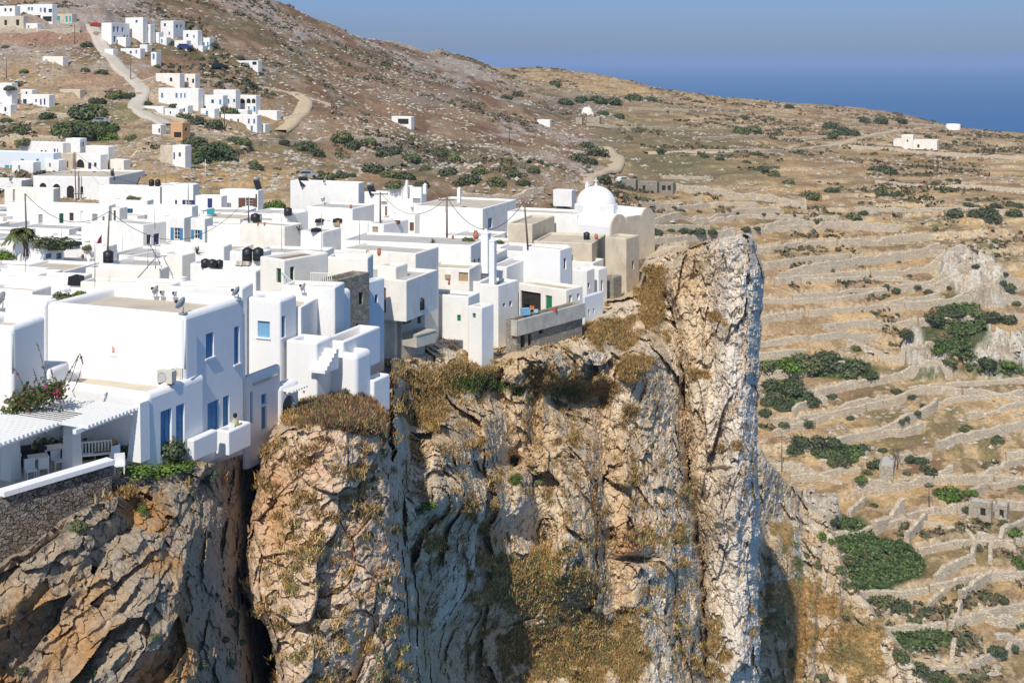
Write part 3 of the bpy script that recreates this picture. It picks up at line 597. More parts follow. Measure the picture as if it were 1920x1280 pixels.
def rect_ring(L, W, r, inset, z, seg):
    out = []
    for (cx, cy, a0) in ((-r, r, -90), (-r, W-r, 0), (-L+r, W-r, 90), (-L+r, r, 180)):
        rr = max(r-inset, .015); sx = (1 if cx > -L/2 else -1); sy = (1 if cy > W/2 else -1)
        ex = max(inset-r, 0)
        for i in range(seg+1):
            a = math.radians(a0+90*i/seg); out.append((cx-sx*ex+rr*math.cos(a), cy-sy*ex+rr*math.sin(a), z))
    return out
def shell(L, W, H, openings, r=.06, rt=.08, par=.3, t=.3, depth=.22, batter=0):
    """walls with real openings, rounded corners and a parapet; openings: (face, a0, a1, z0, z1, arch)"""
    m = MB(); seg = 4 if r > .15 else 2; Hw = H-rt
    def face(orig, ax, ln, nrm, ops):
        # cells between cuts; opening cells left out, reveals added
        us = sorted({0, ln, *[max(0, min(ln, v)) for o in ops for v in (o[0], o[1])]}); zs = sorted({0, Hw, *[max(0, min(Hw, v)) for o in ops for v in (o[2], o[3])]})
        P = lambda u, z, d=0: (orig[0]+ax[0]*u-nrm[0]*d, orig[1]+ax[1]*u-nrm[1]*d, z)
        for i in range(len(us)-1):
            for j in range(len(zs)-1):
                uc = (us[i]+us[i+1])/2; zc = (zs[j]+zs[j+1])/2
                if any(o[0] < uc < o[1] and o[2] < zc < o[3] for o in ops): continue
                m.quad(P(us[i], zs[j]), P(us[i+1], zs[j]), P(us[i+1], zs[j+1]), P(us[i], zs[j+1]))
        for o in ops:
            a, b, c, d = o[:4]; D = depth
            m.quad(P(a, c), P(a, c, D), P(a, d, D), P(a, d)); m.quad(P(b, c, D), P(b, c), P(b, d), P(b, d, D))
            m.quad(P(a, d), P(a, d, D), P(b, d, D), P(b, d)); m.quad(P(a, c, D), P(a, c), P(b, c), P(b, c, D))
            if len(o) > 4 and o[4]:   # rounded head: fill the two upper corners
                rr = (b-a)/2; zc = d-rr; k = 8; mid = (a+b)/2
                for sgn in (-1, 1):
                    for i in range(k):
                        t0 = math.pi/2*i/k; t1 = math.pi/2*(i+1)/k
                        p0 = (mid+sgn*rr*math.cos(t0), zc+rr*math.sin(t0)); p1 = (mid+sgn*rr*math.cos(t1), zc+rr*math.sin(t1)); e = mid+sgn*rr
                        m.quad(P(e, p0[1]), P(p0[0], p0[1]), P(p1[0], p1[1]), P(e, p1[1])); m.quad(P(p0[0], p0[1]), P(p0[0], p0[1], D), P(p1[0], p1[1], D), P(p1[0], p1[1]))
    fr = [(o[1]+L-r, o[2]+L-r, *o[3:]) for o in openings if o[0] == 'f']; rg = [(o[1]-r, o[2]-r, *o[3:]) for o in openings if o[0] == 'r']
    face((-L+r, 0), (1, 0), L-2*r, (0, -1), fr); face((0, r), (0, 1), W-2*r, (1, 0), rg)
    face((-r, W), (-1, 0), L-2*r, (0, 1), []); face((-L, W-r), (0, -1), W-2*r, (-1, 0), [])
    # corner strips
    for (cx, cy, a0) in ((-r, r, -90), (-r, W-r, 0), (-L+r, W-r, 90), (-L+r, r, 180)):
        for i in range(seg):
            a = math.radians(a0+90*i/seg); b = math.radians(a0+90*(i+1)/seg)
            m.quad((cx+r*math.cos(a), cy+r*math.sin(a), 0), (cx+r*math.cos(b), cy+r*math.sin(b), 0), (cx+r*math.cos(b), cy+r*math.sin(b), Hw), (cx+r*math.cos(a), cy+r*math.sin(a), Hw), True)
    rings = []; ks = 4 if rt > .12 else 2
    for i in range(ks+1):
        a = math.pi/2*i/ks; rings.append(rect_ring(L, W, r, rt*(1-math.cos(a)), Hw+rt*math.sin(a), seg))
    rt2 = rt*.7
    for i in range(1, ks+1):
        a = math.pi/2*i/ks; rings.append(rect_ring(L, W, r, t-rt2*(1-math.sin(a)), H-rt2*(1-math.cos(a)), seg))
    rings.append(rect_ring(L, W, r, t+.01, H-par-.05, seg))
    base = len(m.v); n = len(rings[0])
    for g in rings: m.v += g
    for i in range(len(rings)-1):
        for j in range(n): A = base+i*n+j; B = base+i*n+(j+1) % n; m.f.append((A, B, B+n, A+n)); m.sm.append(True)
    return m
def opening_parts(kind, colr, parent, face, a0, a1, z0, z1, depth, big, arch=False):
    """builds the window or door that sits in an opening, as a part with its own pieces"""
    w = a1-a0; h = z1-z0
    if face == 'f': T = Matrix.Translation(((a0+a1)/2, 0, z0))
    else: T = Matrix.Translation((0, (a0+a1)/2, z0)) @ Matrix.Rotation(math.radians(90), 4, 'Z')
    cm = COLM.get(colr, M_BLUE)
    def B(mb, name, m, par): o = mb.build(name, m, par); return o
    def fr(mb, t=.07, y0=depth-.07, y1=depth+.01, mull=True, bars=1):
        mb.box(-w/2, -w/2+t, y0, y1, 0, h, T); mb.box(w/2-t, w/2, y0, y1, 0, h, T); mb.box(-w/2+t, w/2-t, y0, y1, h-t, h, T); mb.box(-w/2+t, w/2-t, y0, y1, 0, t, T)
        if mull:
            mb.box(-t*.4, t*.4, y0+.01, y1, t, h-t, T)
            for i in range(bars): z = h*(i+1)/(bars+1); mb.box(-w/2+t, w/2-t, y0+.015, y1, z-t*.3, z+t*.3, T)
    back = depth+.012
    if kind in ('win', 'op'):
        f = MB(); fr(f, bars=2 if h > 1.2 else 1); o = B(f, 'window', cm if kind == 'win' else M_TRIM, parent)
        B(MB().box(-w/2, w/2, back-.02, back+.02, 0, h, T), 'pane', M_GLASS, o)
        if big: B(MB().box(-w/2-.08, w/2+.08, -.09, depth*.6, -.07, -.002, T), 'sill', M_TRIM, o)
        if kind == 'op':
            for sg in (-1, 1):
                x0 = w/2+.03 if sg > 0 else -w/2-.03-w*.5; s_ = MB(); s_.box(x0, x0+w*.5, -.06, -.012, 0, h, T)
                for i in range(7): z = h*(i+.5)/7.4; s_.box(x0+.05, x0+w*.5-.05, -.075, -.062, z, z+h*.05, T)
                B(s_, 'shutter', cm, o)
    elif kind in ('sh', 'door'):
        f = MB(); fr(f, t=.06, mull=False); o = B(f, 'door' if kind == 'door' else 'window', cm, parent)
        nlv = 2 if w > .75 else 1
        for i in range(nlv):
            x0 = -w/2+.06+i*(w-.12)/nlv; x1 = x0+(w-.12)/nlv-.012; s_ = MB(); s_.box(x0, x1, depth-.05, depth+.0, .03, h-.06, T)
            if big:
                for q in range(3 if kind == 'door' else 9):
                    nn = 3 if kind == 'door' else 9; zz0 = .1+(h-.26)*q/nn; s_.box(x0+.07, x1-.07, depth-.065, depth-.052, zz0, zz0+(h-.26)/nn*(.8 if kind == 'door' else .5), T)
            p = B(s_, 'leaf' if kind == 'door' else 'shutter', cm, o)
        if kind == 'door' and big: B(MB().box(w*.06, w*.1, depth-.11, depth-.066, h*.45, h*.5, T), 'handle', M_METAL, o)
        if kind == 'sh' and big: B(MB().box(-w/2-.08, w/2+.08, -.09, depth*.6, -.07, -.002, T), 'sill', M_TRIM, o)
    elif kind == 'hole':
        B(MB().box(-w/2, w/2, back, back+.03, 0, h, T), 'opening', M_DARK, parent)
    elif kind == 'arch':
        n_ = MB(); rr = w/2
        n_.box(-w/2, w/2, back-.02, back+.02, 0, h, T); o = B(n_, 'window', cm, parent)
def house(name, label, cat, box, wins=(), wall=M_WHITE, roof=M_ROOF, r=.06, rt=.07, par=.28, t=.28, group=None, depth=.2, big=None, overhang=None):
    e = empty(name, box.world(0, 0, 0), label, cat, group, rz=-box.th)
    ops = []; specs = []
    for wdw in wins:
        face, x0, y0, x1, y1, kind, colr = wdw[:7]
        if face == 'f': a0, a1 = box.fx(x0), box.fx(x1); z1 = box.fz((x0+x1)/2, y0); z0 = box.fz((x0+x1)/2, y1); lim = (-box.L+r+.03, -r-.03)
        else: a0, a1 = box.ry(x0), box.ry(x1); z1 = box.rz((x0+x1)/2, y0); z0 = box.rz((x0+x1)/2, y1); lim = (r+.03, box.W-r-.03)
        a0, a1 = max(min(a0, a1), lim[0]), min(max(a0, a1), lim[1]); z0 = max(z0, .02); z1 = min(z1, box.H-rt-.05)
        if a1-a0 < .15 or z1-z0 < .15: print('skip opening', name, wdw, round(a0, 2), round(a1, 2), round(z0, 2), round(z1, 2)); continue
        ops.append((face, a0, a1, z0, z1, kind in ('arch', 'door_arch') or 'arch' in kind)); specs.append((face, a0, a1, z0, z1, kind, colr, abs(x1-x0)))
    shell(box.L, box.W, box.H, ops, r, rt, par, t, depth).build('wall', wall, e)
    m = MB(); m.box(-box.L+t-.02, -t+.02, t-.02, box.W-t+.02, box.H-par-.12, box.H-par); m.build('roof', roof, e)
    for face, a0, a1, z0, z1, kind, colr, wpx in specs:
        opening_parts(kind.replace('hole_arch', 'hole'), colr, e, face, a0, a1, z0, z1, depth, (box.Y < 100) if big is None else big)
    return e
# ------------------------------------------------------------------ the front complex above the cliff
HG = None
K = dict(r=.28, rt=.30, par=.5, t=.55, wall=M_WHITE2, big=True)
B1 = Box(345, 590, 85, 460, by=880, Y=66, yaw=22)
h1 = house('guest_house', 'large white two storey block with rounded parapet above the pergola terrace', 'house', B1,
    [('r', 386, 624, 401, 670, 'sh', 'blue'), ('r', 439, 612, 449, 682, 'sh', 'blue'), ('r', 389, 752, 411, 808, 'door', 'blue'), ('r', 418, 742, 430, 800, 'sh', 'blue')], **K)
B2 = Box(277, 738, 67, 386, by=905, Y=63.2, yaw=24)
h2 = house('guest_house', 'low white annexe with flat beige roof carrying two air conditioners, behind the round green bush', 'house', B2,
    [('r', 301, 768, 322, 850, 'door', 'blue'), ('r', 330, 758, 346, 845, 'door', 'blue')], **K)
B3 = Box(463, 706, 452, 528, by=880, Y=72.3, yaw=24)
h3 = house('guest_house', 'white cliff edge wing with a round topped parapet and tall narrow blue windows', 'house', B3,
    [('r', 466, 735, 474, 792, 'sh', 'blue'), ('r', 490, 738, 500, 757, 'sh', 'blue'), ('r', 490, 761, 500, 804, 'sh', 'blue')], **K)
B4 = Box(524, 724, 500, 560, by=845, Y=75, yaw=27)
h4 = house('guest_house', 'small white end room with an arched glass window facing the cliff', 'house', B4,
    [('r', 530, 741, 552, 790, 'win_arch', 'white')], **K)
B5 = Box(460, 585, 440, 470, by=760, Y=71.5, yaw=22)
B6 = Box(525, 562, 462, 538, by=800, Y=80, yaw=22)
h6 = house('guest_house', 'white upper house with closed light blue shutters and a dish on its roof', 'house', B6,
    [('f', 483, 602, 506, 633, 'sh', 'sky'), ('r', 528, 592, 535, 632, 'sh', 'blue')], r=.15, rt=.2, par=.4, t=.45, wall=M_WHITE2, big=True)
B7 = Box(594, 642, 536, 604, by=770, Y=79.5, yaw=22)
h7 = house('guest_house', 'tall plain white terrace block with table and chairs on its roof', 'house', B7, [], r=.12, rt=.14, par=.55, t=.35, wall=M_WHITE2, big=True)
B8 = Box(580, 560, 566, 660, by=700, Y=84.5, yaw=30)
h8 = house('guest_house', 'white curved roof house with a blue door, next to the bare stone ruin', 'house', B8,
    [('r', 620, 578, 632, 632, 'door', 'blue')], r=.3, rt=.3, par=.4, t=.5, wall=M_WHITE2, big=True)
B9 = Box(575, 575, 536, 580, by=690, Y=89, yaw=22)
h9 = house('guest_house', 'recessed white back house with one small framed window', 'house', B9,
    [('f', 540, 591, 551, 608, 'win', 'sky')], r=.1, rt=.12, par=.3, t=.35, wall=M_WHITE2, big=True)
B10 = Box(644, 640, 602, 668, by=710, Y=81, yaw=22, W=5)
h10 = house('stair_block', 'white outdoor stair block climbing to the blue door', 'stairs', B10, [], r=.1, rt=.1, par=.5, t=.3, wall=M_WHITE2, big=True)
B11 = Box(668, 664, 602, 682, by=775, Y=80.5, yaw=24)
h11 = house('guest_house', 'low white house at the outer edge with one narrow blue window', 'house', B11,
    [('f', 604, 684, 610, 712, 'sh', 'blue')], r=.3, rt=.35, par=.45, t=.55, wall=M_WHITE2, big=True)
B12 = Box(701, 713, 676, 720, by=780, Y=82, yaw=26)
h12 = house('terrace_wall', 'white walled terrace corner above the brown shrubs', 'terrace', B12, [], r=.1, rt=.12, par=.9, t=.3, wall=M_WHITE2, roof=M_ROOFG, big=True)
# balconies of the near house
for cx, cy, lx, rx, by, Y, lab in [(363, 824, 350, 403, 864, 65.6, 'left white balcony parapet beside the round bush'), (429, 808, 404, 465, 853, 68.2, 'right white balcony parapet with the reading guest')]:
    b = Box(cx, cy, lx, rx, Y=Y, yaw=24, zb=P3(cx, by, Y).z)
    BAL = b
    house('balcony', lab, 'balcony', b, [], r=.06, rt=.1, par=.75, t=.22, wall=M_WHITE2, roof=M_ROOFG, big=True)
# left edge
for n, (cx, cy, lx, rx, by, Y, lab) in enumerate([
    (24, 612, -60, 86, 790, 62, 'white block at the left edge with a shaded side wall and drain pipe'),
    (96, 693, 12, 108, 800, 64.5, 'low white garden wall house behind the bougainvillea'),
    (86, 566, -60, 98, 640, 72, 'flat white roof at the left edge behind the big guest house'),
    (180, 551, 96, 200, 600, 79, 'low white parapet roof behind the green and red rooftop bush'),]):
    house('white_house', lab, 'house', Box(cx, cy, lx, rx, by=by, Y=Y, yaw=14 if n != 1 else 8), [], r=.2, rt=.22, par=.35, t=.4, wall=M_WHITE2)

# ------------------------------------------------------------------ the village behind
V = [ # corner col,row, left, right, bottom, depth, yaw, wall, roof, openings, label
 # far left group
 (100,287,-30,108,335,243,24,M_BLUEW,M_ROOFG,[('f',9,310,17,320,'sh','turq'),('f',19,310,25,320,'sh','turq'),('f',39,298,45,315,'door','turq'),('f',68,298,73,310,'sh','turq')],'long bluish white house with turquoise shutters at the left edge'),
 (118,268,36,124,300,256,24,M_WHITE,M_ROOFG,[('f',76,282,80,288,'win','navy'),('f',84,282,87,288,'win','navy'),('f',101,279,104,288,'sh','navy'),('f',107,279,109,288,'sh','navy')],'white upper house with four small navy windows'),
 (150,260,123,163,300,257,24,M_WHITE,M_ROOFG,[('r',151,267,153,276,'sh','navy'),('r',155,266,158,275,'sh','navy')],'white tower room highest of the left hand group'),
 (136,288,112,140,320,248,24,M_TAN,M_ROOF,[('f',118,303,122,315,'door','brown'),('f',125,302,128,315,'door','brown')],'tan stone cube with two brown doors between white houses'),
 (188,290,142,201,325,246,28,M_WHITE,M_ROOFG,[('f',143,299,158,315,'hole_arch','dark'),('f',165,305,171,317,'door','navy'),('f',176,305,181,313,'win','navy')],'white house with a wide dark arch and navy door'),
 (203,275,160,212,300,254,28,M_WHITE,M_ROOFG,[],'white house with a curved end wall beside the tan yard wall'),
 (347,273,323,353,306,255,24,M_WHITE,M_ROOF,[('f',325,286,328,299,'door','navy'),('f',335,286,339,294,'win','navy')],'small white cube house with navy door beside a tan wing'),
 (323,274,300,324,300,258,24,M_TAN,M_ROOF,[],'tan wing under a dark porch roof attached to the white cube'),
 # rows of the village, back to front
 (205,332,62,272,385,228,10,M_WHITE,M_ROOF,[('f',74,343,87,356,'hole_arch','dark'),('f',99,345,113,372,'hole_arch','dark'),('f',125,348,139,375,'hole_arch','dark'),('f',151,349,156,365,'hole_arch','dark')],'long white arcade house with a row of arches'),
 (40,338,-30,62,372,232,12,M_WHITE,M_ROOFG,[],'white flat roofed house left of the arcade'),
 (100,354,8,112,392,214,14,M_CREAM,M_ROOF,[('f',24,355,28,377,'sh','grey')],'cream house with a grey drain pipe in front of the arcade'),
 (204,385,12,212,425,190,14,M_WHITE,M_ROOFB,[('f',72,402,80,424,'door','grey'),('f',111,400,119,424,'door','dgreen'),('f',130,399,138,414,'win','brown'),('f',151,396,156,417,'sh','white'),('f',173,401,183,425,'door','grey'),('f',192,406,196,416,'win','grey')],'long low white house with a brown roof and green door behind the dark tree'),
 (224,390,209,234,420,186,18,M_CREAM,M_ROOF,[('f',213,394,217,414,'hole_arch','dark')],'narrow cream annexe with an arched slit'),
 (300,350,185,304,380,214,12,M_WHITE,M_ROOF,[],'white block with black water tanks on top'),
 (362,346,303,374,392,212,14,M_WHITE,M_ROOF,[('f',328,375,332,383,'win','navy'),('f',348,375,359,386,'op','navy')],'white house with a small and a shuttered navy window and a wall air conditioner'),
 (415,368,366,422,405,206,16,M_WHITE,M_ROOFG,[('f',389,372,398,390,'door','navy')],'white porch house with navy door and a turquoise bench'),
 (484,357,412,490,398,208,14,M_WHITE,M_ROOFG,[('f',447,371,454,395,'door','brown'),('f',460,371,474,387,'op','brown'),('f',479,364,482,389,'sh','dgreen')],'white house with brown door and brown shutters'),
 (360,387,275,368,410,192,14,M_WHITE,M_ROOFG,[],'plain white roof terrace block with three pipes'),
 (276,376,212,280,405,196,14,M_WHITE,M_ROOF,[('f',238,391,249,400,'win','blue')],'white house with one wide blue window'),
 (345,408,300,357,470,162,18,M_WHITE,M_ROOFG,[('f',326,427,337,449,'op','blue')],'white house with open bright blue shutters'),
 (384,410,357,391,470,160,18,M_WHITE,M_ROOFG,[('f',364,431,374,448,'op','blue')],'white house with one hanging blue shutter and a blue pipe'),
 (268,421,206,312,475,152,30,M_WHITE,M_ROOFG,[('r',275,440,283,458,'win','navy'),('r',288,438,299,469,'door','navy')],'tall white corner house with navy door and iron balcony'),
 (208,421,152,212,450,158,14,M_WHITE,M_ROOFB,[],'low white yard house with a maroon cloth'),
 (82,455,10,120,495,133,26,M_WHITE,M_ROOFG,[('r',86,475,97,484,'sh','blue'),('r',106,474,116,486,'win','sky')],'low white house with two blue windows in front of the dark tree'),
 (200,462,120,216,490,137,16,M_WHITE,M_ROOFB,[],'white house with a brown roof beside the tall black tank'),
 (341,478,302,362,512,116,24,M_CREAM,M_ROOF,[],'small cream roof hut beside an iron pipe frame'),
 (452,427,388,456,462,154,16,M_WHITE,M_ROOFG,[],'white block right of the blue shutters'),
 (533,424,451,567,480,148,30,M_CREAM,M_ROOFG,[],'big cream block with white downpipe'),
 (538,402,509,578,430,172,30,M_WHITE,M_ROOFG,[],'white cube carrying a stepped black tank'),
 (661,391,575,702,425,178,24,M_WHITE,M_ROOFG,[],'wide white house with rounded roof edge and a stone yard'),
 (672,343,544,683,392,216,20,M_WHITE,M_ROOFG,[],'big white house with a grey green porch wall'),
 (727,361,683,731,418,196,20,M_WHITE,M_ROOFG,[('f',715,378,728,384,'sh','grey'),('f',722,387,728,414,'door','brown')],'white house with a tall dark red door'),
 (790,351,727,800,425,193,20,M_WHITE,M_ROOFG,[('f',774,372,789,381,'sh','grey')],'tall white house with a grey louvre and chimneys'),
 (905,391,775,968,445,170,22,M_WHITE,M_ROOF,[('r',915,409,923,428,'sh','blue')],'large white house with one blue shutter seen past the brick pot'),
 (778,403,729,783,452,172,20,M_WHITE,M_ROOFG,[('f',768,417,776,433,'sh','brown')],'white house with a small dark red window'),
 (719,420,690,766,458,150,30,M_WHITE,M_ROOFG,[('f',698,425,709,455,'door','wood')],'small white stair room with a pale wooden door'),
 (605,435,563,640,480,146,24,M_WHITE,M_ROOFG,[],'white roof block with a folded black cover'),
 (690,418,606,700,455,158,14,M_WHITE,M_ROOFG,[],'low white parapet roof with a barbecue stand'),
 (883,460,640,919,525,128,16,M_WHITE,M_ROOFG,[('r',888,486,892,492,'sh','brown'),('r',896,484,900,490,'sh','brown'),('r',905,482,911,489,'sh','brown')],'very long white flat roofed house before the twin chimneys'),
 (779,475,640,823,680,112,24,M_CREAM,M_ROOFG,[('r',785,507,792,541,'door','turq')],'cream house with a teal door and gravel coped terrace'),
 (742,500,707,765,660,106,24,M_CREAM,M_ROOFG,[('r',748,552,752,560,'hole','dark')],'tall narrow cream block below the teal door house'),
 (690,483,612,694,560,99,6,M_CREAM,M_ROOFG,[],'blank cream end wall behind the railed terrace'),
 (532,487,487,616,560,93,38,M_CREAM,M_ROOFB,[('f',518,503,527,530,'door','dgreen'),('r',544,500,552,527,'sh','dgreen')],'cream house with brown roof and dark green door behind the railing'),
 (628,538,528,640,600,85,12,M_WHITE,M_ROOF,[],'white terrace roof with a satellite dish and railing'),
 (480,508,380,492,550,97,12,M_WHITE,M_ROOF,[],'low white roof with two vents left of the green door house'),
 (455,540,310,470,570,80,8,M_WHITE,M_ROOF,[],'long low white roof edge behind the big guest house'),
 (330,532,150,345,560,88,8,M_CREAM,M_ROOFG,[],'wide pale roof terrace with the leaning pipe'),
 (300,505,160,310,530,105,8,M_CREAM,M_ROOFG,[],'long cream parapet wall below the white corner house'),
 (150,520,60,160,548,101,10,M_WHITE,M_ROOFG,[],'low roof with a grey tank on its edge'),
 (60,545,-30,72,570,84,18,M_WHITE,M_ROOF,[],'low beige roof at the left edge'),
 (70,520,-40,80,545,102,12,M_WHITE,M_ROOFG,[],'low whitewashed roof with a wire mesh fence'),
 (440,496,356,450,530,107,10,M_WHITE,M_ROOFG,[],'low white roof carrying a row of black tanks'),
 (490,473,430,497,520,112,16,M_WHITE,M_ROOFG,[],'white parapet by the big black tanks and twin fan units'),
 (420,462,300,432,500,122,10,M_WHITE,M_ROOF,[],'low white vaulted house below the agave'),
 # kastro
 (690,528,672,720,690,96,33,M_BLUEW,M_ROOFG,[('r',703,552,709,568,'hole','dark'),('r',695,615,702,636,'hole','dark')],'tall narrow bluish white house standing on the edge of the gully'),
 (903,576,877,926,712,113,32,M_WHITE,M_ROOF,[('f',886,587,892,596,'sh','green')],'white buttressed house running down to the rocks'),
 (878,556,784,900,676,116,24,M_WHITE,M_ROOFG,[('f',857,590,864,602,'sh','green'),('f',842,643,853,671,'hole','dark')],'big white house with a small green shutter and a dark cellar door'),
 (934,535,845,972,640,122,32,M_WHITE,M_ROOFG,[('r',943,568,948,575,'hole','dark'),('r',955,564,960,574,'hole','dark')],'white house with a blue shaded side and small square windows'),
 (880,504,800,902,545,122,16,M_CREAM,M_ROOF,[('f',860,511,890,528,'sh','wood')],'cream vaulted outhouse with a reed panel'),
 (900,528,856,925,560,123,20,M_WHITE,M_ROOFG,[],'low white terrace below the twin chimneys'),
 (1050,468,979,1073,540,132,32,M_WHITE2,M_ROOF,[('r',1057,484,1062,505,'win','grey')],'tall bright white tower house with one narrow window'),
 (950,500,918,992,545,130,22,M_WHITE,M_ROOFG,[],'white stepped house left of the bright tower house'),
 (1061,543,972,1093,600,126,40,M_CREAM,M_ROOF,[('f',976,547,1014,600,'hole','dark'),('f',1023,554,1035,587,'door','green'),('r',1067,553,1073,569,'win','white'),('r',1082,550,1087,562,'win','white')],'weathered house with green door above the concrete terrace'),
 (1100,507,1073,1110,560,140,30,M_WHITE,M_ROOF,[('r',1102,530,1106,540,'win','brown')],'white house with small square windows right of the tower house'),
 (1122,505,1088,1133,575,143,34,M_WHITE,M_ROOF,[('r',1119,528,1123,548,'hole','dark'),('r',1127,525,1131,545,'hole','dark')],'white house with paired narrow windows over the balcony'),
 (1112,492,1072,1132,530,148,26,M_WHITE,M_ROOFG,[],'low white roof in front of the tan terrace'),
 (1096,556,1088,1131,620,135,36,M_BLUEW,M_ROOFG,[('r',1103,580,1106,590,'hole','dark'),('r',1112,578,1115,588,'hole','dark')],'light blue washed wall house on the cliff edge'),
 (1083,402,951,1104,455,161,20,M_WHITE,M_ROOF,[],'long low white house in front of the chapel'),
 (998,420,952,1040,470,153,20,M_TAN,M_ROOF,[('f',1018,435,1025,449,'hole','dark')],'crumbling tan house behind the leaning pole'),
 (1110,456,1000,1136,500,149,16,M_TAN,M_ROOF,[],'broad tan stone terrace below the chapel'),
 (1174,447,1134,1199,560,150,32,M_TAN,M_ROOF,[('r',1185,489,1189,505,'hole','dark')],'square tan stone tower with one narrow window at the cliff end'),
 (1150,520,1130,1166,600,146,34,M_GREYST,M_ROOF,[],'grey rubble stone house below the square tan tower'),
]
used_labels = set()
for i, (cx, cy, lx, rx, by, Y, yaw, wm, rm, wins, lab) in enumerate(V):
    b = Box(cx, cy, lx, rx, by=by+14, Y=Y, yaw=yaw)
    far = Y > 230
    house('white_house' if wm in (M_WHITE, M_WHITE2, M_BLUEW) else ('stone_house' if wm in (M_TAN, M_GREYST) else 'cream_house'), lab, 'house', b, wins, wall=wm, roof=rm, r=.1, rt=.1, par=.25, t=.3)
# ------------------------------------------------------------------ bare concrete and stone buildings on the cliff edge
b = Box(632, 525, 600, 693, by=690, Y=91, yaw=30)
house('stone_ruin', 'bare grey rubble house with empty windows between white houses', 'house', b, [('r',673,548,681,571,'hole','dark'),('r',667,606,672,626,'hole','dark')], wall=M_GREYST, roof=M_ROOFG, par=.9, r=.06, rt=.05)
b = Box(752, 577, 735, 797, by=690, Y=106, yaw=36)
gh = house('concrete_house', 'bare concrete house with a cantilevered balcony over the grassy ledge', 'house', b, [('r',755,590,771,606,'win','brown'),('r',783,590,790,606,'hole','dark')], wall=M_CONC, roof=M_TAN, r=.05, rt=.05)
y0, y1 = b.ry(755), b.ry(792); zb_ = b.rz(770, 640)
m = MB(); m.box(0, 1.5, y0, y1, zb_-.15, zb_); m.box(1.38, 1.5, y0, y1, zb_, zb_+.8); m.box(0, 1.38, y0, y0+.12, zb_, zb_+.8); m.box(0, 1.38, y1-.12, y1, zb_, zb_+.8); m.box(-.02, 1.55, y0-.05, y1+.05, zb_+.8, zb_+.9)
m.build('balcony', M_CONC, gh)
b = Box(735, 583, 721, 752, by=680, Y=110, yaw=30)
house('concrete_house', 'dark shaded concrete gap house left of the balcony house', 'house', b, [], wall=M_CONC, roof=M_CONC, r=.05, rt=.05)
# concrete terrace on stone footing
b = Box(968, 601, 948, 1092, by=690, Y=117.5, yaw=38)
kt = house('concrete_terrace', 'long concrete terrace on a grey stone footing with dark openings below', 'terrace', b,
    [('r',976,628,985,652,'hole','dark'),('r',990,626,997,648,'hole','dark'),('r',1010,612,1019,625,'hole','dark')], wall=M_GREYST, roof=M_CONC, par=.9, r=.05, rt=.05)
m = MB(); m.box(-.02, .32, -.05, b.W+.05, b.H-1.35, b.H+.04); m.box(-b.L*.3, .3, -.3, .0, b.H-1.35, b.H+.04); m.build('parapet', M_CONC, kt)
# twin chimneys and others
def chimney(px, py0, py1, wpx, Y, lab, grp='white chimneys'):
    p = P3(px, py1, Y); h = (py1-py0)*Y/F; w_ = wpx*Y/F
    e = empty('chimney', p, lab, 'chimney', grp, rz=math.radians(-24))
    MB().box(-w_/2, w_/2, -w_/2, w_/2, -.6, h-w_*.7).build('shaft', M_WHITE2, e)
    m = MB(); a = w_*.56; m.box(-a, a, -a, a, h-w_*.7, h-w_*.62); n = len(m.v); z = h-w_*.62
    m.v += [(-w_/2, -w_/2, z), (w_/2, -w_/2, z), (w_/2, w_/2, z), (-w_/2, w_/2, z), (0, 0, h)]; m.f += [(n, n+1, n+4), (n+1, n+2, n+4), (n+2, n+3, n+4), (n+3, n, n+4), (n+3, n+2, n+1, n)]; m.sm += [False]*5
    m.build('cap', M_WHITE2, e); return e
chimney(911, 428, 500, 14, 126, 'taller and farther of the twin white chimneys')
chimney(924, 444, 520, 11, 123, 'slimmer and nearer of the twin white chimneys')
chimney(797, 343, 356, 6, 192, 'short white chimney on the tall back house')
chimney(763, 337, 354, 4, 193, 'thin white flue on the tall back house')
chimney(861, 350, 372, 6, 172, 'small white chimney left of the open fields')

# chapel with dome
CH = Box(1143, 398, 1066, 1211, by=470, Y=158, yaw=40, W=12.5)
ch = empty('domed_chapel', CH.world(0, 0, 0), 'white domed chapel with two barrel vaults at the tip of the town', 'chapel', rz=-CH.th)
H = CH.H
def vault(y0, y1, zs, x0, x1, nm):
    k = 14; rr = (y1-y0)/2; yc = (y0+y1)/2; m = MB(); pts = [(yc-rr*math.cos(math.pi*i/k), zs+rr*.95*math.sin(math.pi*i/k)) for i in range(k+1)]
    for i in range(k): m.quad((x0, *pts[i]), (x1, *pts[i]), (x1, *pts[i+1]), (x0, *pts[i+1]), True)
    m.build(nm, M_WHITE2, ch)
    g = MB(); k2 = [(y0, 0)]+pts+[(y1, 0)]
    for X, s in ((x1, 1), (x0, -1)):
        n = len(g.v); g.v += [(X, a, z) for a, z in k2]+[(X+s*.25, a, z) for a, z in k2]; q = len(k2)
        g.f += [tuple(range(n+q, n+2*q)), tuple(range(n+q-1, n-1, -1))]; g.sm += [False]*2
        for i in range(q): j = (i+1) % q; g.f.append((n+i, n+j, n+q+j, n+q+i)); g.sm.append(False)
    g.build('gable', M_TAN, ch)
y1_ = CH.ry(1180); y2_ = CH.ry(1192)
Ltot = CH.L
vault(0.0, 3.4, H-2.0, -5.2, 0, 'vault'); vault(6.4, 9.6, H-1.7, -6.0, 0, 'vault')
m = MB(); m.box(-Ltot, -.0, .02, 9.6, 0, H-1.9); m.build('wall', M_WHITE2, ch)
m = MB(); m.box(.0, .25, 3.4, 6.4, 0, H-.9); m.build('wall', M_TAN, ch)
m = MB(); m.box(-Ltot, -.05, 3.3, 6.5, H-1.9, H-1.0); m.build('wall', M_WHITE2, ch)
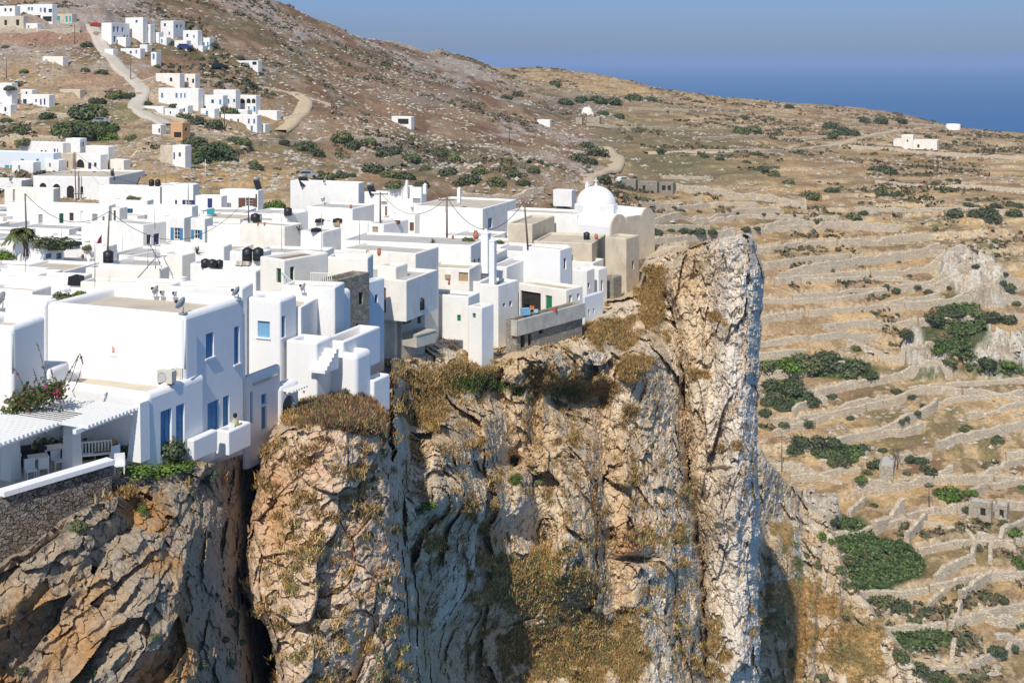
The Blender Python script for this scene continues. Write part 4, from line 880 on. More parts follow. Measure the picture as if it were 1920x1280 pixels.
dc = (-5.6, 4.8, 0); zd = H-1.9
m = MB(); n = 8; m.lathe([(2.8, 0), (2.8, 2.1), (2.6, 2.2)], (dc[0], dc[1], zd), n=8, sm=False); m.build('drum', M_WHITE2, ch)
prof = [(2.55*math.cos(a), 2.1+2.35*math.sin(a)) for a in [math.pi/2*i/12 for i in range(13)]]
m = MB(); m.lathe(prof, (dc[0], dc[1], zd), n=40); dm = m.build('dome', M_WHITE2, ch)
m = MB(); zt = zd+4.42; m.box(dc[0]-.14, dc[0]+.14, dc[1]-.14, dc[1]+.14, zt, zt+.3); m.box(dc[0]-.05, dc[0]+.05, dc[1]-.05, dc[1]+.05, zt+.3, zt+1.05); m.box(dc[0]-.3, dc[0]+.3, dc[1]-.05, dc[1]+.05, zt+.62, zt+.74); m.build('cross', M_WHITE2, dm)
m = MB(); m.box(dc[0]-.3, dc[0]+.3, dc[1]-2.66, dc[1]-2.58, zd+.8, zd+1.5); wn = m.build('window', M_BROWN, ch)
m = MB(); m.box(dc[0]-3.4, dc[0]-2.9, dc[1]+2.2, dc[1]+2.7, zd+1, zd+4.2); m.box(dc[0]-3.3, dc[0]-3.0, dc[1]+2.3, dc[1]+2.6, zd+4.2, zd+4.6); m.build('belfry', M_WHITE2, ch)
# small white shed and stone sheds in the fields behind
FIELD = [ (1072,357,1037,1075,377,22,M_WHITE,M_ROOF,[],'small white shed in the field left of the dome'),
 (1192,337,1166,1195,356,20,M_GREYST,M_ROOFG,[],'left grey stone shed behind the dome'),(1232,341,1196,1236,362,20,M_GREYST,M_ROOFG,[('f',1205,348,1210,356,'hole','dark')],'middle grey stone shed behind the dome'),
 (1262,343,1236,1266,364,20,M_GREYST,M_ROOFG,[('f',1241,348,1248,357,'hole','dark'),('f',1252,348,1258,357,'hole','dark')],'right grey stone shed with two dark windows behind the dome'),
 (1031,225,1007,1034,238,22,M_WHITE,M_ROOFG,[],'tiny white hut at the foot of the rocky slope'),(1091,221,1079,1093,234,22,M_PALEST,M_ROOFG,[],'left stone shed by the far little dome'),(1124,220,1101,1127,235,22,M_PALEST,M_ROOFG,[],'right stone shed by the far little dome'),
 (1712,254,1690,1715,280,24,M_CREAM,M_ROOF,[('f',1700,262,1703,266,'hole','dark')],'upper block of the lone cream farmhouse in the far fields'),(1757,264,1675,1761,283,24,M_CREAM,M_ROOF,[('f',1702,270,1706,280,'sh','brown'),('f',1720,271,1724,277,'hole','dark')],'long low block of the lone cream farmhouse in the far fields'),
 (1770,217+12,1768,1772,243,22,M_WHITE,M_ROOF,[],''),
 (1675,875,1648,1700,898,20,M_PALEST,M_ROOFG,[],'small roofless stone hut under the bare tree on the terraces'),(1858,944,1816,1862,975,30,M_PALEST,M_ROOFG,[('f',1838,952,1848,966,'hole','dark')],'left stone field hut among the right hand terraces'),(1888,948,1864,1893,972,30,M_PALEST,M_ROOFG,[('f',1874,955,1882,970,'hole','dark')],'right stone field hut with a dark doorway among the terraces')]
HILL = [
 (44,30,-2,48,55,M_TAN,[('f',8,38,13,48,'hole','dark'),('f',30,37,36,48,'hole','dark')],'stone fronted house below the top left white house'),
 (70,44,46,73,58,M_WHITE,[('f',52,48,55,54,'sh','blue')],'low white annexe in front of the dark porches'),
 (236,70,212,240,86,M_WHITE,[('f',218,75,221,83,'sh','blue')],'low white forecourt house of the hill hotel'),
 (312,70,296,316,84,M_WHITE,[('f',302,74,305,81,'sh','blue')],'small white house left of the right hill cluster middle'),
 (380,86,358,384,95,M_WHITE,[],'low white yard wall house under the right hill cluster'),
 (276,84,262,280,96,M_WHITE,[],'tiny white store behind the single storey house'),
 (352,198,322,356,214,M_WHITE,[('f',330,203,334,212,'sh','blue'),('f',344,203,347,210,'win','blue')],'low white house in front of the leftmost hotel wing'),
 (402,204,376,406,220,M_WHITE,[('f',386,208,390,217,'sh','blue')],'low white house in front of the middle hotel wing'),
 (464,206,440,468,224,M_WHITE,[('f',448,211,451,220,'sh','blue')],'white terrace house below the dark arches'),
 (62,304,22,66,326,M_WHITE,[('f',34,310,38,318,'sh','turq')],'white house in front of the long bluish house'),
 (110,300,84,114,322,M_WHITE,[('f',92,306,95,313,'win','navy')],'white cube between the bluish house and the tan cube'),
 (232,300,204,236,318,M_CREAM,[],'low cream store right of the dark arch house'),
 (20,196,-6,24,212,M_WHITE,[('f',8,201,12,209,'sh','navy')],'white house at the left edge below the middle hillside'),
 (212,92,196,215,104,M_WHITE,[],'little white store beside the bend below the hill hotel'),
 (60,168,38,64,182,M_WHITE,[('f',48,172,51,178,'win','navy')],'small white upper house at the left of the hillside'),
 (150,168,112,154,180,M_TAN,[],'low stone sheepfold left of the hill road')
,
 (28,11,-10,33,42,M_WHITE,[('f',8,16,12,22,'hole','dark'),('f',18,16,22,22,'hole','dark')],'white house at the top left corner of the hillside'),
 (98,8,32,102,42,M_WHITE,[('f',52,14,56,20,'sh','blue'),('f',58,14,62,20,'sh','blue'),('f',75,15,78,23,'sh','blue'),('f',82,15,86,24,'sh','navy'),('f',91,17,98,24,'win','blue'),('f',56,29,76,41,'hole','dark'),('f',80,31,97,41,'hole','dark')],'big white house with blue shutters and dark porches on the top left hillside'),
 (135,26,103,138,43,M_TAN,[('f',108,31,113,42,'sh','turq'),('f',123,31,127,42,'sh','turq'),('f',130,31,133,42,'sh','turq')],'tan stone house with turquoise doors near the hill road'),
 (209,43,190,243,82,M_WHITE,[('r',212,50,216,60,'sh','blue'),('r',219,50,223,60,'sh','blue'),('r',228,52,232,60,'sh','blue'),('r',213,68,217,79,'win','blue'),('r',232,66,235,74,'sh','blue'),('r',238,66,241,74,'sh','blue')],'white house with a shaded side of blue shutters right of the hill road'),
 (268,33,235,271,80,M_WHITE,[('f',254,38,258,43,'win','blue')],'tall white tower house above the terrace of the hill hotel'),
 (282,46,252,285,80,M_WHITE,[('f',261,50,264,56,'sh','blue'),('f',274,52,278,58,'win','blue'),('f',270,67,273,74,'sh','blue'),('f',256,66,258,74,'sh','blue')],'white cube house right of the tower on the hillside'),
 (298,61,283,300,80,M_WHITE,[],'small plain white cube between two hillside houses'),
 (325,39,301,347,72,M_WHITE,[('f',307,44,311,50,'win','blue'),('r',330,47,334,53,'win','blue'),('r',338,47,341,53,'win','blue'),('f',303,60,306,66,'sh','blue'),('f',316,60,319,66,'sh','blue')],'white two storey house farthest up the right hill cluster'),
 (371,57,343,373,90,M_WHITE,[('f',349,64,353,70,'win','blue'),('f',362,66,365,72,'sh','blue')],'white house in the middle of the right hill cluster'),
 (393,71,369,396,93,M_WHITE,[('f',373,80,376,90,'sh','blue'),('f',381,80,384,90,'sh','blue'),('f',388,79,391,90,'sh','blue')],'white end house of the right hill cluster with three blue doors'),
 (350,76,327,356,93,M_WHITE,[('f',335,82,338,91,'sh','blue')],'low white house in front of the right hill cluster'),
 (263,91,226,267,108,M_WHITE,[('f',229,96,232,103,'sh','blue'),('f',243,96,247,101,'win','blue'),('f',254,94,257,101,'sh','blue')],'single storey white house below the hill hotel'),
 (293,98,283,296,125,M_WHITE,[('f',286,101,290,112,'sh','blue')],'narrow white hut with one blue door on the hillside'),
 (484,114,426,488,134,M_WHITE,[('f',456,118,467,130,'sh','sky'),('f',473,116,481,122,'win','navy'),('f',436,120,440,130,'sh','grey')],'long low white house with grey blue doors below the rocky slope'),
 (337,138,292,341,166,M_CREAM,[('f',318,146,323,153,'hole','dark')],'left half of the unfinished cream house on the hillside'),
 (366,139,322,368,166,M_CREAM,[('f',341,146,345,152,'hole','dark'),('f',350,146,353,152,'hole','dark'),('f',360,148,364,156,'win','navy')],'right half of the unfinished cream house on the hillside'),
 (372,166,297,376,205,M_WHITE,[('f',302,175,306,184,'sh','blue'),('f',329,175,333,184,'sh','blue'),('f',338,175,341,184,'sh','blue'),('f',345,175,348,184,'sh','blue')],'white hotel wing with four blue shutters, leftmost of the long hill hotel'),
 (418,179,358,421,212,M_WHITE,[('f',359,187,364,197,'sh','blue'),('f',368,187,372,196,'sh','blue'),('f',396,187,401,194,'win','blue'),('f',411,187,415,196,'sh','blue'),('f',382,199,386,205,'win','blue')],'white hotel wing with blue shutters in the middle of the long hill hotel'),
 (442,169,400,445,210,M_WHITE,[('f',425,186,430,195,'sh','blue'),('f',437,186,441,192,'win','blue')],'taller white hotel block behind the arched wing on the hillside'),
 (480,179,442,484,216,M_WHITE,[('f',449,185,459,194,'hole_arch','dark'),('f',462,185,470,194,'hole_arch','dark'),('f',472,185,479,194,'hole_arch','dark'),('f',465,200,468,210,'sh','blue'),('f',475,200,479,210,'sh','blue')],'white hotel wing with three dark arches on the hillside'),
 (519,208,484,522,224,M_WHITE,[],'white stepped wall running down from the arched hotel wing'),
 (306,200,262,308,213,M_WHITE,[],'low white boundary wall left of the long hill hotel'),
 (336,204,309,340,218,M_WHITE,[('f',318,209,321,214,'win','blue')],'small white house under the left hotel wing'),
 (482,216,414,485,247,M_WHITE,[('f',431,223,434,232,'sh','navy'),('f',445,223,448,232,'sh','navy'),('f',465,223,468,232,'sh','navy'),('f',475,223,478,232,'sh','navy'),('f',435,237,438,244,'sh','grey'),('f',447,237,450,244,'sh','grey'),('f',458,237,461,244,'sh','grey'),('f',470,236,474,246,'sh','blue')],'white two storey house with rows of small windows in front of the hill hotel'),
 (497,233,483,499,247,M_WHITE,[],'small white annexe right of the house with rows of small windows'),
 (342,230,320,357,262,M_OCHRE,[('f',326,248,340,258,'hole','dark'),('r',347,240,351,246,'hole','dark')],'ochre painted house at the lower bend of the hill road'),
 (301,234,285,304,252,M_WHITE,[('f',297,241,300,249,'hole','dark')],'tiny white hut left of the ochre house'),
 (22,156,-8,26,196,M_WHITE,[],'white house at the left edge in the middle of the hillside'),
 (92,178,36,96,200,M_WHITE,[('f',43,186,50,197,'sh','navy'),('f',66,186,69,192,'sh','navy'),('f',75,186,78,197,'sh','navy'),('f',82,185,85,197,'sh','navy')],'long white house with navy doors at the left of the hillside'),
 (771,219,734,774,242,M_WHITE,[('f',746,223,766,233,'hole','dark')],'lone white house with a dark porch on the orange cutting'),
 (118,106,80,122,122,M_CREAM,[('f',85,112,89,119,'sh','turq')],'low cream house with a turquoise door on the left hillside'),
]
def onland(cx, cy, lx, rx, by, yaw, wm, rm, wins, lab, nm='hill_house', r=.06):
    g = ray_land(cx, by, y0=200)
    if g is None: print('no land', lab); return
    Y = g.y-(9 if 'left of the dome' in lab else 1); b = Box(cx, cy, lx, rx, Y=Y, yaw=yaw, zb=P3(cx, by, Y).z-1.2)
    return house(nm, lab, 'house' if 'shed' not in nm else 'shed', b, wins, wall=wm, roof=rm, r=r, rt=.08, par=.3, t=.3, big=False)
for (cx, cy, lx, rx, by, yaw, wm, rm, wins, lab) in FIELD:
    if lab: onland(cx, cy, lx, rx, by, yaw, wm, rm, wins, lab, 'field_shed' if 'shed' in lab or 'hut' in lab else 'farmhouse')
for (cx, cy, lx, rx, by, wm, wins, lab) in HILL: onland(cx, cy, lx, rx, by, 24, wm, M_ROOFG, wins, lab)
# round white water cistern and far dome
g = ray_land(1787, 243); e = empty('cistern', g, 'round white cistern beside the far fields near the skyline', 'cistern')
w_ = 13*g.y/F; MB().lathe([(w_, -1), (w_, 3.0), (w_*.85, 3.05), (w_*.85, 2.6), (0, 2.6)], n=20).build('wall', M_WHITE, e)
g = ray_land(1101, 216); e = empty('chapel', g, 'tiny cream chapel dome beside two stone sheds under the far hill', 'chapel')
w_ = 11*g.y/F; MB().box(-w_, w_, -w_, w_, -1, 1.2).build('wall', M_CREAM, e); MB().lathe([(w_*.95*math.cos(a), 1.2+w_*.9*math.sin(a)) for a in [math.pi/2*i/6 for i in range(7)]], n=16).build('dome', M_CREAM, e)

# ------------------------------------------------------------------ roads and dry stone walls laid over the land
def drape(pts, n=60, closed=False):
    W = [ray_land(px, py) for px, py in pts]; W = [p for p in W if p is not None]
    d = [0]
    for a, b in zip(W[:-1], W[1:]): d.append(d[-1]+math.hypot(b.x-a.x, b.y-a.y))
    t = np.linspace(0, d[-1], n); xs = np.interp(t, d, [p.x for p in W]); ys = np.interp(t, d, [p.y for p in W])
    k = max(1, n//14); ker = np.ones(2*k+1)/(2*k+1)
    if len(W) > 3: xs[k:-k] = np.convolve(xs, ker, 'valid'); ys[k:-k] = np.convolve(ys, ker, 'valid')
    return xs, ys, d[-1]
M_DIRT = mat('dirt_road', (.50, .40, .27), var=.12, scale=.8, dirt=(.60, .50, .38), dscale=.3, damt=.5)
M_CONCR = mat('concrete_road', (.50, .45, .38), var=.08, scale=.5, dirt=(.40, .35, .28), dscale=.3, damt=.5)
def road(pts, width, m, nm='hill_road'):
    xs, ys, L = drape(pts, 90); dx = np.gradient(xs); dy = np.gradient(ys); l = np.hypot(dx, dy)+1e-6; nx, ny = -dy/l, dx/l
    V = []; zc = None
    k = 5; offs = np.linspace(-width/2, width/2, k)
    Zs = np.mean(np.stack([land(xs+nx*o_, ys+ny*o_) for o_ in offs]), 0)+.15
    Zs = np.convolve(np.pad(Zs, 3, 'edge'), np.ones(7)/7, 'valid')+.25
    for o_ in offs: V.append(np.stack([xs+nx*o_, ys+ny*o_, Zs], -1))
    V.append(np.stack([xs+nx*(width/2+.2), ys+ny*(width/2+.2), Zs-.8], -1)); V.insert(0, np.stack([xs-nx*(width/2+.2), ys-ny*(width/2+.2), Zs-.8], -1))
    V = np.stack(V, 1); n0, n1 = V.shape[:2]; ii = np.arange(n0*n1).reshape(n0, n1)
    Q = np.stack([ii[:-1, :-1], ii[1:, :-1], ii[1:, 1:], ii[:-1, 1:]], -1).reshape(-1, 4)
    tag(link_mesh(nm, np_mesh(nm, V.reshape(-1, 3), Q), m), kind='structure')
road([(172,44),(182,66),(196,92),(215,118),(242,142),(266,160),(276,172),(262,184),(247,198),(258,212),(290,220),(318,236)], 3.6, M_CONCR)
road([(522,247),(545,232),(566,212),(573,195),(566,182),(550,173)], 4., M_DIRT, 'dirt_track')
road([(1132,275),(1140,287),(1158,297),(1152,315),(1120,325),(1092,335),(1098,348)], 5., M_DIRT, 'dirt_track')
road([(1210,288),(1320,287),(1435,286),(1520,278),(1585,270),(1660,250),(1740,240)], 3.5, M_DIRT, 'field_track')
LM = [('the rock pinnacle', 1330, 620), ('the white crag with green scrub', 1735, 620), ('the big pale crag', 1825, 470), ('the bare tree hut', 1675, 885), ('the twin field huts', 1860, 960), ('the lone farmhouse', 1720, 270), ('the domed chapel', 1120, 380),
      ('the dark green thicket', 1660, 1060), ('the lone white house on the slope', 754, 230), ('the long hill hotel', 400, 195), ('the right hill cluster', 340, 65), ('the top left houses', 70, 35), ('the ochre house', 340, 245), ('the arcade house', 150, 350), ('the far little dome', 1101, 210),
      ('the stone sheds', 1215, 350), ('the right edge fields', 1900, 760), ('the grassy gully', 780, 960), ('the pale boulder on the spur', 1530, 950), ('the left edge white house', 30, 180), ('the lower right corner', 1880, 1230)]
USED = {}
def where(px, py):
    best = sorted(LM, key=lambda q: (px-q[1])**2+(py-q[2])**2*2.2)
    for nmL, x, y in best[:4]:
        dx, dy = px-x, py-y; dist = math.hypot(dx, dy)
        w1 = 'right of' if dx > 0 else 'left of'; w2 = 'below' if dy > 0 else 'above'
        if abs(dx) > 2.5*abs(dy): d = w1
        elif abs(dy) > 2.5*abs(dx): d = w2
        else: d = w2+' and '+w1
        yield (('just ' if dist < 55 else 'well ' if dist > 190 else '')+d+' '+nmL)
def ulabel(desc, px, py):
    for w_ in where(px, py):
        s_ = desc+' '+w_
        if s_ not in USED: USED[s_] = 1; return s_
    w_ = next(where(px, py))
    for q in ('nearer', 'farther', 'third', 'fourth', 'fifth', 'sixth', 'seventh', 'eighth', 'ninth', 'tenth'):
        s_ = q+' '+desc+' '+w_
        if s_ not in USED: USED[s_] = 1; return s_
    return desc+' '+w_
M_FIELDW = stone_mat('field_wall_stone', [(.50, .42, .31), (.66, .55, .40), (.56, .49, .39), (.72, .62, .47)], (.34, .26, .17), scale=1.5, bump=.06, squash=1.8)
def dry_wall(pts, hpx, thick=.8, m=M_FIELDW, desc='pale dry stone terrace wall'):
    xs, ys, L = drape(pts, 60)
    if L > 1: wall_strip(xs, ys, L, hpx*float(np.mean(ys))/F, thick, m, desc, *pts[len(pts)//2])
def wall_strip(xs, ys, L, h, thick, m, desc, lx_, ly_, base=0.):
    dx = np.gradient(xs); dy = np.gradient(ys); l = np.hypot(dx, dy)+1e-6; nx, ny = -dy/l, dx/l
    jit = (fbm(xs/1.4, ys/1.4, 0*xs, 3, 900)-.5); gap = vnoise(xs/5., ys/5., 0*xs, 905)
    z0 = land(xs, ys); zt = np.convolve(np.pad(z0, 6, 'edge'), np.ones(13)/13, 'valid')+base+h*(.92+.5*jit)*(1-.6*sstep(.74, .86, gap))
    rings = []
    for o_, zz, ex in ((-1, z0-1.5, .12), (-1, zt-.12, 0), (-.7, zt, 0), (.7, zt+.02, 0), (1, zt-.12, 0), (1, z0-1.5, .12)):
        tt_ = (thick/2+ex)*o_*(1+.5*jit); rings.append(np.stack([xs+nx*tt_, ys+ny*tt_, zz], -1))
    V = np.stack(rings, 1); n0, n1 = V.shape[:2]; ii = np.arange(n0*n1).reshape(n0, n1)
    Q = np.stack([ii[:-1, :-1], ii[1:, :-1], ii[1:, 1:], ii[:-1, 1:]], -1).reshape(-1, 4)
    caps = np.array([[ii[0, 0], ii[0, 1], ii[0, 4], ii[0, 5]], [ii[0, 1], ii[0, 2], ii[0, 3], ii[0, 4]], [ii[-1, 5], ii[-1, 4], ii[-1, 1], ii[-1, 0]], [ii[-1, 4], ii[-1, 3], ii[-1, 2], ii[-1, 1]]])
    me = np_mesh('dry_stone_wall', V.reshape(-1, 3), np.concatenate([Q, caps]), smooth=False)
    o = link_mesh('dry_stone_wall', me, m); tag(o, ulabel(('long ' if L > 26 else 'short ' if L < 13 else '')+desc, lx_, ly_), 'stone wall', 'dry stone walls on the terraces')
WALLS = [ # base polyline in the photograph, height in rows
 ([(1535,737),(1600,724),(1660,717)],15),([(1567,777),(1610,762),(1665,750)],12),([(1450,817),(1500,804),(1550,787)],13),([(1545,845),(1600,828),(1680,808),(1750,773),(1756,758)],18),
 ([(1702,737),(1780,724),(1920,710)],9),([(1755,759),(1830,749),(1930,738)],10),([(1810,784),(1930,765)],11),([(1755,842),(1790,829),(1930,800)],16),([(1600,917),(1680,917),(1730,902),(1785,887)],16),
 ([(1440,880),(1515,887),(1580,907)],14),([(1640,1002),(1692,957)],24),([(1700,1017),(1735,977)],20),([(1592,968),(1622,942)],14),([(1752,1093),(1822,1052),(1828,1030)],18),([(1800,1125),(1862,1078)],20),
 ([(1740,1142),(1770,1112)],14),([(1835,1148),(1865,1172),(1930,1172)],20),([(1815,943),(1850,917)],18),([(1800,987),(1825,1017),(1825,1057)],10),([(1830,1009),(1880,1017),(1905,1032)],10),
 ([(1857,1017),(1857,1057)],9),([(1785,1182),(1800,1142)],18),([(1487,782),(1515,762),(1550,757)],14),([(1865,1197),(1930,1202)],10),([(1785,1240),(1790,1205)],12),([(1830,902),(1880,877),(1930,862)],12),
 ([(1860,917),(1930,892)],12),([(1875,1017),(1880,999),(1930,977)],12),([(1890,1080),(1930,1095)],10),([(1680,965),(1740,985),(1790,990)],9),([(1590,640),(1700,640),(1800,655)],8),
 ([(1211,452),(1327,444),(1375,436)],14),([(1418,435),(1478,420),(1590,427),(1684,435)],16),([(1590,277),(1760,292),(1930,302)],7),([(1246,289),(1435,287),(1581,274)],6),([(1211,427),(1330,430)],9),
 ([(1460,523),(1568,504),(1761,470)],17),([(1426,607),(1503,590)],15),([(1598,582),(1761,560)],14),([(1267,358),(1418,375),(1512,392)],14),([(1211,405),(1400,409),(1572,414)],10),([(1420,560),(1560,566),(1660,548)],9),
 ([(1426,650),(1520,638),(1640,628)],11),([(1500,530),(1640,524),(1790,512)],9),([(1850,545),(1930,538)],9),([(1600,392),(1760,398),(1930,405)],8),([(1640,345),(1790,352),(1930,362)],8),([(1240,335),(1330,338)],6),
 ([(865,374),(945,376),(1017,362)],13),([(1200,385),(1330,388),(1420,392)],9),([(290,215),(330,226),(415,250)],6),([(355,256),(480,262),(610,262),(730,268)],7),([(212,298),(272,298)],15),([(1100,236),(1180,244),(1290,240)],5),([(1180,205),(1290,210),(1400,206)],5),
 ([(0,62),(60,60),(150,60)],7),([(40,212),(100,215),(210,222)],6),([(0,268),(60,268),(130,262)],9),([(250,160),(330,150),(420,152)],5),([(420,150),(520,170),(620,200)],4),([(1300,262),(1450,258),(1560,260)],5),([(1580,226),(1700,232),(1790,240)],4)]
for pts, hp in WALLS: dry_wall(pts, hp)

# more retaining walls, one along each terrace step that runs on long enough
def contour_walls(most=105):
    cand = []
    cols = np.arange(0, nc, 2); zt_ = ZB+(fbm(XX/45, YY/45, 0*XX+3, 3, 9)-.5)*5.5; stp = np.where(YY > 345, 1.7, 3.3); LV = np.floor(zt_/stp)
    rows = np.where((ysr > 212) & (ysr < 345))[0]; r0, r1 = rows[0], rows[-1]
    A_ = LV[r0:r1][:, cols]
    for lv in np.unique(A_):
        ge = A_ >= lv; first = ge.argmax(0); okc = ge.any(0) & (first > 0)
        run = []
        for j in range(len(cols)):
            good = okc[j] and BRK[r0+first[j], cols[j]] > .3 and TM[r0+first[j], cols[j]] > .5 and axs[cols[j]] > 1190 and (not run or abs(first[j]-run[-1][1]) < 4)
            if good: run.append((cols[j], first[j]))
            if (not good or len(run) > 42) and run:
                if len(run) > 9: cand.append(run)
                run = []
        if len(run) > 9: cand.append(run)
    rw = random.Random(12); rw.shuffle(cand); n = 0
    for run in cand:
        if n >= most: break
        c = np.array([q[0] for q in run]); r = np.array([q[1] for q in run])+r0; xs = XX[r, c]; ys = YY[r, c]; ys = np.convolve(np.pad(ys, 2, 'edge'), np.ones(5)/5, 'valid')
        mpx, mpy = proj((xs[len(xs)//2], ys[len(xs)//2], float(Z[r[len(xs)//2], c[len(xs)//2]])))
        if mpy > 1300 or (mpx < 1440 and mpy > 500) or (mpx < 1600 and mpy > 900): continue
        if any(((mpx-cx)/80)**2+((mpy-cy)/45)**2 < 1 for cx, cy in ((1660,1060),(1825,480),(1735,640),(1885,650))): continue
        L = float(np.hypot(np.diff(xs), np.diff(ys)).sum()); n += 1
        wall_strip(xs, ys-.5, L, rw.uniform(.9, 1.5), .7, M_FIELDW, rw.choice(['low dry stone terrace wall', 'stacked fieldstone terrace wall', 'straight stone terrace edge', 'curving stone terrace edge']), mpx, mpy, base=.55)
    print('contour walls', n, 'of', len(cand))
contour_walls()
# ------------------------------------------------------------------ terrace with pergola, retaining wall, furniture
def seg_frame(a, b):
    d = (b-a); L = math.hypot(d.x, d.y); ang = math.atan2(d.y, d.x); return L, ang
zc = -18.75
def pz(px, py, z): Y = -z*F/(py-YH); return Vector(((px-CX)*Y/F, Y, z))
a = pz(22, 918, zc); b = pz(212, 862, zc); d = (b-a).normalized(); a2 = a-d*9
L, ang = seg_frame(a2, b)
e = empty('retaining_wall', a2, 'rough rubble stone retaining wall with white coping below the pergola terrace', 'stone wall', rz=ang)
m = MB(); nx_ = 26
for i in range(nx_):
    x0 = L*i/nx_; x1 = L*(i+1)/nx_; m.quad((x0, -.05, -5.5), (x1, -.05, -5.5), (x1, .12, -.2), (x0, .12, -.2))
m.quad((0, .8, -.2), (L, .8, -.2), (L, .8, -5.5), (0, .8, -5.5)); m.quad((L, -.05, -5.5), (L, .8, -5.5), (L, .8, -.2), (L, .12, -.2)); m.quad((0, .12, -.2), (L, .12, -.2), (L, .8, -.2), (0, .8, -.2))
m.build('stonework', M_RUBBLE, e); MB().box(8.6, L+.05, -.08, .55, -.2, .02).build('coping', M_WHITE2, e)
c1 = pz(214, 905, -20.0); c2 = pz(272, 885, -20.0); L2, an2 = seg_frame(c1, c2)
e = empty('retaining_wall', c1, 'lower short rubble wall right of the coped retaining wall', 'stone wall', rz=an2)
MB().box(0, L2, 0, .5, -3, 0).build('stonework', M_RUBBLE, e)
# terrace floor
fl = [pz(-120, 1000, -19.75), pz(40, 925, -19.75), pz(215, 872, -19.75), pz(300, 850, -19.75), pz(300, 790, -19.75), pz(-200, 790, -19.75)]
me = bpy.data.meshes.new('terrace_floor'); bm = bmesh.new(); bm.faces.new([bm.verts.new(p) for p in fl]); bmesh.ops.triangulate(bm, faces=bm.faces); bm.to_mesh(me); bm.free()
tag(link_mesh('terrace_floor', me, M_PAVE), kind='structure')
zp = -17.2
def pergola(pA, pB, length, lab, nslat):
    """slats run leftwards (front tangent), their ends line up from A to B"""
    B = pz(*pB, zp); A = B-Vector((math.sin(B2.th), math.cos(B2.th), 0))*pA; Lw, an = seg_frame(A, B)
    e = empty('pergola', A, lab, 'pergola', 'white slatted pergolas', rz=an)   # local x = along A->B, local y = to the left
    for i in range(nslat):
        x = Lw*(i+.5)/nslat; MB().box(x-.065, x+.065, -.25, length, 0, .17).build('slat', M_TRIM, e)
    for yq in (.25, length*.5, length-.3): MB().box(-.3, Lw+.2, yq-.1, yq+.1, -.2, -.004).build('beam', M_TRIM, e)
    return e, Lw
pg1, l1 = pergola(3.6, (254, 767), 5.0, 'right slatted white pergola attached to the low annexe', 14)
pg2, l2 = pergola(8.5, (150, 780), 7.5, 'left slatted white pergola reaching the photo edge', 32)
for px, py, lab in [(135, 886, 'thick white column between the two pergolas'), (20, 905, 'white column near the left edge under the left pergola')]:
    p = pz(px, py-8, -19.75); e = empty('column', p, lab, 'column', 'pergola columns', rz=-.4)
    m = MB(); n = 0
    for (s0, s1, z0, z1) in ((.34, .26, 0, 2.42),):
        k = len(m.v); m.v += [(-s0, -s0, z0), (s0, -s0, z0), (s0, s0, z0), (-s0, s0, z0), (-s1, -s1, z1), (s1, -s1, z1), (s1, s1, z1), (-s1, s1, z1)]
        m.f += [(k, k+1, k+5, k+4), (k+1, k+2, k+6, k+5), (k+2, k+3, k+7, k+6), (k+3, k, k+4, k+7), (k+4, k+5, k+6, k+7)]; m.sm += [False]*5
    m.build('shaft', M_WHITE2, e)
p = pz(262, 862, -19.75); e = empty('buttress', p, 'white sloping buttress at the corner of the low annexe', 'buttress', rz=-.4)
MB().prism([(-.5, 0), (.35, 0), (.3, 2.9), (-.05, 2.9)], -.35, .35).build('shaft', M_WHITE2, e)
def chair(px, py, rz, m1, lab):
    e = empty('terrace_chair', pz(px, py, -19.75), lab, 'chair', 'terrace chairs', rz=rz)
    MB().box(-.24, .24, -.24, .24, .40, .46).build('seat', m1, e); MB().box(-.24, .24, .2, .26, .46, .92).build('backrest', m1, e)
    for x in (-.21, .21):
        for y in (-.21, .21): MB().box(x-.025, x+.025, y-.025, y+.025, 0, .4).build('leg', m1, e)
def table(px, py, lab, rz=.5):
    e = empty('terrace_table', pz(px, py, -19.75), lab, 'table', 'terrace tables', rz=rz)
    MB().box(-.45, .45, -.45, .45, .7, .75).build('table_top', M_TRIM, e)
    for x in (-.38, .38):
        for y in (-.38, .38): MB().box(x-.03, x+.03, y-.03, y+.03, 0, .7).build('leg', M_TRIM, e)
M_CUSH = mat('dark_cushion', (.05, .055, .09), rough=.9)
for i, (px, py, rz, mm, lab) in enumerate([(58,898,.6,M_TRIM,'white chair nearest the coping at the left'),(82,892,3.5,M_TRIM,'white chair across the table near the column'),(108,880,.8,M_TRIM,'white chair just left of the thick column'),(30,885,2.2,M_CUSH,'dark chair at the left edge table'),(50,872,.5,M_CUSH,'dark cushioned chair behind the left white chair'),(88,868,2.6,M_CUSH,'dark cushioned chair behind the middle table'),
     (222,872,.9,M_TRIM,'white chair alone at the right end of the terrace'),(10,868,.4,M_CUSH,'dark chair behind the left edge table'),(224,888,.3,M_TRIM,'small white stool by the lower wall')]): chair(px, py, rz, mm, lab)
table(72, 884, 'white square table in front of the column'); table(20, 880, 'white square table at the left edge'); table(100, 866, 'white square table behind the thick column')
e = empty('garden_bench', pz(170, 868, -19.75), 'slatted white garden bench under the right pergola', 'bench', rz=.35)
m = MB()
for q in range(5): m.box(-1, 1, -.25+q*.1, -.18+q*.1, .42, .46)
m.build('seat', M_TRIM, e)
m = MB()
for q in range(14): m.box(-1+q*.15, -.93+q*.15, .26, .3, .46, .95)
m.box(-1, 1, .25, .31, .92, .98); m.build('backrest', M_TRIM, e)
for x in (-.9, .9): MB().box(x-.04, x+.04, -.25, .28, 0, .42).build('leg', M_TRIM, e)
e = empty('garden_bench', pz(196, 862, -19.75), 'mustard yellow slatted bench beside the white garden bench', 'bench', rz=.35)
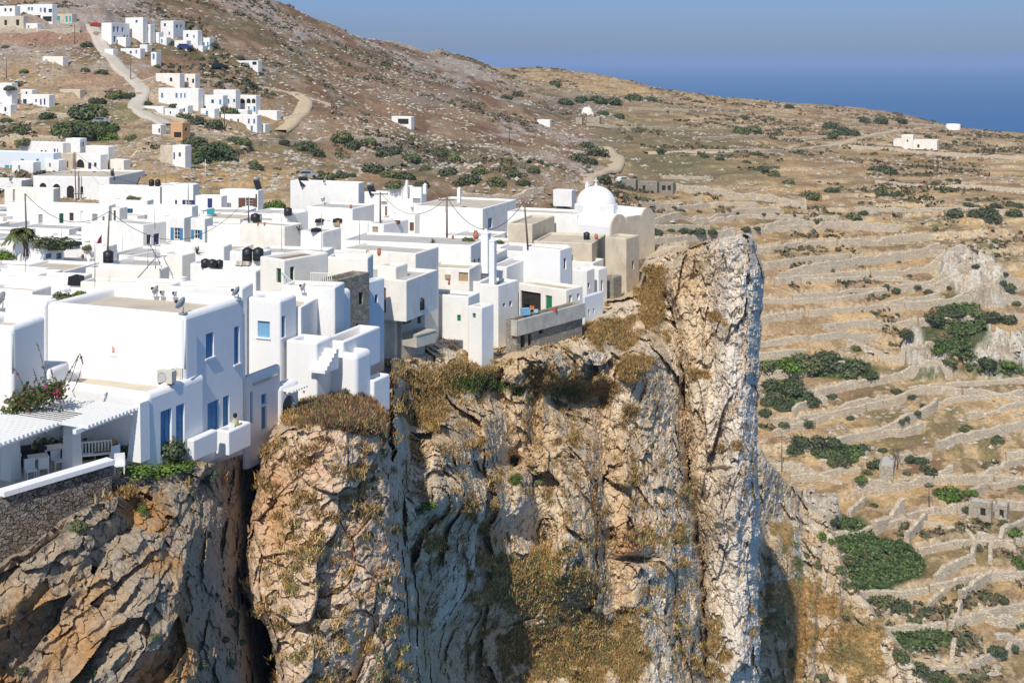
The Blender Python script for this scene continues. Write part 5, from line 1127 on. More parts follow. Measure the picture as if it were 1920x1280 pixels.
M_MUST = mat('mustard_paint', (.45, .27, .05)); MB().box(-.5, .5, -.25, .25, .4, .46).build('seat', M_MUST, e)
m = MB(); [m.box(-.5+q*.14, -.43+q*.14, .24, .28, .46, .95) for q in range(8)]; m.build('backrest', M_MUST, e)
for x in (-.45, .45): MB().box(x-.03, x+.03, -.2, .22, 0, .4).build('leg', M_MUST, e)

# stair up to the blue door, small cast arc and round cistern at the end of the wing
b = Box(640, 634, 603, 668, Y=80.2, yaw=22, W=3, zb=P3(640, 690, 80.2).z)
e = empty('outdoor_stair', b.world(0, 0, 0), 'white outdoor steps rising to the blue door', 'stairs', rz=-b.th)
m = MB()
for i in range(6): m.box(-1.4, -.2, -.28*(6-i), 0, i*.2, (i+1)*.2)
m.build('step', M_WHITE2, e)
p = P3(585, 792, 76.5); e = empty('round_basin', p, 'round white walled basin at the end of the guest house wing', 'basin')
m = MB(); m.lathe([(.9, -1.6), (.92, .2), (.86, .28), (.72, .28), (.70, 0), (0, 0)], n=28); m.build('wall', M_WHITE2, e)
# pergola stubs over the arched window
cy0, cy1 = B4.ry(529), B4.ry(559); cz = B4.rz(545, 728); p = B4.world(0, 0, cz); e = empty('window_canopy', p, 'short white beam canopy over the arched window', 'canopy', rz=-B4.th)
for i in range(6): q_ = cy0+(cy1-cy0)*(i+.5)/6; MB().box(.01, .75, q_-.06, q_+.06, 0, .12).build('beam', M_TRIM, e)
MB().box(.3, .4, cy0, cy1, -.1, -.002).build('rail', M_TRIM, e)
# dark slatted roof of the recess and rooftop table
p = P3(552, 572, 86); e = empty('roof_awning', p, 'dark slatted awning over the recessed roof terrace', 'awning', rz=math.radians(-22))
for i in range(7): MB().box(-.9, 1.0, i*.3-.8, i*.3-.66, 0, .06).build('slat', M_BARK, e)
MB().box(-.95, -.85, -.9, 1.2, -.1, -.002).build('rail', M_BARK, e)
# drain pipes on the guest house
for (px, y0, y1, Y, lab) in [(347, 592, 692, 65.8, 'white drain pipe on the near corner of the big guest house'), (458, 588, 790, 71.2, 'white drain pipe at the far corner of the big guest house'), (24, 626, 700, 61.5, 'thin grey drain pipe on the left edge house')]:
    p0 = P3(px, y1, Y); p1 = P3(px, y0, Y); o = MB().tube([p0, p1], .045).build('drain_pipe', M_TRIM if px > 100 else M_METAL); tag(o, lab, 'pipe')

# niche on the big wall
n_ = B1.fx(212); zn = B1.fz(212, 668)
m = MB(); k = 8; rr = .27; pts = [(n_-rr, zn), (n_+rr, zn)]+[(n_+rr*math.cos(math.pi*i/k), zn+.6+rr*math.sin(math.pi*i/k)) for i in range(k+1)]
m.prism(pts, -.03, -.004); o = m.build('niche_frame', M_TRIM, h1)
m = MB(); pts = [(n_-rr+.06, zn+.05), (n_+rr-.06, zn+.05)]+[(n_+(rr-.06)*math.cos(math.pi*i/k), zn+.6+(rr-.06)*math.sin(math.pi*i/k)) for i in range(k+1)]
m.prism(pts, -.036, -.032); m.build('niche', M_CREAM, o)
m = MB(); m.box(n_-.02, n_+.12, -.06, -.04, zn+.22, zn+.3); m.box(n_+.0, n_+.05, -.06, -.04, zn+.3, zn+.55); m.box(n_+.09, n_+.13, -.06, -.04, zn+.3, zn+.48); m.build('ornament', mat('pink_paint', (.62, .25, .22)), o)

# reading guest on the right balcony
def person(loc, rz):
    V = [(0, 0, .46), (0, .02, .72), (0, .05, .98), (0, .04, 1.09), (0, .02, 1.2), (0, .01, 1.31), (.13, -.05, .46), (.16, -.42, .47), (.16, -.44, .06), (-.13, -.05, .46), (-.16, -.42, .47), (-.16, -.44, .06), (.2, .04, .98), (.25, -.08, .74), (.1, -.3, .72), (-.2, .04, .98), (-.25, -.08, .74), (-.1, -.3, .72), (.16, -.56, .03), (-.16, -.56, .03)]
    E = [(0, 1), (1, 2), (2, 3), (3, 4), (4, 5), (0, 6), (6, 7), (7, 8), (0, 9), (9, 10), (10, 11), (2, 12), (12, 13), (13, 14), (2, 15), (15, 16), (16, 17), (8, 18), (11, 19)]
    R = [.16, .15, .15, .055, .1, .085, .1, .075, .045, .1, .075, .045, .07, .05, .035, .07, .05, .035, .04, .04]
    me = bpy.data.meshes.new('person'); me.from_pydata(V, E, []); o = link_mesh('person', me, mat('skin', (.45, .26, .17)))
    md = o.modifiers.new('skin', 'SKIN'); sv = me.skin_vertices[0] if len(me.skin_vertices) else None
    if sv is None:
        bm = bmesh.new(); bm.from_mesh(me); bm.verts.layers.skin.verify(); bm.to_mesh(me); bm.free(); sv = me.skin_vertices[0]
    for i, r in enumerate(R): sv.data[i].radius = (r, r*.8); sv.data[i].use_root = (i == 0)
    sb = o.modifiers.new('sub', 'SUBSURF'); sb.levels = 1; sb.render_levels = 1
    o.location = loc; o.rotation_euler = (0, 0, rz)
    tag(o, 'dark haired person in a pale green top sitting and reading on the balcony', 'person')
    MB().lathe([(0, .13), (.08, .1), (.115, .02), (.105, -.08), (.06, -.12)], (0, .035, 1.27), n=12).build('hair', mat('dark_hair', (.03, .012, .01)), o)
    m = MB(); m.lathe([(.19, .46), (.175, .6), (.18, .8), (.2, .98), (.1, 1.06), (.06, 1.07)], (0, .03, 0), n=14); m.build('top', mat('green_top', (.35, .48, .25)), o)
    m = MB(); m.tube([(.13, .0, .46), (.165, -.44, .48), (.165, -.46, .12)], .1, r1=.07); m.tube([(-.13, .0, .46), (-.165, -.44, .48), (-.165, -.46, .12)], .1, r1=.07); m.build('trousers', mat('grey_trousers', (.25, .27, .32)), o)
    return o
zf = P3(429, 853, 68.2).z+.3
pp = BAL.world(-.40, 1.15, BAL.H-.75)
person(pp, math.radians(138))
e = empty('balcony_chair', pp, 'white chair under the reading guest', 'chair', rz=math.radians(138)); MB().box(-.24, .24, -.22, .25, .40, .45).build('seat', M_TRIM, e); MB().box(-.24, .24, .22, .27, .45, .9).build('backrest', M_TRIM, e)
for x in (-.2, .2):
    for y in (-.18, .2): MB().box(x-.02, x+.02, y-.02, y+.02, 0, .4).build('leg', M_TRIM, e)
bk = pp+Vector((.0, 0, 0)); m = MB(); R_ = Matrix.Translation(pp+Vector((0, 0, .74))) @ Matrix.Rotation(math.radians(138), 4, 'Z')
m.box(-.16, 0, -.5, -.3, 0, .012, R_ @ Matrix.Rotation(.3, 4, 'X')); m.box(0, .16, -.5, -.3, 0.002, .014, R_ @ Matrix.Rotation(.3, 4, 'X')); tag(m.build('book', M_TRIM), 'open white book held by the reading guest', 'book')
# ------------------------------------------------------------------ low roofs filling the town between the named houses
FP = []
for (cx, cy, lx, rx, by, Y, yaw, wm, rm, wins, lab) in V: b = Box(cx, cy, lx, rx, by=by, Y=Y, yaw=yaw); FP.append(b)
for b in (B1, B2, B6, B7, B8, B11): FP.append(b)
def covered(x, y, pad=.6):
    for b in FP:
        dx = x-b.C.x; dy = y-b.C.y; lx_ = dx*b.c-dy*b.s; ly_ = dx*b.s+dy*b.c
        if -b.L-pad < lx_ < pad and -pad < ly_ < b.W+pad: return True
    return False
def roof_z(Y): return float(np.interp(Y, [66, 70, 79, 93, 112, 140, 155, 178, 196, 212], [-13.2, -13.6, -14.6, -16.1, -18.2, -20.4, -21.4, -22.4, -22.9, -23.2]))
rr_ = random.Random(5); nfill = 0
LMV = [('the big guest house', 250, 600), ('the navy door corner house', 280, 450), ('the arcade house', 150, 350), ('the tall black tank', 200, 480), ('the blue shutters', 345, 435), ('the twin chimneys', 917, 470), ('the dark tree', 105, 430), ('the palm', 35, 425), ('the bright tower house', 1020, 495),
       ('the stone ruin', 660, 560), ('the wooden door stair room', 720, 440), ('the chapel', 1120, 390), ('the dark green door', 522, 515), ('the teal door', 788, 520), ('the brown shutters', 465, 380), ('the rooftop bougainvillea', 135, 553), ('the pergolas', 130, 790), ('the stone sheds', 1215, 350), ('the grey green porch', 640, 370), ('the brick pot', 895, 440)]
LM_LAND = list(LM)
def vlabel(desc, px, py):
    LM[:] = LMV
    s_ = ulabel(desc, px, py); LM[:] = LM_LAND; return s_
Yq = 82.
while Yq < 205:
    Xq = -Yq*.44
    while Xq < float(xe(Yq))-5:
        wX = rr_.uniform(5, 8.5); dY = rr_.uniform(4.5, 7)
        x, y = Xq+wX, Yq
        c_, s_ = math.cos(math.radians(16)), math.sin(math.radians(16))
        cs = [(x+a*wX*-c_+b_*dY*s_, y+a*wX*s_+b_*dY*c_) for a, b_ in ((.1, .1), (.9, .1), (.1, .9), (.9, .9), (.5, .5))]
        if sum(covered(*q) for q in cs) <= 1:
            z = roof_z(y)-rr_.uniform(.7, 2.0); px, py = proj((x, y, z))
            b = Box(px, py, px-10, px+10, Y=y, yaw=rr_.choice([10, 16, 22])); b.L = wX; b.W = dY; b.H = b.C.z-b.zb
            tone = rr_.choice(['white', 'white', 'cream', 'pale grey'])
            wins = []
            if rr_.random() < .55:
                q = rr_.uniform(.25, .7); X1 = proj(b.world(-wX*q, 0, 0))[0]; wp = 1.0*F/y; col_ = rr_.choice(['blue', 'navy', 'brown', 'green', 'grey'])
                wins = [('f', X1, py+.55*F/y, X1+wp*.75, py+rr_.choice([1.6, 2.6])*F/y, 'sh', col_)]
            house('white_house', vlabel('low %s roofed house' % tone, px-20, py), 'house', b, wins, wall={'white': M_WHITE, 'cream': M_CREAM, 'pale grey': M_WHITE2}[tone], roof=rr_.choice([M_ROOF, M_ROOFG, M_ROOFG]), group='low houses filling the town', big=False)
            FP.append(b); nfill += 1
        Xq += rr_.uniform(3, 5)
    Yq += 5.5
print('fill', nfill)

# ------------------------------------------------------------------ finding the surface under a photograph point
bpy.context.view_layer.update(); DG = bpy.context.evaluated_depsgraph_get()
def hit(px, py, mx=3000):
    d = P3(px, py, 1.).normalized(); r = SC.ray_cast(DG, Vector((0, 0, 0)), d, distance=mx)
    return r[1] if r[0] else None
# tanks
def tank(px, py, wpx, hpx, lab, shape='cyl', n=1):
    p = hit(px, py)
    if p is None: return
    w_ = wpx*p.y/F; h = hpx*p.y/F; e = empty('water_tank', p, lab, 'water tank', 'black water tanks on the roofs', rz=random.uniform(-.3, .3)); m = MB()
    if shape == 'cyl':
        r = w_/2; m.lathe([(0, 0), (r, 0), (r, h*.2), (r*1.03, h*.22), (r, h*.25), (r, h*.5), (r*1.03, h*.52), (r, h*.55), (r, h*.85), (r*.6, h*.95), (r*.3, h*.96)], n=20); m.build('body', M_TANK, e)
        MB().lathe([(r*.3, h*.94), (r*.3, h*1.02), (0, h*1.03)], n=14).build('lid', M_TANK, e)
    else:
        m.prism([(-w_/2, 0), (w_/2, 0), (w_*.42, h*.92), (w_*.1, h), (-w_*.1, h), (-w_*.42, h*.92)], -w_*.3, w_*.3)
        for q in range(5): x = -w_*.4+q*w_*.2; m.box(x-.03, x+.03, -w_*.3-.05, -w_*.3-.003, .05, h*.85)
        m.build('body', M_TANK, e); MB().lathe([(.16, h-.03), (.16, h+.07), (0, h+.08)], n=12).build('lid', M_TANK, e)
for a in [(203,492,19,23,'tall black tank at the foot of a pole beside the brown roof'),(143,534,27,18,'black ribbed tank beside the rooftop bougainvillea','box'),(385,501,16,16,'left black tank of the row on the white parapet'),(398,501,16,15,'middle black tank of the row on the white parapet'),(411,501,15,14,'right black tank of the row on the white parapet'),
    (464,490,20,26,'left big black tank by the fan units'),(484,488,20,24,'right big black tank by the fan units'),(284,349,10,13,'left black tank on the back roof'),(296,349,10,13,'right black tank on the back roof'),(479,415,17,15,'round black tank on the brown roof edge'),(540,404,15,15,'black tank on the white cube'),
    (601,417,19,7,'flat black tank on the long white roof','box'),(633,416,18,6,'low black tank near the barbecue stand','box'),(593,434,21,6,'folded black tank on the roof block','box'),(1100,449,12,14,'black tank with a lid at the foot of the dome'),(140,460,24,7,'flat black basin by the dark tree','box'),(790,580,12,22,'curved black tank beside the concrete house')]: tank(*a)
def dish(px, py, dpx, lab, az=-1.9):
    p = hit(px, py)
    if p is None: return
    r = dpx*p.y/F/2; e = empty('satellite_dish', p, lab, 'satellite dish', 'satellite dishes on the roofs', rz=az)
    T = Matrix.Translation((0, 0, r*1.15)) @ Matrix.Rotation(math.radians(62), 4, 'X')
    MB().lathe([(r*math.sin(t), r*.9*(1-math.cos(t))) for t in [i*.13 for i in range(9)]], n=22, M=T).build('reflector', M_DISH, e)
    m = MB(); m.tube([(0, 0, 0), (0, .03, r*.8), (0, -.05, r*1.1)], .035, n=6); m.box(-.18, .18, -.18, .18, 0, .03); m.build('mount', M_METAL, e)
    m = MB(); m.tube([T @ Vector((0, -r*.8, .25*r)), T @ Vector((0, -.2*r, r*1.0))], .022, n=5); m.build('arm', M_METAL, e)
    m = MB(); q = T @ Vector((0, -.2*r, r)); m.box(q.x-.06, q.x+.06, q.y-.06, q.y+.06, q.z-.06, q.z+.08); m.build('receiver', M_IRON, e)
for a in [(343,588,30,'large mesh dish on the near corner of the big guest house'),(446,562,24,'dish on the white upper house with light blue shutters'),(294,556,20,'first of three dishes behind the big guest house parapet'),(307,557,12,'small middle dish behind the big guest house parapet'),(330,558,11,'small right dish behind the big guest house parapet'),
    (5,578,30,'large dish cut by the left photo edge'),(571,549,18,'dish on the terrace roof by the railing'),(176,486,14,'grey dish beside the tall black tank'),(55,350,12,'grey dish on the cream house before the arches'),(22,342,10,'grey dish on the far left roof'),(610,345,10,'dish on the big back house'),(608,382,12,'dish on the wide rounded roof'),(612,338,9,'small dish high on the big back house'),(862,382,10,'dish near the brick pot house'),(775,396,9,'small dish on the white side wall house')]: dish(*a)
def acunit(px, py, wpx, lab, rz=-.4):
    p = hit(px, py)
    if p is None: return
    w_ = wpx*p.y/F*1.15; e = empty('air_conditioner', p+Vector((0, 0, .05)), lab, 'air conditioner', 'air conditioner units', rz=rz)
    h = w_*.72; MB().box(-w_/2, w_/2, 0, w_*.38, .05, h).build('casing', mat('beige_casing', (.60, .56, .47), rough=.5), e)
    m = MB(); m.lathe([(w_*.27, -.025), (w_*.25, -.03), (w_*.25, -.004)], n=22, M=Matrix.Translation((-w_*.14, 0, h*.52)) @ Matrix.Rotation(math.radians(90), 4, 'X') @ Matrix.Scale(-1, 4, (0, 0, 1)))
    m.build('fan_guard', M_METAL, e); MB().lathe([(0, .004), (w_*.245, .004)], n=22, M=Matrix.Translation((-w_*.14, -.006, h*.52)) @ Matrix.Rotation(math.radians(90), 4, 'X')).build('fan', M_DISH, e)
    for x in (-w_*.35, w_*.35): MB().box(x-.05, x+.05, 0, w_*.38, -.04, .048).build('foot', M_IRON, e)
acunit(308, 722, 30, 'nearer of two cream air conditioners on the annexe roof'); acunit(329, 713, 27, 'farther of two cream air conditioners on the annexe roof')
acunit(448, 500, 11, 'left small fan unit by the big black tanks'); acunit(461, 500, 10, 'right small fan unit by the big black tanks'); acunit(690, 466+8, 8, 'grey fan unit on the long cream roof')
# poles with cross arms
def pole(px, y0, y1, lab, arm=None, lean=0, Y=None, r=.11, m_=None):
    p = hit(px, y1-1) if Y is None else P3(px, y1, Y)
    if p is None: return None
    h = (y1-y0)*p.y/F; e = empty('utility_pole', p, lab, 'pole', 'poles of the town'); top = Vector((lean*p.y/F, 0, h))
    MB().tube([(0, 0, -.3), tuple(top*.5), tuple(top)], r, n=8, r1=r*.7).build('post', m_ or M_POLE, e)
    if arm: z = h-arm*p.y/F; x = top.x*z/h; MB().box(x-.9, x+.9, -.06, .06, z, z+.12).build('cross_arm', m_ or M_POLE, e); [MB().lathe([(.04, 0), (.06, .08), (.03, .16)], (x+q, 0, z+.121), n=8).build('insulator', M_TRIM, e) for q in (-.8, -.4, .4, .8)]
    return p+top
T1 = pole(838, 371, 446, 'wooden pole with cross arm before the large white house', arm=6); T2 = pole(990, 378, 464, 'leaning pole beside the tan house', arm=7, lean=-7); T3 = pole(713, 361, 416, 'wooden pole by the dark red door', arm=5)
T4 = pole(50, 364, 455, 'dark pole behind the palm', lean=-3); T5 = pole(143, 286, 378, 'left of two tall dark poles by the arches', lean=-4); T6 = pole(147, 322, 377, 'right shorter pole with low cross arm by the arches', arm=43); T7 = pole(201, 397, 488, 'slanted pole above the tall black tank', lean=4)
T8 = pole(466, 371, 417, 'pole with lamp before the brown shutters', r=.09); T9 = pole(353, 342, 385, 'grey pole by the small navy window', r=.09, m_=M_METAL); T10 = pole(1466, 815, 884, 'lone pole in the valley right of the pinnacle', arm=5)
T11 = pole(1742, 905, 950, 'lone pole on the right hand terraces', arm=5); T12 = pole(140, 47, 84, 'thin pole on the top left hillside', r=.12); T13 = pole(245, 105, 150, 'thin pole beside the bend of the hill road', r=.12); T14 = pole(421, 196, 244, 'thin pole in front of the long hill hotel', arm=3, r=.12)
T15 = pole(955, 232, 268, 'lone pole on the slope above the white shed', arm=3, r=.14); T16 = pole(12, 112, 148, 'thin pole at the left edge of the hillside', r=.12); T17 = pole(385, 300, 345, 'thin white mast in the scrub behind the town', r=.06, m_=M_TRIM); T18 = pole(310, 300, 345, 'thin grey mast left of the scrub', r=.06, m_=M_METAL)
for px, y0, y1, lab in [(277,468,503,'thin aerial mast left of the pipe frame'),(291,455,505,'thin aerial mast right of the iron balcony'),(230,440,470,'thin aerial on the navy door house'),(603,400,465,'thin aerial near the folded cover'),(528,408,470,'thin aerial on the big cream block'),(674,398,455,'lamp mast before the stone yard'),(48,468,506,'thin aerial at the left roofs'),(115,430,460,'white lamp mast before the dark tree'),
        (178,452,530,'thin mast behind the rooftop bush'),(290,395,425,'thin aerial on the plain terrace block'),(755,300+45,372,'thin aerial on the tall back house'),(835,340+35,395,'thin aerial near the large white house')]: pole(px, y0, y1, lab, r=.035, m_=M_METAL)
def wire(a, b, sag, lab):
    if a is None or b is None: return
    pts = [a.lerp(b, t)-Vector((0, 0, sag*4*t*(1-t))) for t in [i/14 for i in range(15)]]; tag(MB().tube(pts, .03, n=4, cap=False).build('overhead_wire', M_IRON), lab, 'wire', 'overhead wires')
wire(T1, T2, 3.2, 'wire sagging from the cross arm pole to the leaning pole'); wire(T1, T3, 2.2, 'wire between the cross arm pole and the dark red door pole'); wire(T7, T4, 2., 'wire from the slanted pole to the palm pole'); wire(T5, T9, 2.5, 'wire from the tall arch pole to the grey pole')
wire(T7, T8, 4, 'long wire across the white roofs to the lamp pole')
# leaning iron pipe and frame on the pale roof
a = hit(253, 527); b = hit(313, 480)
if a and b:
    e = tag(MB().tube([a, a.lerp(b, .6)+Vector((0, 0, .6)), P3(305, 480, b.y), P3(315, 478, b.y), P3(316, 515, b.y)], .05, n=6).build('iron_pipe', M_METAL), 'long bent iron pipe leaning over the wide pale roof', 'pipe')
# railings on the terrace roof
def railing(p0, p1, hgt, n, lab, m_=M_TRIM):
    a = hit(*p0); b = hit(*p1)
    if a is None or b is None: return
    b = P3(p1[0], p1[1], b.y); b.z = a.z if abs(b.z-a.z) < 2 else b.z; L, an = seg_frame(a, b); e = empty('railing', a, lab, 'railing', 'roof railings', rz=an)
    MB().box(0, L, -.03, .03, hgt, hgt+.05).build('rail', m_, e)
    for i in range(n): x = L*i/(n-1); MB().box(x-.02, x+.02, -.02, .02, 0, hgt-.002).build('baluster', m_, e)
railing((528, 534), (570, 537), .9, 12, 'white railing before the dark green door'); railing((583, 537), (622, 541), .9, 11, 'cream railing on the terrace roof', M_CREAM); railing((279, 470), (311, 468), .9, 10, 'dark iron balcony railing at the navy door', M_NAVY)
# pots, crates and small roof things
def pot(px, py, hpx, lab, m_=None):
    p = hit(px, py)
    if p is None: return
    h = hpx*p.y/F; e = empty('clay_pot', p, lab, 'pot', 'clay pots on the roofs'); MB().lathe([(0, 0), (h*.22, 0), (h*.36, h*.4), (h*.3, h*.8), (h*.2, h*.9), (h*.25, h)], n=14).build('body', m_ or M_TERRA, e); MB().lathe([(h*.25, h*.97), (h*.27, h*1.02), (h*.2, h*1.02)], n=14).build('rim', m_ or M_TERRA, e)
for a in [(892,448,15,'big brick coloured chimney pot among green leaves'),(849,448,7,'small clay pot left of the green leaves'),(711,478,12,'orange pot on the cream roof'),(658,391,7,'orange pot on the rounded roof edge'),(155,485,8,'clay pot on the low roof by the black tank'),(1118,449,10,'clay jar beside the chapel tank'),(484,423,6,'left little clay pot under the round tank'),(496,423,6,'right little clay pot under the round tank'),(842,533,7,'clay pot on the stone coped terrace')]: pot(*a)
def crate(px, py, wpx, m_, lab, nm='crate', cat='crate', hr=.7):
    p = hit(px, py)
    if p is None: return
    w_ = wpx*p.y/F; e = empty(nm, p, lab, cat, rz=random.uniform(-.5, .5)); m = MB(); m.box(-w_/2, w_/2, -w_*.35, w_*.35, 0, w_*.08)
    for x0, x1, y0, y1 in ((-w_/2, w_/2, -w_*.35, -w_*.3), (-w_/2, w_/2, w_*.3, w_*.35), (-w_/2, -w_*.45, -w_*.3, w_*.3), (w_*.45, w_/2, -w_*.3, w_*.3)): m.box(x0, x1, y0, y1, w_*.08, w_*hr)
    m.build('shell', m_, e); MB().box(-w_*.53, w_*.53, -w_*.38, w_*.38, w_*hr, w_*(hr+.06)).build('rim', m_, e)
for a in [(985,590,16,M_SKYB,'blue covered heap of goods on the concrete terrace'),(998,580,9,mat('orange_plastic',(.6,.2,.04)),'orange crate on the concrete terrace'),(1005,586,8,mat('pale_blue_plastic',(.35,.5,.6)),'pale blue box on the concrete terrace'),(990,570,14,M_IRON,'dark piled goods inside the terrace shelter'),(1040,583,8,M_RED,'red box beside the green door'),(395,402,13,M_TURQ,'turquoise bin under the porch roof'),(632,422,12,M_LWOOD,'wooden barbecue stand on the low parapet roof'),(840,522,10,M_LWOOD,'wooden bench frame on the stone terrace'),(745,420,9,M_BROWN,'little wooden dog house on the stair room roof'),(570,735,4,M_TERRA,'tiny terracotta trough by the guest house stair')]: crate(*a)
# glass of a solar heater and its drum
for px, py, wpx, lab in [(572,350,18,'dark solar panel tilted on the big back house'),(485,356,12,'dark solar panel behind the brown shutter house'),(700,368,14,'dark solar panel near the wooden pole'),(213,338,6,'small tilted solar panel on the arcade roof')]:
    p = hit(px, py)
    if p is None: continue
    w_ = wpx*p.y/F*.5; e = empty('solar_heater', p, lab, 'solar heater', rz=.5); T = Matrix.Rotation(math.radians(45), 4, 'X')
    MB().box(-w_, w_, 0, 1.9, .1, .2, T).build('panel', M_TANK, e); MB().tube([(-w_, 1.3, 1.75), (w_, 1.3, 1.75)], .25, n=12).build('drum', M_METAL, e)
    MB().box(-w_, -w_+.06, 1.2, 1.26, 0, 1.55).build('leg', M_METAL, e); MB().box(w_-.06, w_, 1.2, 1.26, 0, 1.55).build('leg', M_METAL, e)
# flags of colour: maroon cloth, red awning, flag
for px, py, wpx, hpx, m_, lab, nm in [(181,460,10,17,M_MAROON,'maroon cloth hanging in the yard behind the brown roof','cloth'),(179,50,20,8,M_RED,'dark red bougainvillea hedge beside the top of the hill road','hedge')]:
    p = hit(px, py)
    if p is None: continue
    w_ = wpx*p.y/F; h = hpx*p.y/F; m = MB()
    if nm == 'cloth':
        for i in range(6):
            x0 = w_*i/6; x1 = w_*(i+1)/6; y_0 = .08*math.sin(i*1.7); y_1 = .08*math.sin((i+1)*1.7); m.quad((x0, y_0, 0), (x1, y_1, 0), (x1, y_1+.02, h*(i+1)/6+.3), (x0, y_0+.02, h*i/6+.3), True)
    else:
        rq = random.Random(3)
        for i in range(260): x = rq.uniform(-.5, .5)*w_; y = rq.uniform(-.6, .6); z = rq.uniform(0, h)*(1-.5*abs(x/w_*2)); s_ = .22; m.quad((x, y, z), (x+s_, y+rq.uniform(-s_, s_), z+.1), (x+s_*.8, y+.1, z+s_), (x-.1, y, z+s_))
    o = m.build(nm, m_); o.location = p; tag(o, lab, nm)
# parked cars on the hillside
def car(px, py, m_, lab, rz=0):
    p = ray_land(px, py)
    if p is None: return
    e = empty('parked_car', p+Vector((0, 0, .3)), lab, 'car', 'cars parked on the hillside', rz=rz)
    MB().prism([(-2.1, .35), (2.1, .35), (2.15, .8), (1.2, .95), (.7, 1.45), (-1.2, 1.5), (-1.9, 1.0), (-2.15, .9)], -.85, .85).build('body', m_, e)
    MB().prism([(.62, .98), (.58, 1.38), (-1.1, 1.42), (-1.6, 1.02)], -.87, .87).build('glazing', M_GLASS, e)
    for x in (-1.3, 1.3):
        for y in (-.86, .66): MB().tube([(x, y, .35), (x, y+.2, .35)], .34, n=14).build('wheel', M_TANK, e)
car(347, 94, M_NAVY, 'dark car by the right hill cluster'); car(411, 130, mat('dark_car_paint', (.02, .03, .04), rough=.3), 'dark jeep beside the long low hill house', .3); car(192, 235, M_METAL, 'grey car in the scrub left of the ochre house'); car(1170, 344, M_TRIM, 'white pickup by the stone sheds', .4); car(578, 337, M_METAL, 'small grey car behind the town')

# ------------------------------------------------------------------ plants
def leaf_cloud(N, radii, leaf, cols, rq, core=True, shell_=.55, flat=0):
    """crown of small leaf faces over a few lobes; returns verts, quads, colours"""
    n = max(4, int(len(cols)*2)); lob = rq.normal(size=(7, 3)); lob /= np.linalg.norm(lob, axis=1)[:, None]; lob *= .45; lob[:, 2] = np.abs(lob[:, 2])*.8; lr = rq.uniform(.45, .75, 7)
    k = rq.integers(0, 7, N); d = rq.normal(size=(N, 3)); d /= np.linalg.norm(d, axis=1)[:, None]; r = lr[k]*(shell_+(1-shell_)*rq.random(N)**.5)
    c = (lob[k]+d*r[:, None]); c[:, 2] = np.abs(c[:, 2]); P = c*np.array(radii)
    t = rq.normal(size=(N, 3)); t /= np.linalg.norm(t, axis=1)[:, None]; u = np.cross(d, t); u /= np.linalg.norm(u, axis=1)[:, None]+1e-9; v = np.cross(u, d)+.5*d*rq.uniform(-1, 1, (N, 1)); s_ = leaf*rq.uniform(.6, 1.3, (N, 1))
    V = np.stack([P-u*s_*.5-v*s_*.5, P+u*s_*.5-v*s_*.35, P+u*s_*.45+v*s_*.6, P-u*s_*.4+v*s_*.5], 1).reshape(-1, 3)
    cl = np.array(cols)[(rq.random(N)*len(cols)).astype(int)]*(.75+.5*rq.random((N, 1)))*(.85+.3*rq.random(7)[k][:, None]); CC = np.repeat(cl, 4, 0)
    return V, np.arange(N*4).reshape(-1, 4), CC
GREEN = [(.07, .10, .038), (.10, .13, .052), (.14, .16, .07), (.17, .16, .085)]; OLIVE = [(.09, .105, .06), (.12, .135, .08), (.07, .085, .045)]; BRIGHT = [(.10, .17, .03), (.14, .21, .04), (.08, .13, .03)]; DARKG = [(.05, .075, .038), (.07, .10, .048), (.095, .12, .06), (.11, .11, .065)]
PROTO = {}
for nm_, cl, N, lf in [('green', GREEN, 1000, .13), ('olive', OLIVE, 800, .13), ('bright', BRIGHT, 900, .12), ('dark', DARKG, 1100, .125)]:
    for v_ in range(3):
        rq = np.random.default_rng(40+v_); Vv, Qq, Cc = leaf_cloud(N, (1, 1, .85), lf, cl, rq); me = np_mesh('shrub_'+nm_, Vv, Qq, False); vcol(me, Cc); me.materials.append(M_LEAF); PROTO[nm_, v_] = me
def shrub(px, py, wpx, kind, lab=None, hr=1., nm='shrub', group='shrubs of the hillside and valley', p=None):
    p = p or hit(px, py)
    if p is None: return
    s_ = wpx*p.y/F/2; o = bpy.data.objects.new(nm, PROTO[kind, random.randrange(3)]); C.objects.link(o); o.location = p-Vector((0, 0, s_*.12)); o.scale = (s_, s_, s_*hr); o.rotation_euler = (0, 0, random.uniform(0, 6.28))
    tag(o, lab or ulabel({'green': 'green', 'olive': 'grey green', 'bright': 'bright green', 'dark': 'dark green'}[kind]+(' large' if wpx > 34 else ' small' if wpx < 18 else '')+' shrub', px, py), 'shrub', group)
    return o
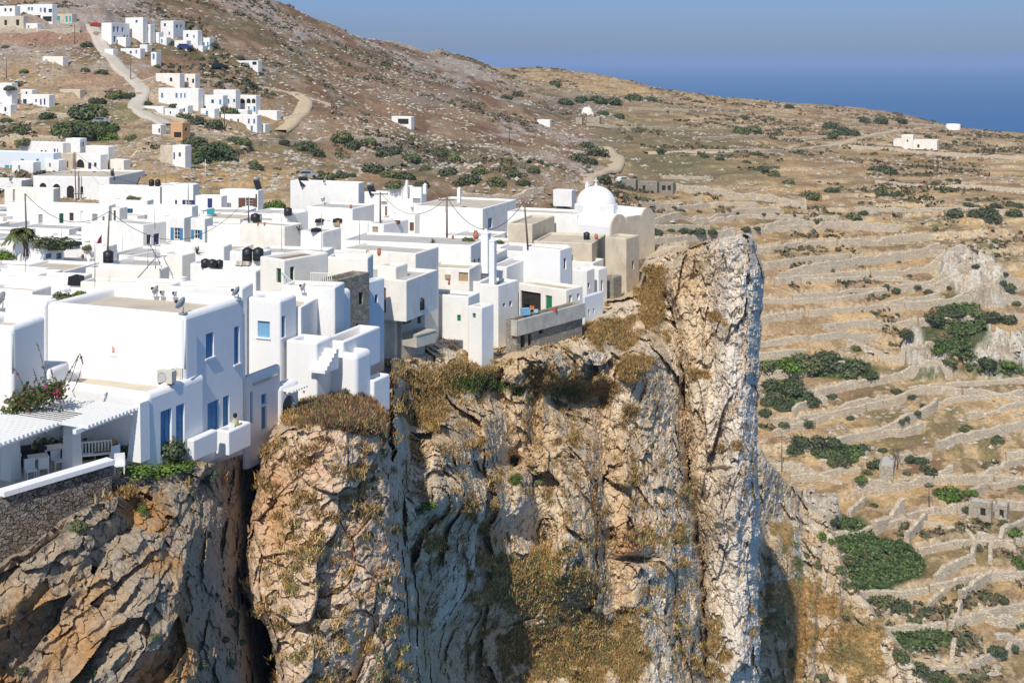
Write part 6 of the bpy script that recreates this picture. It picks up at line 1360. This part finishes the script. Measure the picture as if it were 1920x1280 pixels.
SH = [ # column, row of the base, width, kind
 (182,192,34,'dark'),(215,182,44,'green'),(150,215,60,'dark'),(175,218,60,'green'),(120,250,60,'green'),(150,252,60,'dark'),(185,250,50,'green'),(200,262,46,'bright'),(245,262,30,'green'),(90,222,40,'dark'),(40,245,40,'green'),(12,230,30,'dark'),(45,270,36,'green'),(20,168,26,'dark'),(35,160,22,'olive'),
 (163,86,28,'olive'),(10,90,18,'green'),(45,136,20,'green'),(190,138,26,'olive'),(160,134,22,'olive'),(242,182,30,'dark'),(322,84,22,'dark'),(400,86,22,'green'),(295,125,14,'bright'),(376,112,22,'green'),(398,110,16,'green'),(450,110,20,'olive'),(488,140,16,'olive'),(457,150,20,'dark'),(383,142,14,'green'),(470,163,36,'olive'),(325,200,20,'dark'),(275,196,22,'dark'),
 (345,222,34,'green'),(368,232,46,'dark'),(400,236,40,'dark'),(420,205,20,'dark'),(430,214,40,'green'),(365,272,50,'dark'),(390,285,60,'dark'),(420,298,60,'dark'),(372,305,56,'dark'),(410,280,44,'green'),(440,265,30,'dark'),(455,270,40,'green'),(480,318,36,'dark'),(475,308,26,'green'),(530,268,26,'dark'),(572,278,44,'dark'),(590,290,40,'dark'),(558,280,30,'green'),(520,318,18,'green'),(560,325,16,'dark'),(610,335,40,'green'),(640,332,36,'dark'),(660,330,20,'dark'),(600,325,16,'dark'),
 (640,262,50,'green'),(660,275,44,'dark'),(690,270,40,'green'),(720,290,50,'olive'),(740,285,30,'dark'),(770,300,44,'green'),(820,292,40,'olive'),(850,300,40,'green'),(700,320,50,'dark'),(730,330,40,'green'),(760,335,44,'dark'),(800,320,30,'green'),(840,325,40,'dark'),(880,340,46,'dark'),(930,345,40,'green'),(860,345,30,'olive'),(900,325,40,'green'),(960,330,36,'olive'),(980,345,30,'dark'),(1000,320,30,'green'),(790,350,40,'dark'),(740,350,40,'green'),(1035,385,14,'dark'),(1060,388,14,'dark'),
 (950,185,26,'dark'),(970,180,24,'olive'),(1040,160,30,'dark'),(1060,195,36,'dark'),(1090,190,34,'dark'),(1120,192,40,'dark'),(1150,196,44,'olive'),(1190,188,40,'dark'),(1220,190,30,'olive'),(1130,215,24,'dark'),(1160,222,30,'dark'),(1100,275,30,'olive'),(1120,290,50,'olive'),(1085,300,40,'olive'),(1105,305,36,'dark'),(1130,340,40,'olive'),(1160,350,30,'olive'),(1180,355,24,'olive'),(1240,285,24,'olive'),
 (1480,203,26,'dark'),(1395,222,20,'dark'),(1560,240,36,'dark'),(1580,252,46,'dark'),(1600,254,36,'dark'),(1560,255,30,'green'),(1460,252,20,'dark'),(1390,250,36,'green'),(1410,248,40,'green'),(1650,230,40,'olive'),(1620,228,30,'dark'),(1690,230,30,'olive'),(1740,258,18,'dark'),(1790,268,14,'dark'),(1810,270,12,'dark'),(1780,255,14,'dark'),(1860,290,12,'dark'),(1905,280,16,'dark'),(1890,235,20,'dark'),
 (1660,325,50,'dark'),(1640,320,30,'olive'),(1720,330,20,'olive'),(1780,340,18,'dark'),(1795,340,16,'dark'),(1640,290,16,'dark'),(1430,320,30,'dark'),(1450,330,30,'green'),(1350,300,24,'olive'),(1320,295,20,'olive'),(1400,305,18,'olive'),(1480,345,30,'green'),(1520,370,40,'green'),(1560,360,30,'dark'),(1650,365,40,'green'),(1680,368,30,'dark'),(1600,410,36,'green'),(1620,402,24,'dark'),
 (1815,388,30,'olive'),(1850,402,50,'dark'),(1870,390,30,'olive'),(1895,384,24,'dark'),(1830,405,40,'olive'),(1860,412,40,'olive'),(1790,405,50,'olive'),(1910,388,24,'olive'),(1900,402,36,'dark'),(1264,390,12,'dark'),(1278,396,16,'dark'),(1310,398,14,'dark'),(1355,399,12,'dark'),(1382,400,10,'dark'),(1432,402,10,'dark'),(1457,402,10,'dark'),(1552,400,10,'dark'),(1562,401,12,'dark'),(1574,402,10,'dark'),(1490,404,8,'dark'),
 (1230,438,30,'dark'),(1258,434,16,'dark'),(1285,436,30,'dark'),(1310,436,30,'dark'),(1335,437,24,'dark'),(1400,432,24,'dark'),(1420,430,18,'dark'),(1686,492,10,'dark'),(1705,518,12,'dark'),(1830,500,18,'dark'),(1885,515,16,'dark'),(1780,540,14,'olive'),(1660,538,20,'olive'),(1680,545,24,'green'),(1720,540,20,'olive'),(1740,550,26,'olive'),(1890,540,30,'green'),(1905,570,20,'green'),(1880,530,16,'dark'),(1605,655,24,'green'),
 (1750,600,44,'dark'),(1780,610,50,'green'),(1800,640,46,'dark'),(1790,590,44,'dark'),(1830,590,40,'green'),(1860,595,40,'dark'),(1890,600,36,'dark'),(1770,640,40,'green'),(1760,660,30,'bright'),(1700,628,36,'dark'),(1820,670,40,'green'),(1850,680,44,'dark'),(1890,685,30,'bright'),(1780,680,34,'green'),
 (1440,690,50,'green'),(1480,690,60,'bright'),(1520,688,60,'green'),(1560,692,60,'dark'),(1600,690,56,'dark'),(1630,706,40,'dark'),(1590,705,40,'green'),(1500,672,40,'green'),(1550,672,50,'dark'),(1450,725,46,'dark'),(1480,735,50,'dark'),(1510,745,46,'dark'),(1440,755,40,'dark'),(1470,765,44,'dark'),(1525,755,36,'dark'),(1435,775,30,'dark'),(1490,718,36,'olive'),(1450,745,40,'olive'),
 (1515,795,28,'dark'),(1560,745,24,'dark'),(1470,798,26,'green'),(1430,800,22,'green'),(1500,830,46,'dark'),(1530,830,44,'olive'),(1560,832,44,'dark'),(1490,845,36,'dark'),(1540,850,40,'dark'),(1580,862,46,'dark'),(1560,868,30,'green'),(1600,862,22,'bright'),(1620,842,30,'dark'),(1655,845,20,'dark'),(1640,872,40,'dark'),(1615,900,28,'bright'),(1625,888,22,'green'),(1705,860,26,'dark'),(1725,865,34,'dark'),(1740,884,40,'dark'),(1720,862,20,'olive'),(1700,888,18,'green'),
 (1595,785,20,'dark'),(1680,735,24,'dark'),(1710,745,20,'olive'),(1690,790,18,'green'),(1720,775,20,'dark'),(1730,762,18,'dark'),(1700,785,16,'dark'),(1810,805,30,'green'),(1870,828,28,'green'),(1870,820,16,'dark'),(1780,930,60,'bright'),(1760,925,30,'green'),(1820,925,30,'bright'),(1810,955,22,'olive'),(1740,910,20,'olive'),(1640,948,16,'dark'),(1565,980,28,'dark'),(1580,970,20,'green'),(1540,1005,26,'bright'),(1560,1015,20,'bright'),
 (1880,980,20,'green'),(1900,1000,36,'bright'),(1915,915,20,'bright'),(1910,1055,30,'bright'),(1880,1125,28,'dark'),(1870,1118,20,'green'),(1800,1205,30,'dark'),(1870,1222,40,'dark'),(1740,1150,40,'dark'),(1690,1140,50,'dark'),(1660,1130,46,'green'),(1715,1165,30,'green'),(1770,1275,30,'bright'),(1830,1208,16,'green'),(1900,1215,24,'dark'),(1600,1030,40,'bright'),(1590,1050,34,'green'),(1575,1070,30,'green'),(1720,1255,44,'dark'),(1760,1270,40,'dark'),(1690,1230,40,'green'),(1590,870+230,40,'green'),
 # on the cliffs
 (1520,1290,40,'green'),(1480,1225,30,'green'),(1545,1270,26,'green'),(1585,1160,24,'olive'),(1530,1060,26,'green'),(1510,1040,20,'green'),(1490,1020,18,'bright'),(1360,1215,14,'olive'),(1000,880,18,'green'),(1010,905,22,'green'),(800,950,40,'bright'),(780,960,30,'green'),(700,900,24,'green'),(706,930,20,'green'),(700,915,16,'dark'),(655,1005,22,'olive'),(712,960,16,'green'),(723,1085,14,'bright'),(610,865,14,'bright'),
 (147,990,46,'green'),(205,968,26,'olive'),(268,955,26,'bright'),(272,965,22,'green'),(42,1260,34,'olive'),(170,1260,30,'green'),(290,1195,26,'green'),(430,1150,28,'olive'),(420,1200,24,'green'),(375,1250,36,'olive'),(430,1245,30,'green'),(450,1205,24,'olive'),(315,1250,24,'olive'),(400,890,26,'olive'),(355,928,20,'green'),(390,900,34,'olive'),(430,905,18,'olive')]
for a in SH: shrub(*a)
bpy.context.view_layer.update()
# plants of the town
shrub(322, 850, 72, 'dark', 'round dark green bush before the annexe doors', hr=1.25, group='garden shrubs by the guest house')
for i, (px, py, w_, lab) in enumerate([(262, 884, 80, 'bright green ground bush left end below the annexe'), (298, 880, 84, 'bright green ground bush in the middle below the annexe'), (338, 872, 66, 'bright green ground bush right end beside the balcony')]): shrub(px, py, w_, 'bright', lab, hr=.5, group='garden shrubs by the guest house')
for px, py, w_, k, lab in [(80,460,50,'dark','left half of the dark town tree'),(110,462,60,'dark','right half of the dark town tree'),(15,482,44,'bright','hedge at the left edge below the palm'),(165,466,24,'green','shrub beside the maroon cloth'),(247,374,24,'green','left green bush on the arcade terrace'),(258,374,16,'bright','little flowering bush on the arcade terrace'),(515,388,44,'bright','wide bright bush behind the brown shutter house'),(500,390,30,'green','green bush right behind the brown shutter house'),
    (878,452,26,'green','leafy plant left of the brick pot'),(938,458,26,'green','leafy plant right of the twin chimneys'),
    (648,735,26,'olive','dry grey shrub beside the outer white house'),(675,742,26,'olive','dry grey shrub at the terrace corner'),(620,738,16,'bright','small flowering shrub by the stair house')]:
    shrub(px, py, w_, k, lab, group='plants among the houses')
for px, w_, k, lab in [(28,76,'dark','dark shrub under the left pergola near the photo edge'),(62,74,'green','green shrub under the left pergola'),(96,76,'dark','dark shrub under the left pergola beside the column'),(118,50,'green','small green shrub right behind the thick column'),(166,66,'dark','dark shrub at the left under the right pergola'),(196,60,'green','green shrub in the middle under the right pergola'),(224,58,'dark','dark shrub at the right under the right pergola')]:
    shrub(0, 0, w_, k, lab, hr=1.25, group='plants among the houses', p=pz(px, 853, -19.75))
shrub(0, 0, 44, 'green', 'left part of the rooftop bougainvillea', group='plants among the houses', p=P3(118, 560, 73.5)); shrub(0, 0, 40, 'bright', 'right part of the rooftop bougainvillea', group='plants among the houses', p=P3(147, 557, 74.5))
# palm
p = hit(50, 462)
if p is not None:
    sc_ = p.y/F; e = empty('palm_tree', p, 'palm tree with arching fronds at the left edge beside the dark tree', 'palm tree')
    MB().tube([(0, 0, -1), (-.1, 0, 8*sc_), (-.5, 0, 24*sc_)], .38, n=10, r1=.3).build('trunk', M_BARK, e)
    m = MB(); rq = random.Random(4); tz = 26*sc_
    for i in range(34):
        a = rq.uniform(0, 6.28); L_ = 34*sc_*rq.uniform(.75, 1.05); up = rq.uniform(.1, 1.25); prev = None
        for j in range(9):
            t = j/8; x = math.cos(a)*L_*t*math.cos(up*.8); y = math.sin(a)*L_*t*math.cos(up*.8); z = tz+L_*(math.sin(up)*t-.75*t*t); c = Vector((x-.5, y, z))
            if prev is not None:
                d = (c-prev).normalized(); sd = d.cross(Vector((0, 0, 1))).normalized(); wl_ = .62*math.sin(math.pi*min(1, t+.12))+.1
                for sg in (-1, 1):
                    for q in range(3): c0 = prev.lerp(c, q/3); m.quad(c0, c0+d*.13, c0+d*.35+sd*sg*wl_-Vector((0, 0, .22)), c0+d*.22+sd*sg*wl_-Vector((0, 0, .26)))
            prev = c
    n4 = len(m.v); o = m.build('crown', M_LEAF, e, col=np.tile([.13, .15, .06], (n4, 1))*(.7+.6*np.random.default_rng(3).random((n4, 1))))
# agaves
for px, py, w_, lab in [(370,476,30,'spiky agave before the blue shutters'),(812,455,16,'small agave on the gravel roof'),(560,432,20,'agave by the white cube with the tank')]:
    p = hit(px, py)
    if p is None: continue
    r = w_*p.y/F/2; m = MB(); rq = random.Random(int(px))
    for i in range(18):
        a = rq.uniform(0, 6.28); el = rq.uniform(.25, 1.3); d = Vector((math.cos(a)*math.cos(el), math.sin(a)*math.cos(el), math.sin(el))); s_ = d.cross(Vector((0, 0, 1))).normalized()*.09; m.quad(-s_, s_, s_*.5+d*r*.8, d*r*1.3); m.quad(-s_, d*r*1.3, -s_*.5+d*r*.8, Vector((0, 0, .02)))
    o = m.build('agave', M_LEAF, col=np.tile([.14, .18, .10], (len(m.v), 1))); o.location = p; tag(o, lab, 'agave', 'agaves on the roofs')
# bougainvillea with bare arching stems in front of the guest house
p0 = P3(100, 735, 62.2); e = empty('bougainvillea', p0, 'bougainvillea with long bare arching stems and pink flowers before the big wall', 'shrub'); M_PINK = mat('pink_bracts', (.45, .03, .14)); m = MB(); fl_ = MB(); lf = MB(); rq = random.Random(9)
def arc(pts):
    W = [P3(px, py, 62.2+rq.uniform(-.3, .3))-p0 for px, py in pts]; m.tube(W, .018, n=4, cap=False); return W
for pts in [[(95,745),(85,700),(75,660),(68,640)],[(110,740),(125,705),(140,680),(150,662),(155,680),(148,708),(136,735)],[(60,755),(45,725),(30,695),(20,688)],[(105,742),(100,710),(95,690)],[(115,738),(132,712),(146,670)],[(80,748),(70,715),(62,690)]]:
    W = arc(pts)
    for a_, b_ in zip(W[:-1], W[1:]):
        for q in range(9):
            c = a_.lerp(b_, rq.random()); s_ = .06; tgt = fl_ if rq.random() < .2 else lf; d = Vector((rq.uniform(-1, 1), rq.uniform(-1, 1), rq.uniform(-1, 1)))*s_; g_ = Vector((rq.uniform(-1, 1), rq.uniform(-1, 1), rq.uniform(-1, 1)))*s_; tgt.quad(c-d, c-g_, c+d, c+g_)
for i in range(1500):
    t = rq.random(); px = 8+112*t+rq.gauss(0, 5); py = 772-t*40+rq.gauss(0, 11)-16*math.sin(t*3.1)*rq.random(); c = P3(px, py, 62.0+rq.uniform(-.8, .8))-p0; s_ = .09; d = Vector((rq.uniform(-1, 1), rq.uniform(-1, 1), rq.uniform(-1, 1)))*s_; g_ = Vector((rq.uniform(-1, 1), rq.uniform(-1, 1), rq.uniform(-1, 1)))*s_
    (fl_ if rq.random() < .05 or (abs(px-112) < 5 and rq.random() < .4) else lf).quad(c-d, c-g_, c+d, c+g_)
m.build('stem', M_BARK, e); tag(fl_.build('flowers', M_PINK, e), kind='stuff'); n4 = len(lf.v); lf.build('leaves', M_LEAF, e, col=np.tile([.09, .11, .03], (n4, 1))*(.6+.8*np.random.default_rng(5).random((n4, 1))))
# the bare tree on the terraces
p = hit(1682, 880)
if p is not None:
    e = empty('bare_tree', p, 'leafless dark tree beside the small stone hut on the terraces', 'tree'); m = MB(); rq = random.Random(2)
    def br(a, d, L_, r, dep):
        b = a+d*L_; m.tube([a, a.lerp(b, .5)+Vector((rq.uniform(-.1, .1), 0, rq.uniform(-.1, .1)))*L_, b], r, n=5, r1=r*.6, cap=False)
        if dep:
            for q in range(4): br(b, (d+Vector((rq.uniform(-.9, .9), rq.uniform(-.9, .9), rq.uniform(-.2, .5)))).normalized(), L_*.68, r*.55, dep-1)
    br(Vector((0, 0, 0)), Vector((.05, 0, 1)), 1.7, .16, 4); m.build('trunk', M_BARK, e)

# ------------------------------------------------------------------ ground cover nobody could count
def scatter_quads(P, size, col, rq, nleaf, spread, up=.6):
    n = len(P); k = n*nleaf; B_ = np.repeat(P, nleaf, 0); S = np.repeat(size, nleaf)[:, None]
    d = rq.normal(size=(k, 3)); d[:, 2] = np.abs(d[:, 2])*up; d /= np.linalg.norm(d, axis=1)[:, None]; cpos = B_+d*S*spread*rq.random((k, 1))**.4
    t = rq.normal(size=(k, 3)); u = np.cross(d, t); u /= np.linalg.norm(u, axis=1)[:, None]; v = np.cross(u, d)+d*.4; s_ = S*rq.uniform(.35, .8, (k, 1))
    Vv = np.stack([cpos-u*s_*.5-v*s_*.4, cpos+u*s_*.5-v*s_*.3, cpos+u*s_*.4+v*s_*.5, cpos-u*s_*.45+v*s_*.45], 1).reshape(-1, 3)
    cl = np.repeat(col, nleaf, 0)*(.7+.6*rq.random((k, 1))); return Vv, np.arange(k*4).reshape(-1, 4), np.repeat(cl, 4, 0)
rq = np.random.default_rng(21)
N = 44000; px = rq.uniform(-60, 1990, N); Yr = 200+(rq.random(N)**1.25)*640; X = (px-CX)*Yr/F
keep = (vnoise(X/26, Yr/26, 0*X, 601)*.55+vnoise(X/7, Yr/7, 0*X, 602)*.45); tmk = terr_mask(X, Yr)
m_ = keep > (.58+.06*tmk); X = X[m_]; Yr = Yr[m_]; kp = keep[m_]; Zr = land(X, Yr)
sz = rq.uniform(.35, 1.0, len(X))*(1+(kp-.55)*2.5); pal = np.array([(.10, .105, .06), (.14, .13, .08), (.19, .14, .09), (.075, .09, .045), (.23, .17, .10)]); cl = pal[rq.integers(0, 5, len(X))]
Vv, Qq, Cc = scatter_quads(np.stack([X, Yr, Zr], -1), sz, cl, rq, 10, .8); me = np_mesh('scrub', Vv, Qq, False); vcol(me, Cc); tag(link_mesh('scrub', me, M_LEAF), kind='stuff'); print('scrub', len(X))
ti = rq.choice(np.where(thick.ravel())[0], 9000); P = np.stack([XX.ravel()[ti], YY.ravel()[ti], Z.ravel()[ti]], -1)+rq.normal(size=(9000, 3))*.25
cl = np.array([(.07, .11, .04), (.10, .145, .05), (.13, .17, .06), (.06, .095, .04)])[rq.integers(0, 4, 9000)]; Vv, Qq, Cc = scatter_quads(P, rq.uniform(.35, .75, 9000), cl, rq, 16, 1.2); me = np_mesh('thicket', Vv, Qq, False); vcol(me, Cc); tag(link_mesh('thicket', me, M_LEAF), kind='stuff')
# stones on the hillside
N = 44000; px = rq.uniform(-60, 1990, N); Yr = 215+(rq.random(N)**1.2)*560; X = (px-CX)*Yr/F; kp = vnoise(X/18, Yr/18, 0*X, 611)*.5+vnoise(X/5, Yr/5, 0*X, 612)*.5; m_ = (kp > .56-.12*(1-terr_mask(X, Yr))); X = X[m_]; Yr = Yr[m_]; Zr = land(X, Yr); s_ = rq.uniform(.15, .75, len(X))
oc = np.array([(1, 0, 0), (0, 1, 0), (-1, 0, 0), (0, -1, 0), (0, 0, 1)], float); Vv = (np.stack([X, Yr, Zr-.05], -1)[:, None, :]+(oc[None]+rq.normal(size=(len(X), 5, 3))*.25)*s_[:, None, None]*np.array([1.2, 1, .7])).reshape(-1, 3)
tq = np.array([(0, 1, 4), (1, 2, 4), (2, 3, 4), (3, 0, 4)]); Qq = (np.arange(len(X))[:, None, None]*5+tq[None]).reshape(-1, 3); me = np_mesh('loose_stones', Vv, Qq, False); vcol(me, np.repeat(np.array([.44, .39, .325])*(.75+.4*rq.random((len(X), 1))), 5, 0)); tag(link_mesh('loose_stones', me, M_LAND), kind='stuff')
# dry tufts on the soil of the cliffs
gPX, gPY, gX, gY, gZ, gv, ggr, gok, gwho = COVER
cand = np.where((gv.ravel() > .35) & gok.ravel())[0]; pick = rq.choice(cand, 26000); lw_ = (gPY.ravel()[pick] > 940) & (gPX.ravel()[pick] > 820) & (rq.random(len(pick)) < .5); pick = pick[~lw_]; pr = np.where((gok.ravel()) & (gwho.ravel() > 0))[0]; pr = rq.choice(pr, 30000); pr = pr[fbm(gPX.ravel()[pr]/18, gPY.ravel()[pr]/14, 0*pr, 4, 990) > .62]; pr = pr[(gwho.ravel()[pr] != 4) | (rq.random(len(pr)) < .35)]; pick = np.concatenate([pick, pr])
P = np.stack([gX.ravel()[pick], gY.ravel()[pick]-.05, gZ.ravel()[pick]], -1); P[:, :] += rq.normal(size=P.shape)*.05
green = ggr.ravel()[pick]+.6*(rq.random(len(pick))-.5) > .4
base = np.array([(.38, .23, .08), (.31, .18, .07), (.50, .35, .15), (.26, .19, .08)])[rq.integers(0, 4, len(pick))]; base[green] = np.array([.11, .15, .04]); pur = (np.abs(gPX.ravel()[pick]-650) < 90) & (gPY.ravel()[pick] < 830); base[pur & (rq.random(len(pick)) < .6)] = np.array([.22, .11, .085]); base[pur & (rq.random(len(pick)) < .25)] = np.array([.15, .17, .06])
lowr = gPY.ravel()[pick] > 980; base[lowr] = base[lowr]*1.25; base[lowr & (rq.random(len(pick)) < .22)] = np.array([.20, .21, .08])
def blades(P, col, rq, k, h0, h1, wd):
    n = len(P)*k; B_ = np.repeat(P, k, 0)+rq.normal(size=(n, 3))*np.array([.16, .16, .05]); d = rq.normal(size=(n, 3))*.55; d[:, 2] = 1; d[:, 1] -= .25; d /= np.linalg.norm(d, axis=1)[:, None]
    h = rq.uniform(h0, h1, (n, 1)); a = rq.uniform(0, 6.28, n); s_ = np.stack([np.cos(a), np.sin(a), 0*a], -1)*wd; T_ = B_+d*h
    return np.stack([B_-s_, B_+s_, T_+s_*.4, T_-s_*.4], 1).reshape(-1, 3), np.arange(n*4).reshape(-1, 4), np.repeat(np.repeat(col, k, 0)*(.75+.5*rq.random((n, 1))), 4, 0)
Vv, Qq, Cc = blades(P, base, rq, 12, .14, .42, .035); me = np_mesh('dry_brush', Vv, Qq, False); vcol(me, Cc); tag(link_mesh('dry_brush', me, M_LEAF), kind='stuff')
# the air over the sea and the hills
bm = bmesh.new(); bmesh.ops.create_cube(bm, size=1)
for v in bm.verts: v.co = Vector((v.co.x*112000, v.co.y*112000, -105+v.co.z*320))
me = bpy.data.meshes.new('haze'); bm.to_mesh(me); bm.free()
hm = bpy.data.materials.new('haze'); hm.use_nodes = True; t = hm.node_tree; t.nodes.remove(t.nodes['Principled BSDF'])
pv = t.nodes.new('ShaderNodeVolumePrincipled'); pv.inputs['Color'].default_value = (.37, .53, .86, 1); pv.inputs['Density'].default_value = 1/14000
pv.inputs['Anisotropy'].default_value = -.2
t.links.new(pv.outputs[0], t.nodes['Material Output'].inputs['Volume'])
tag(link_mesh('haze', me, hm), kind='stuff')
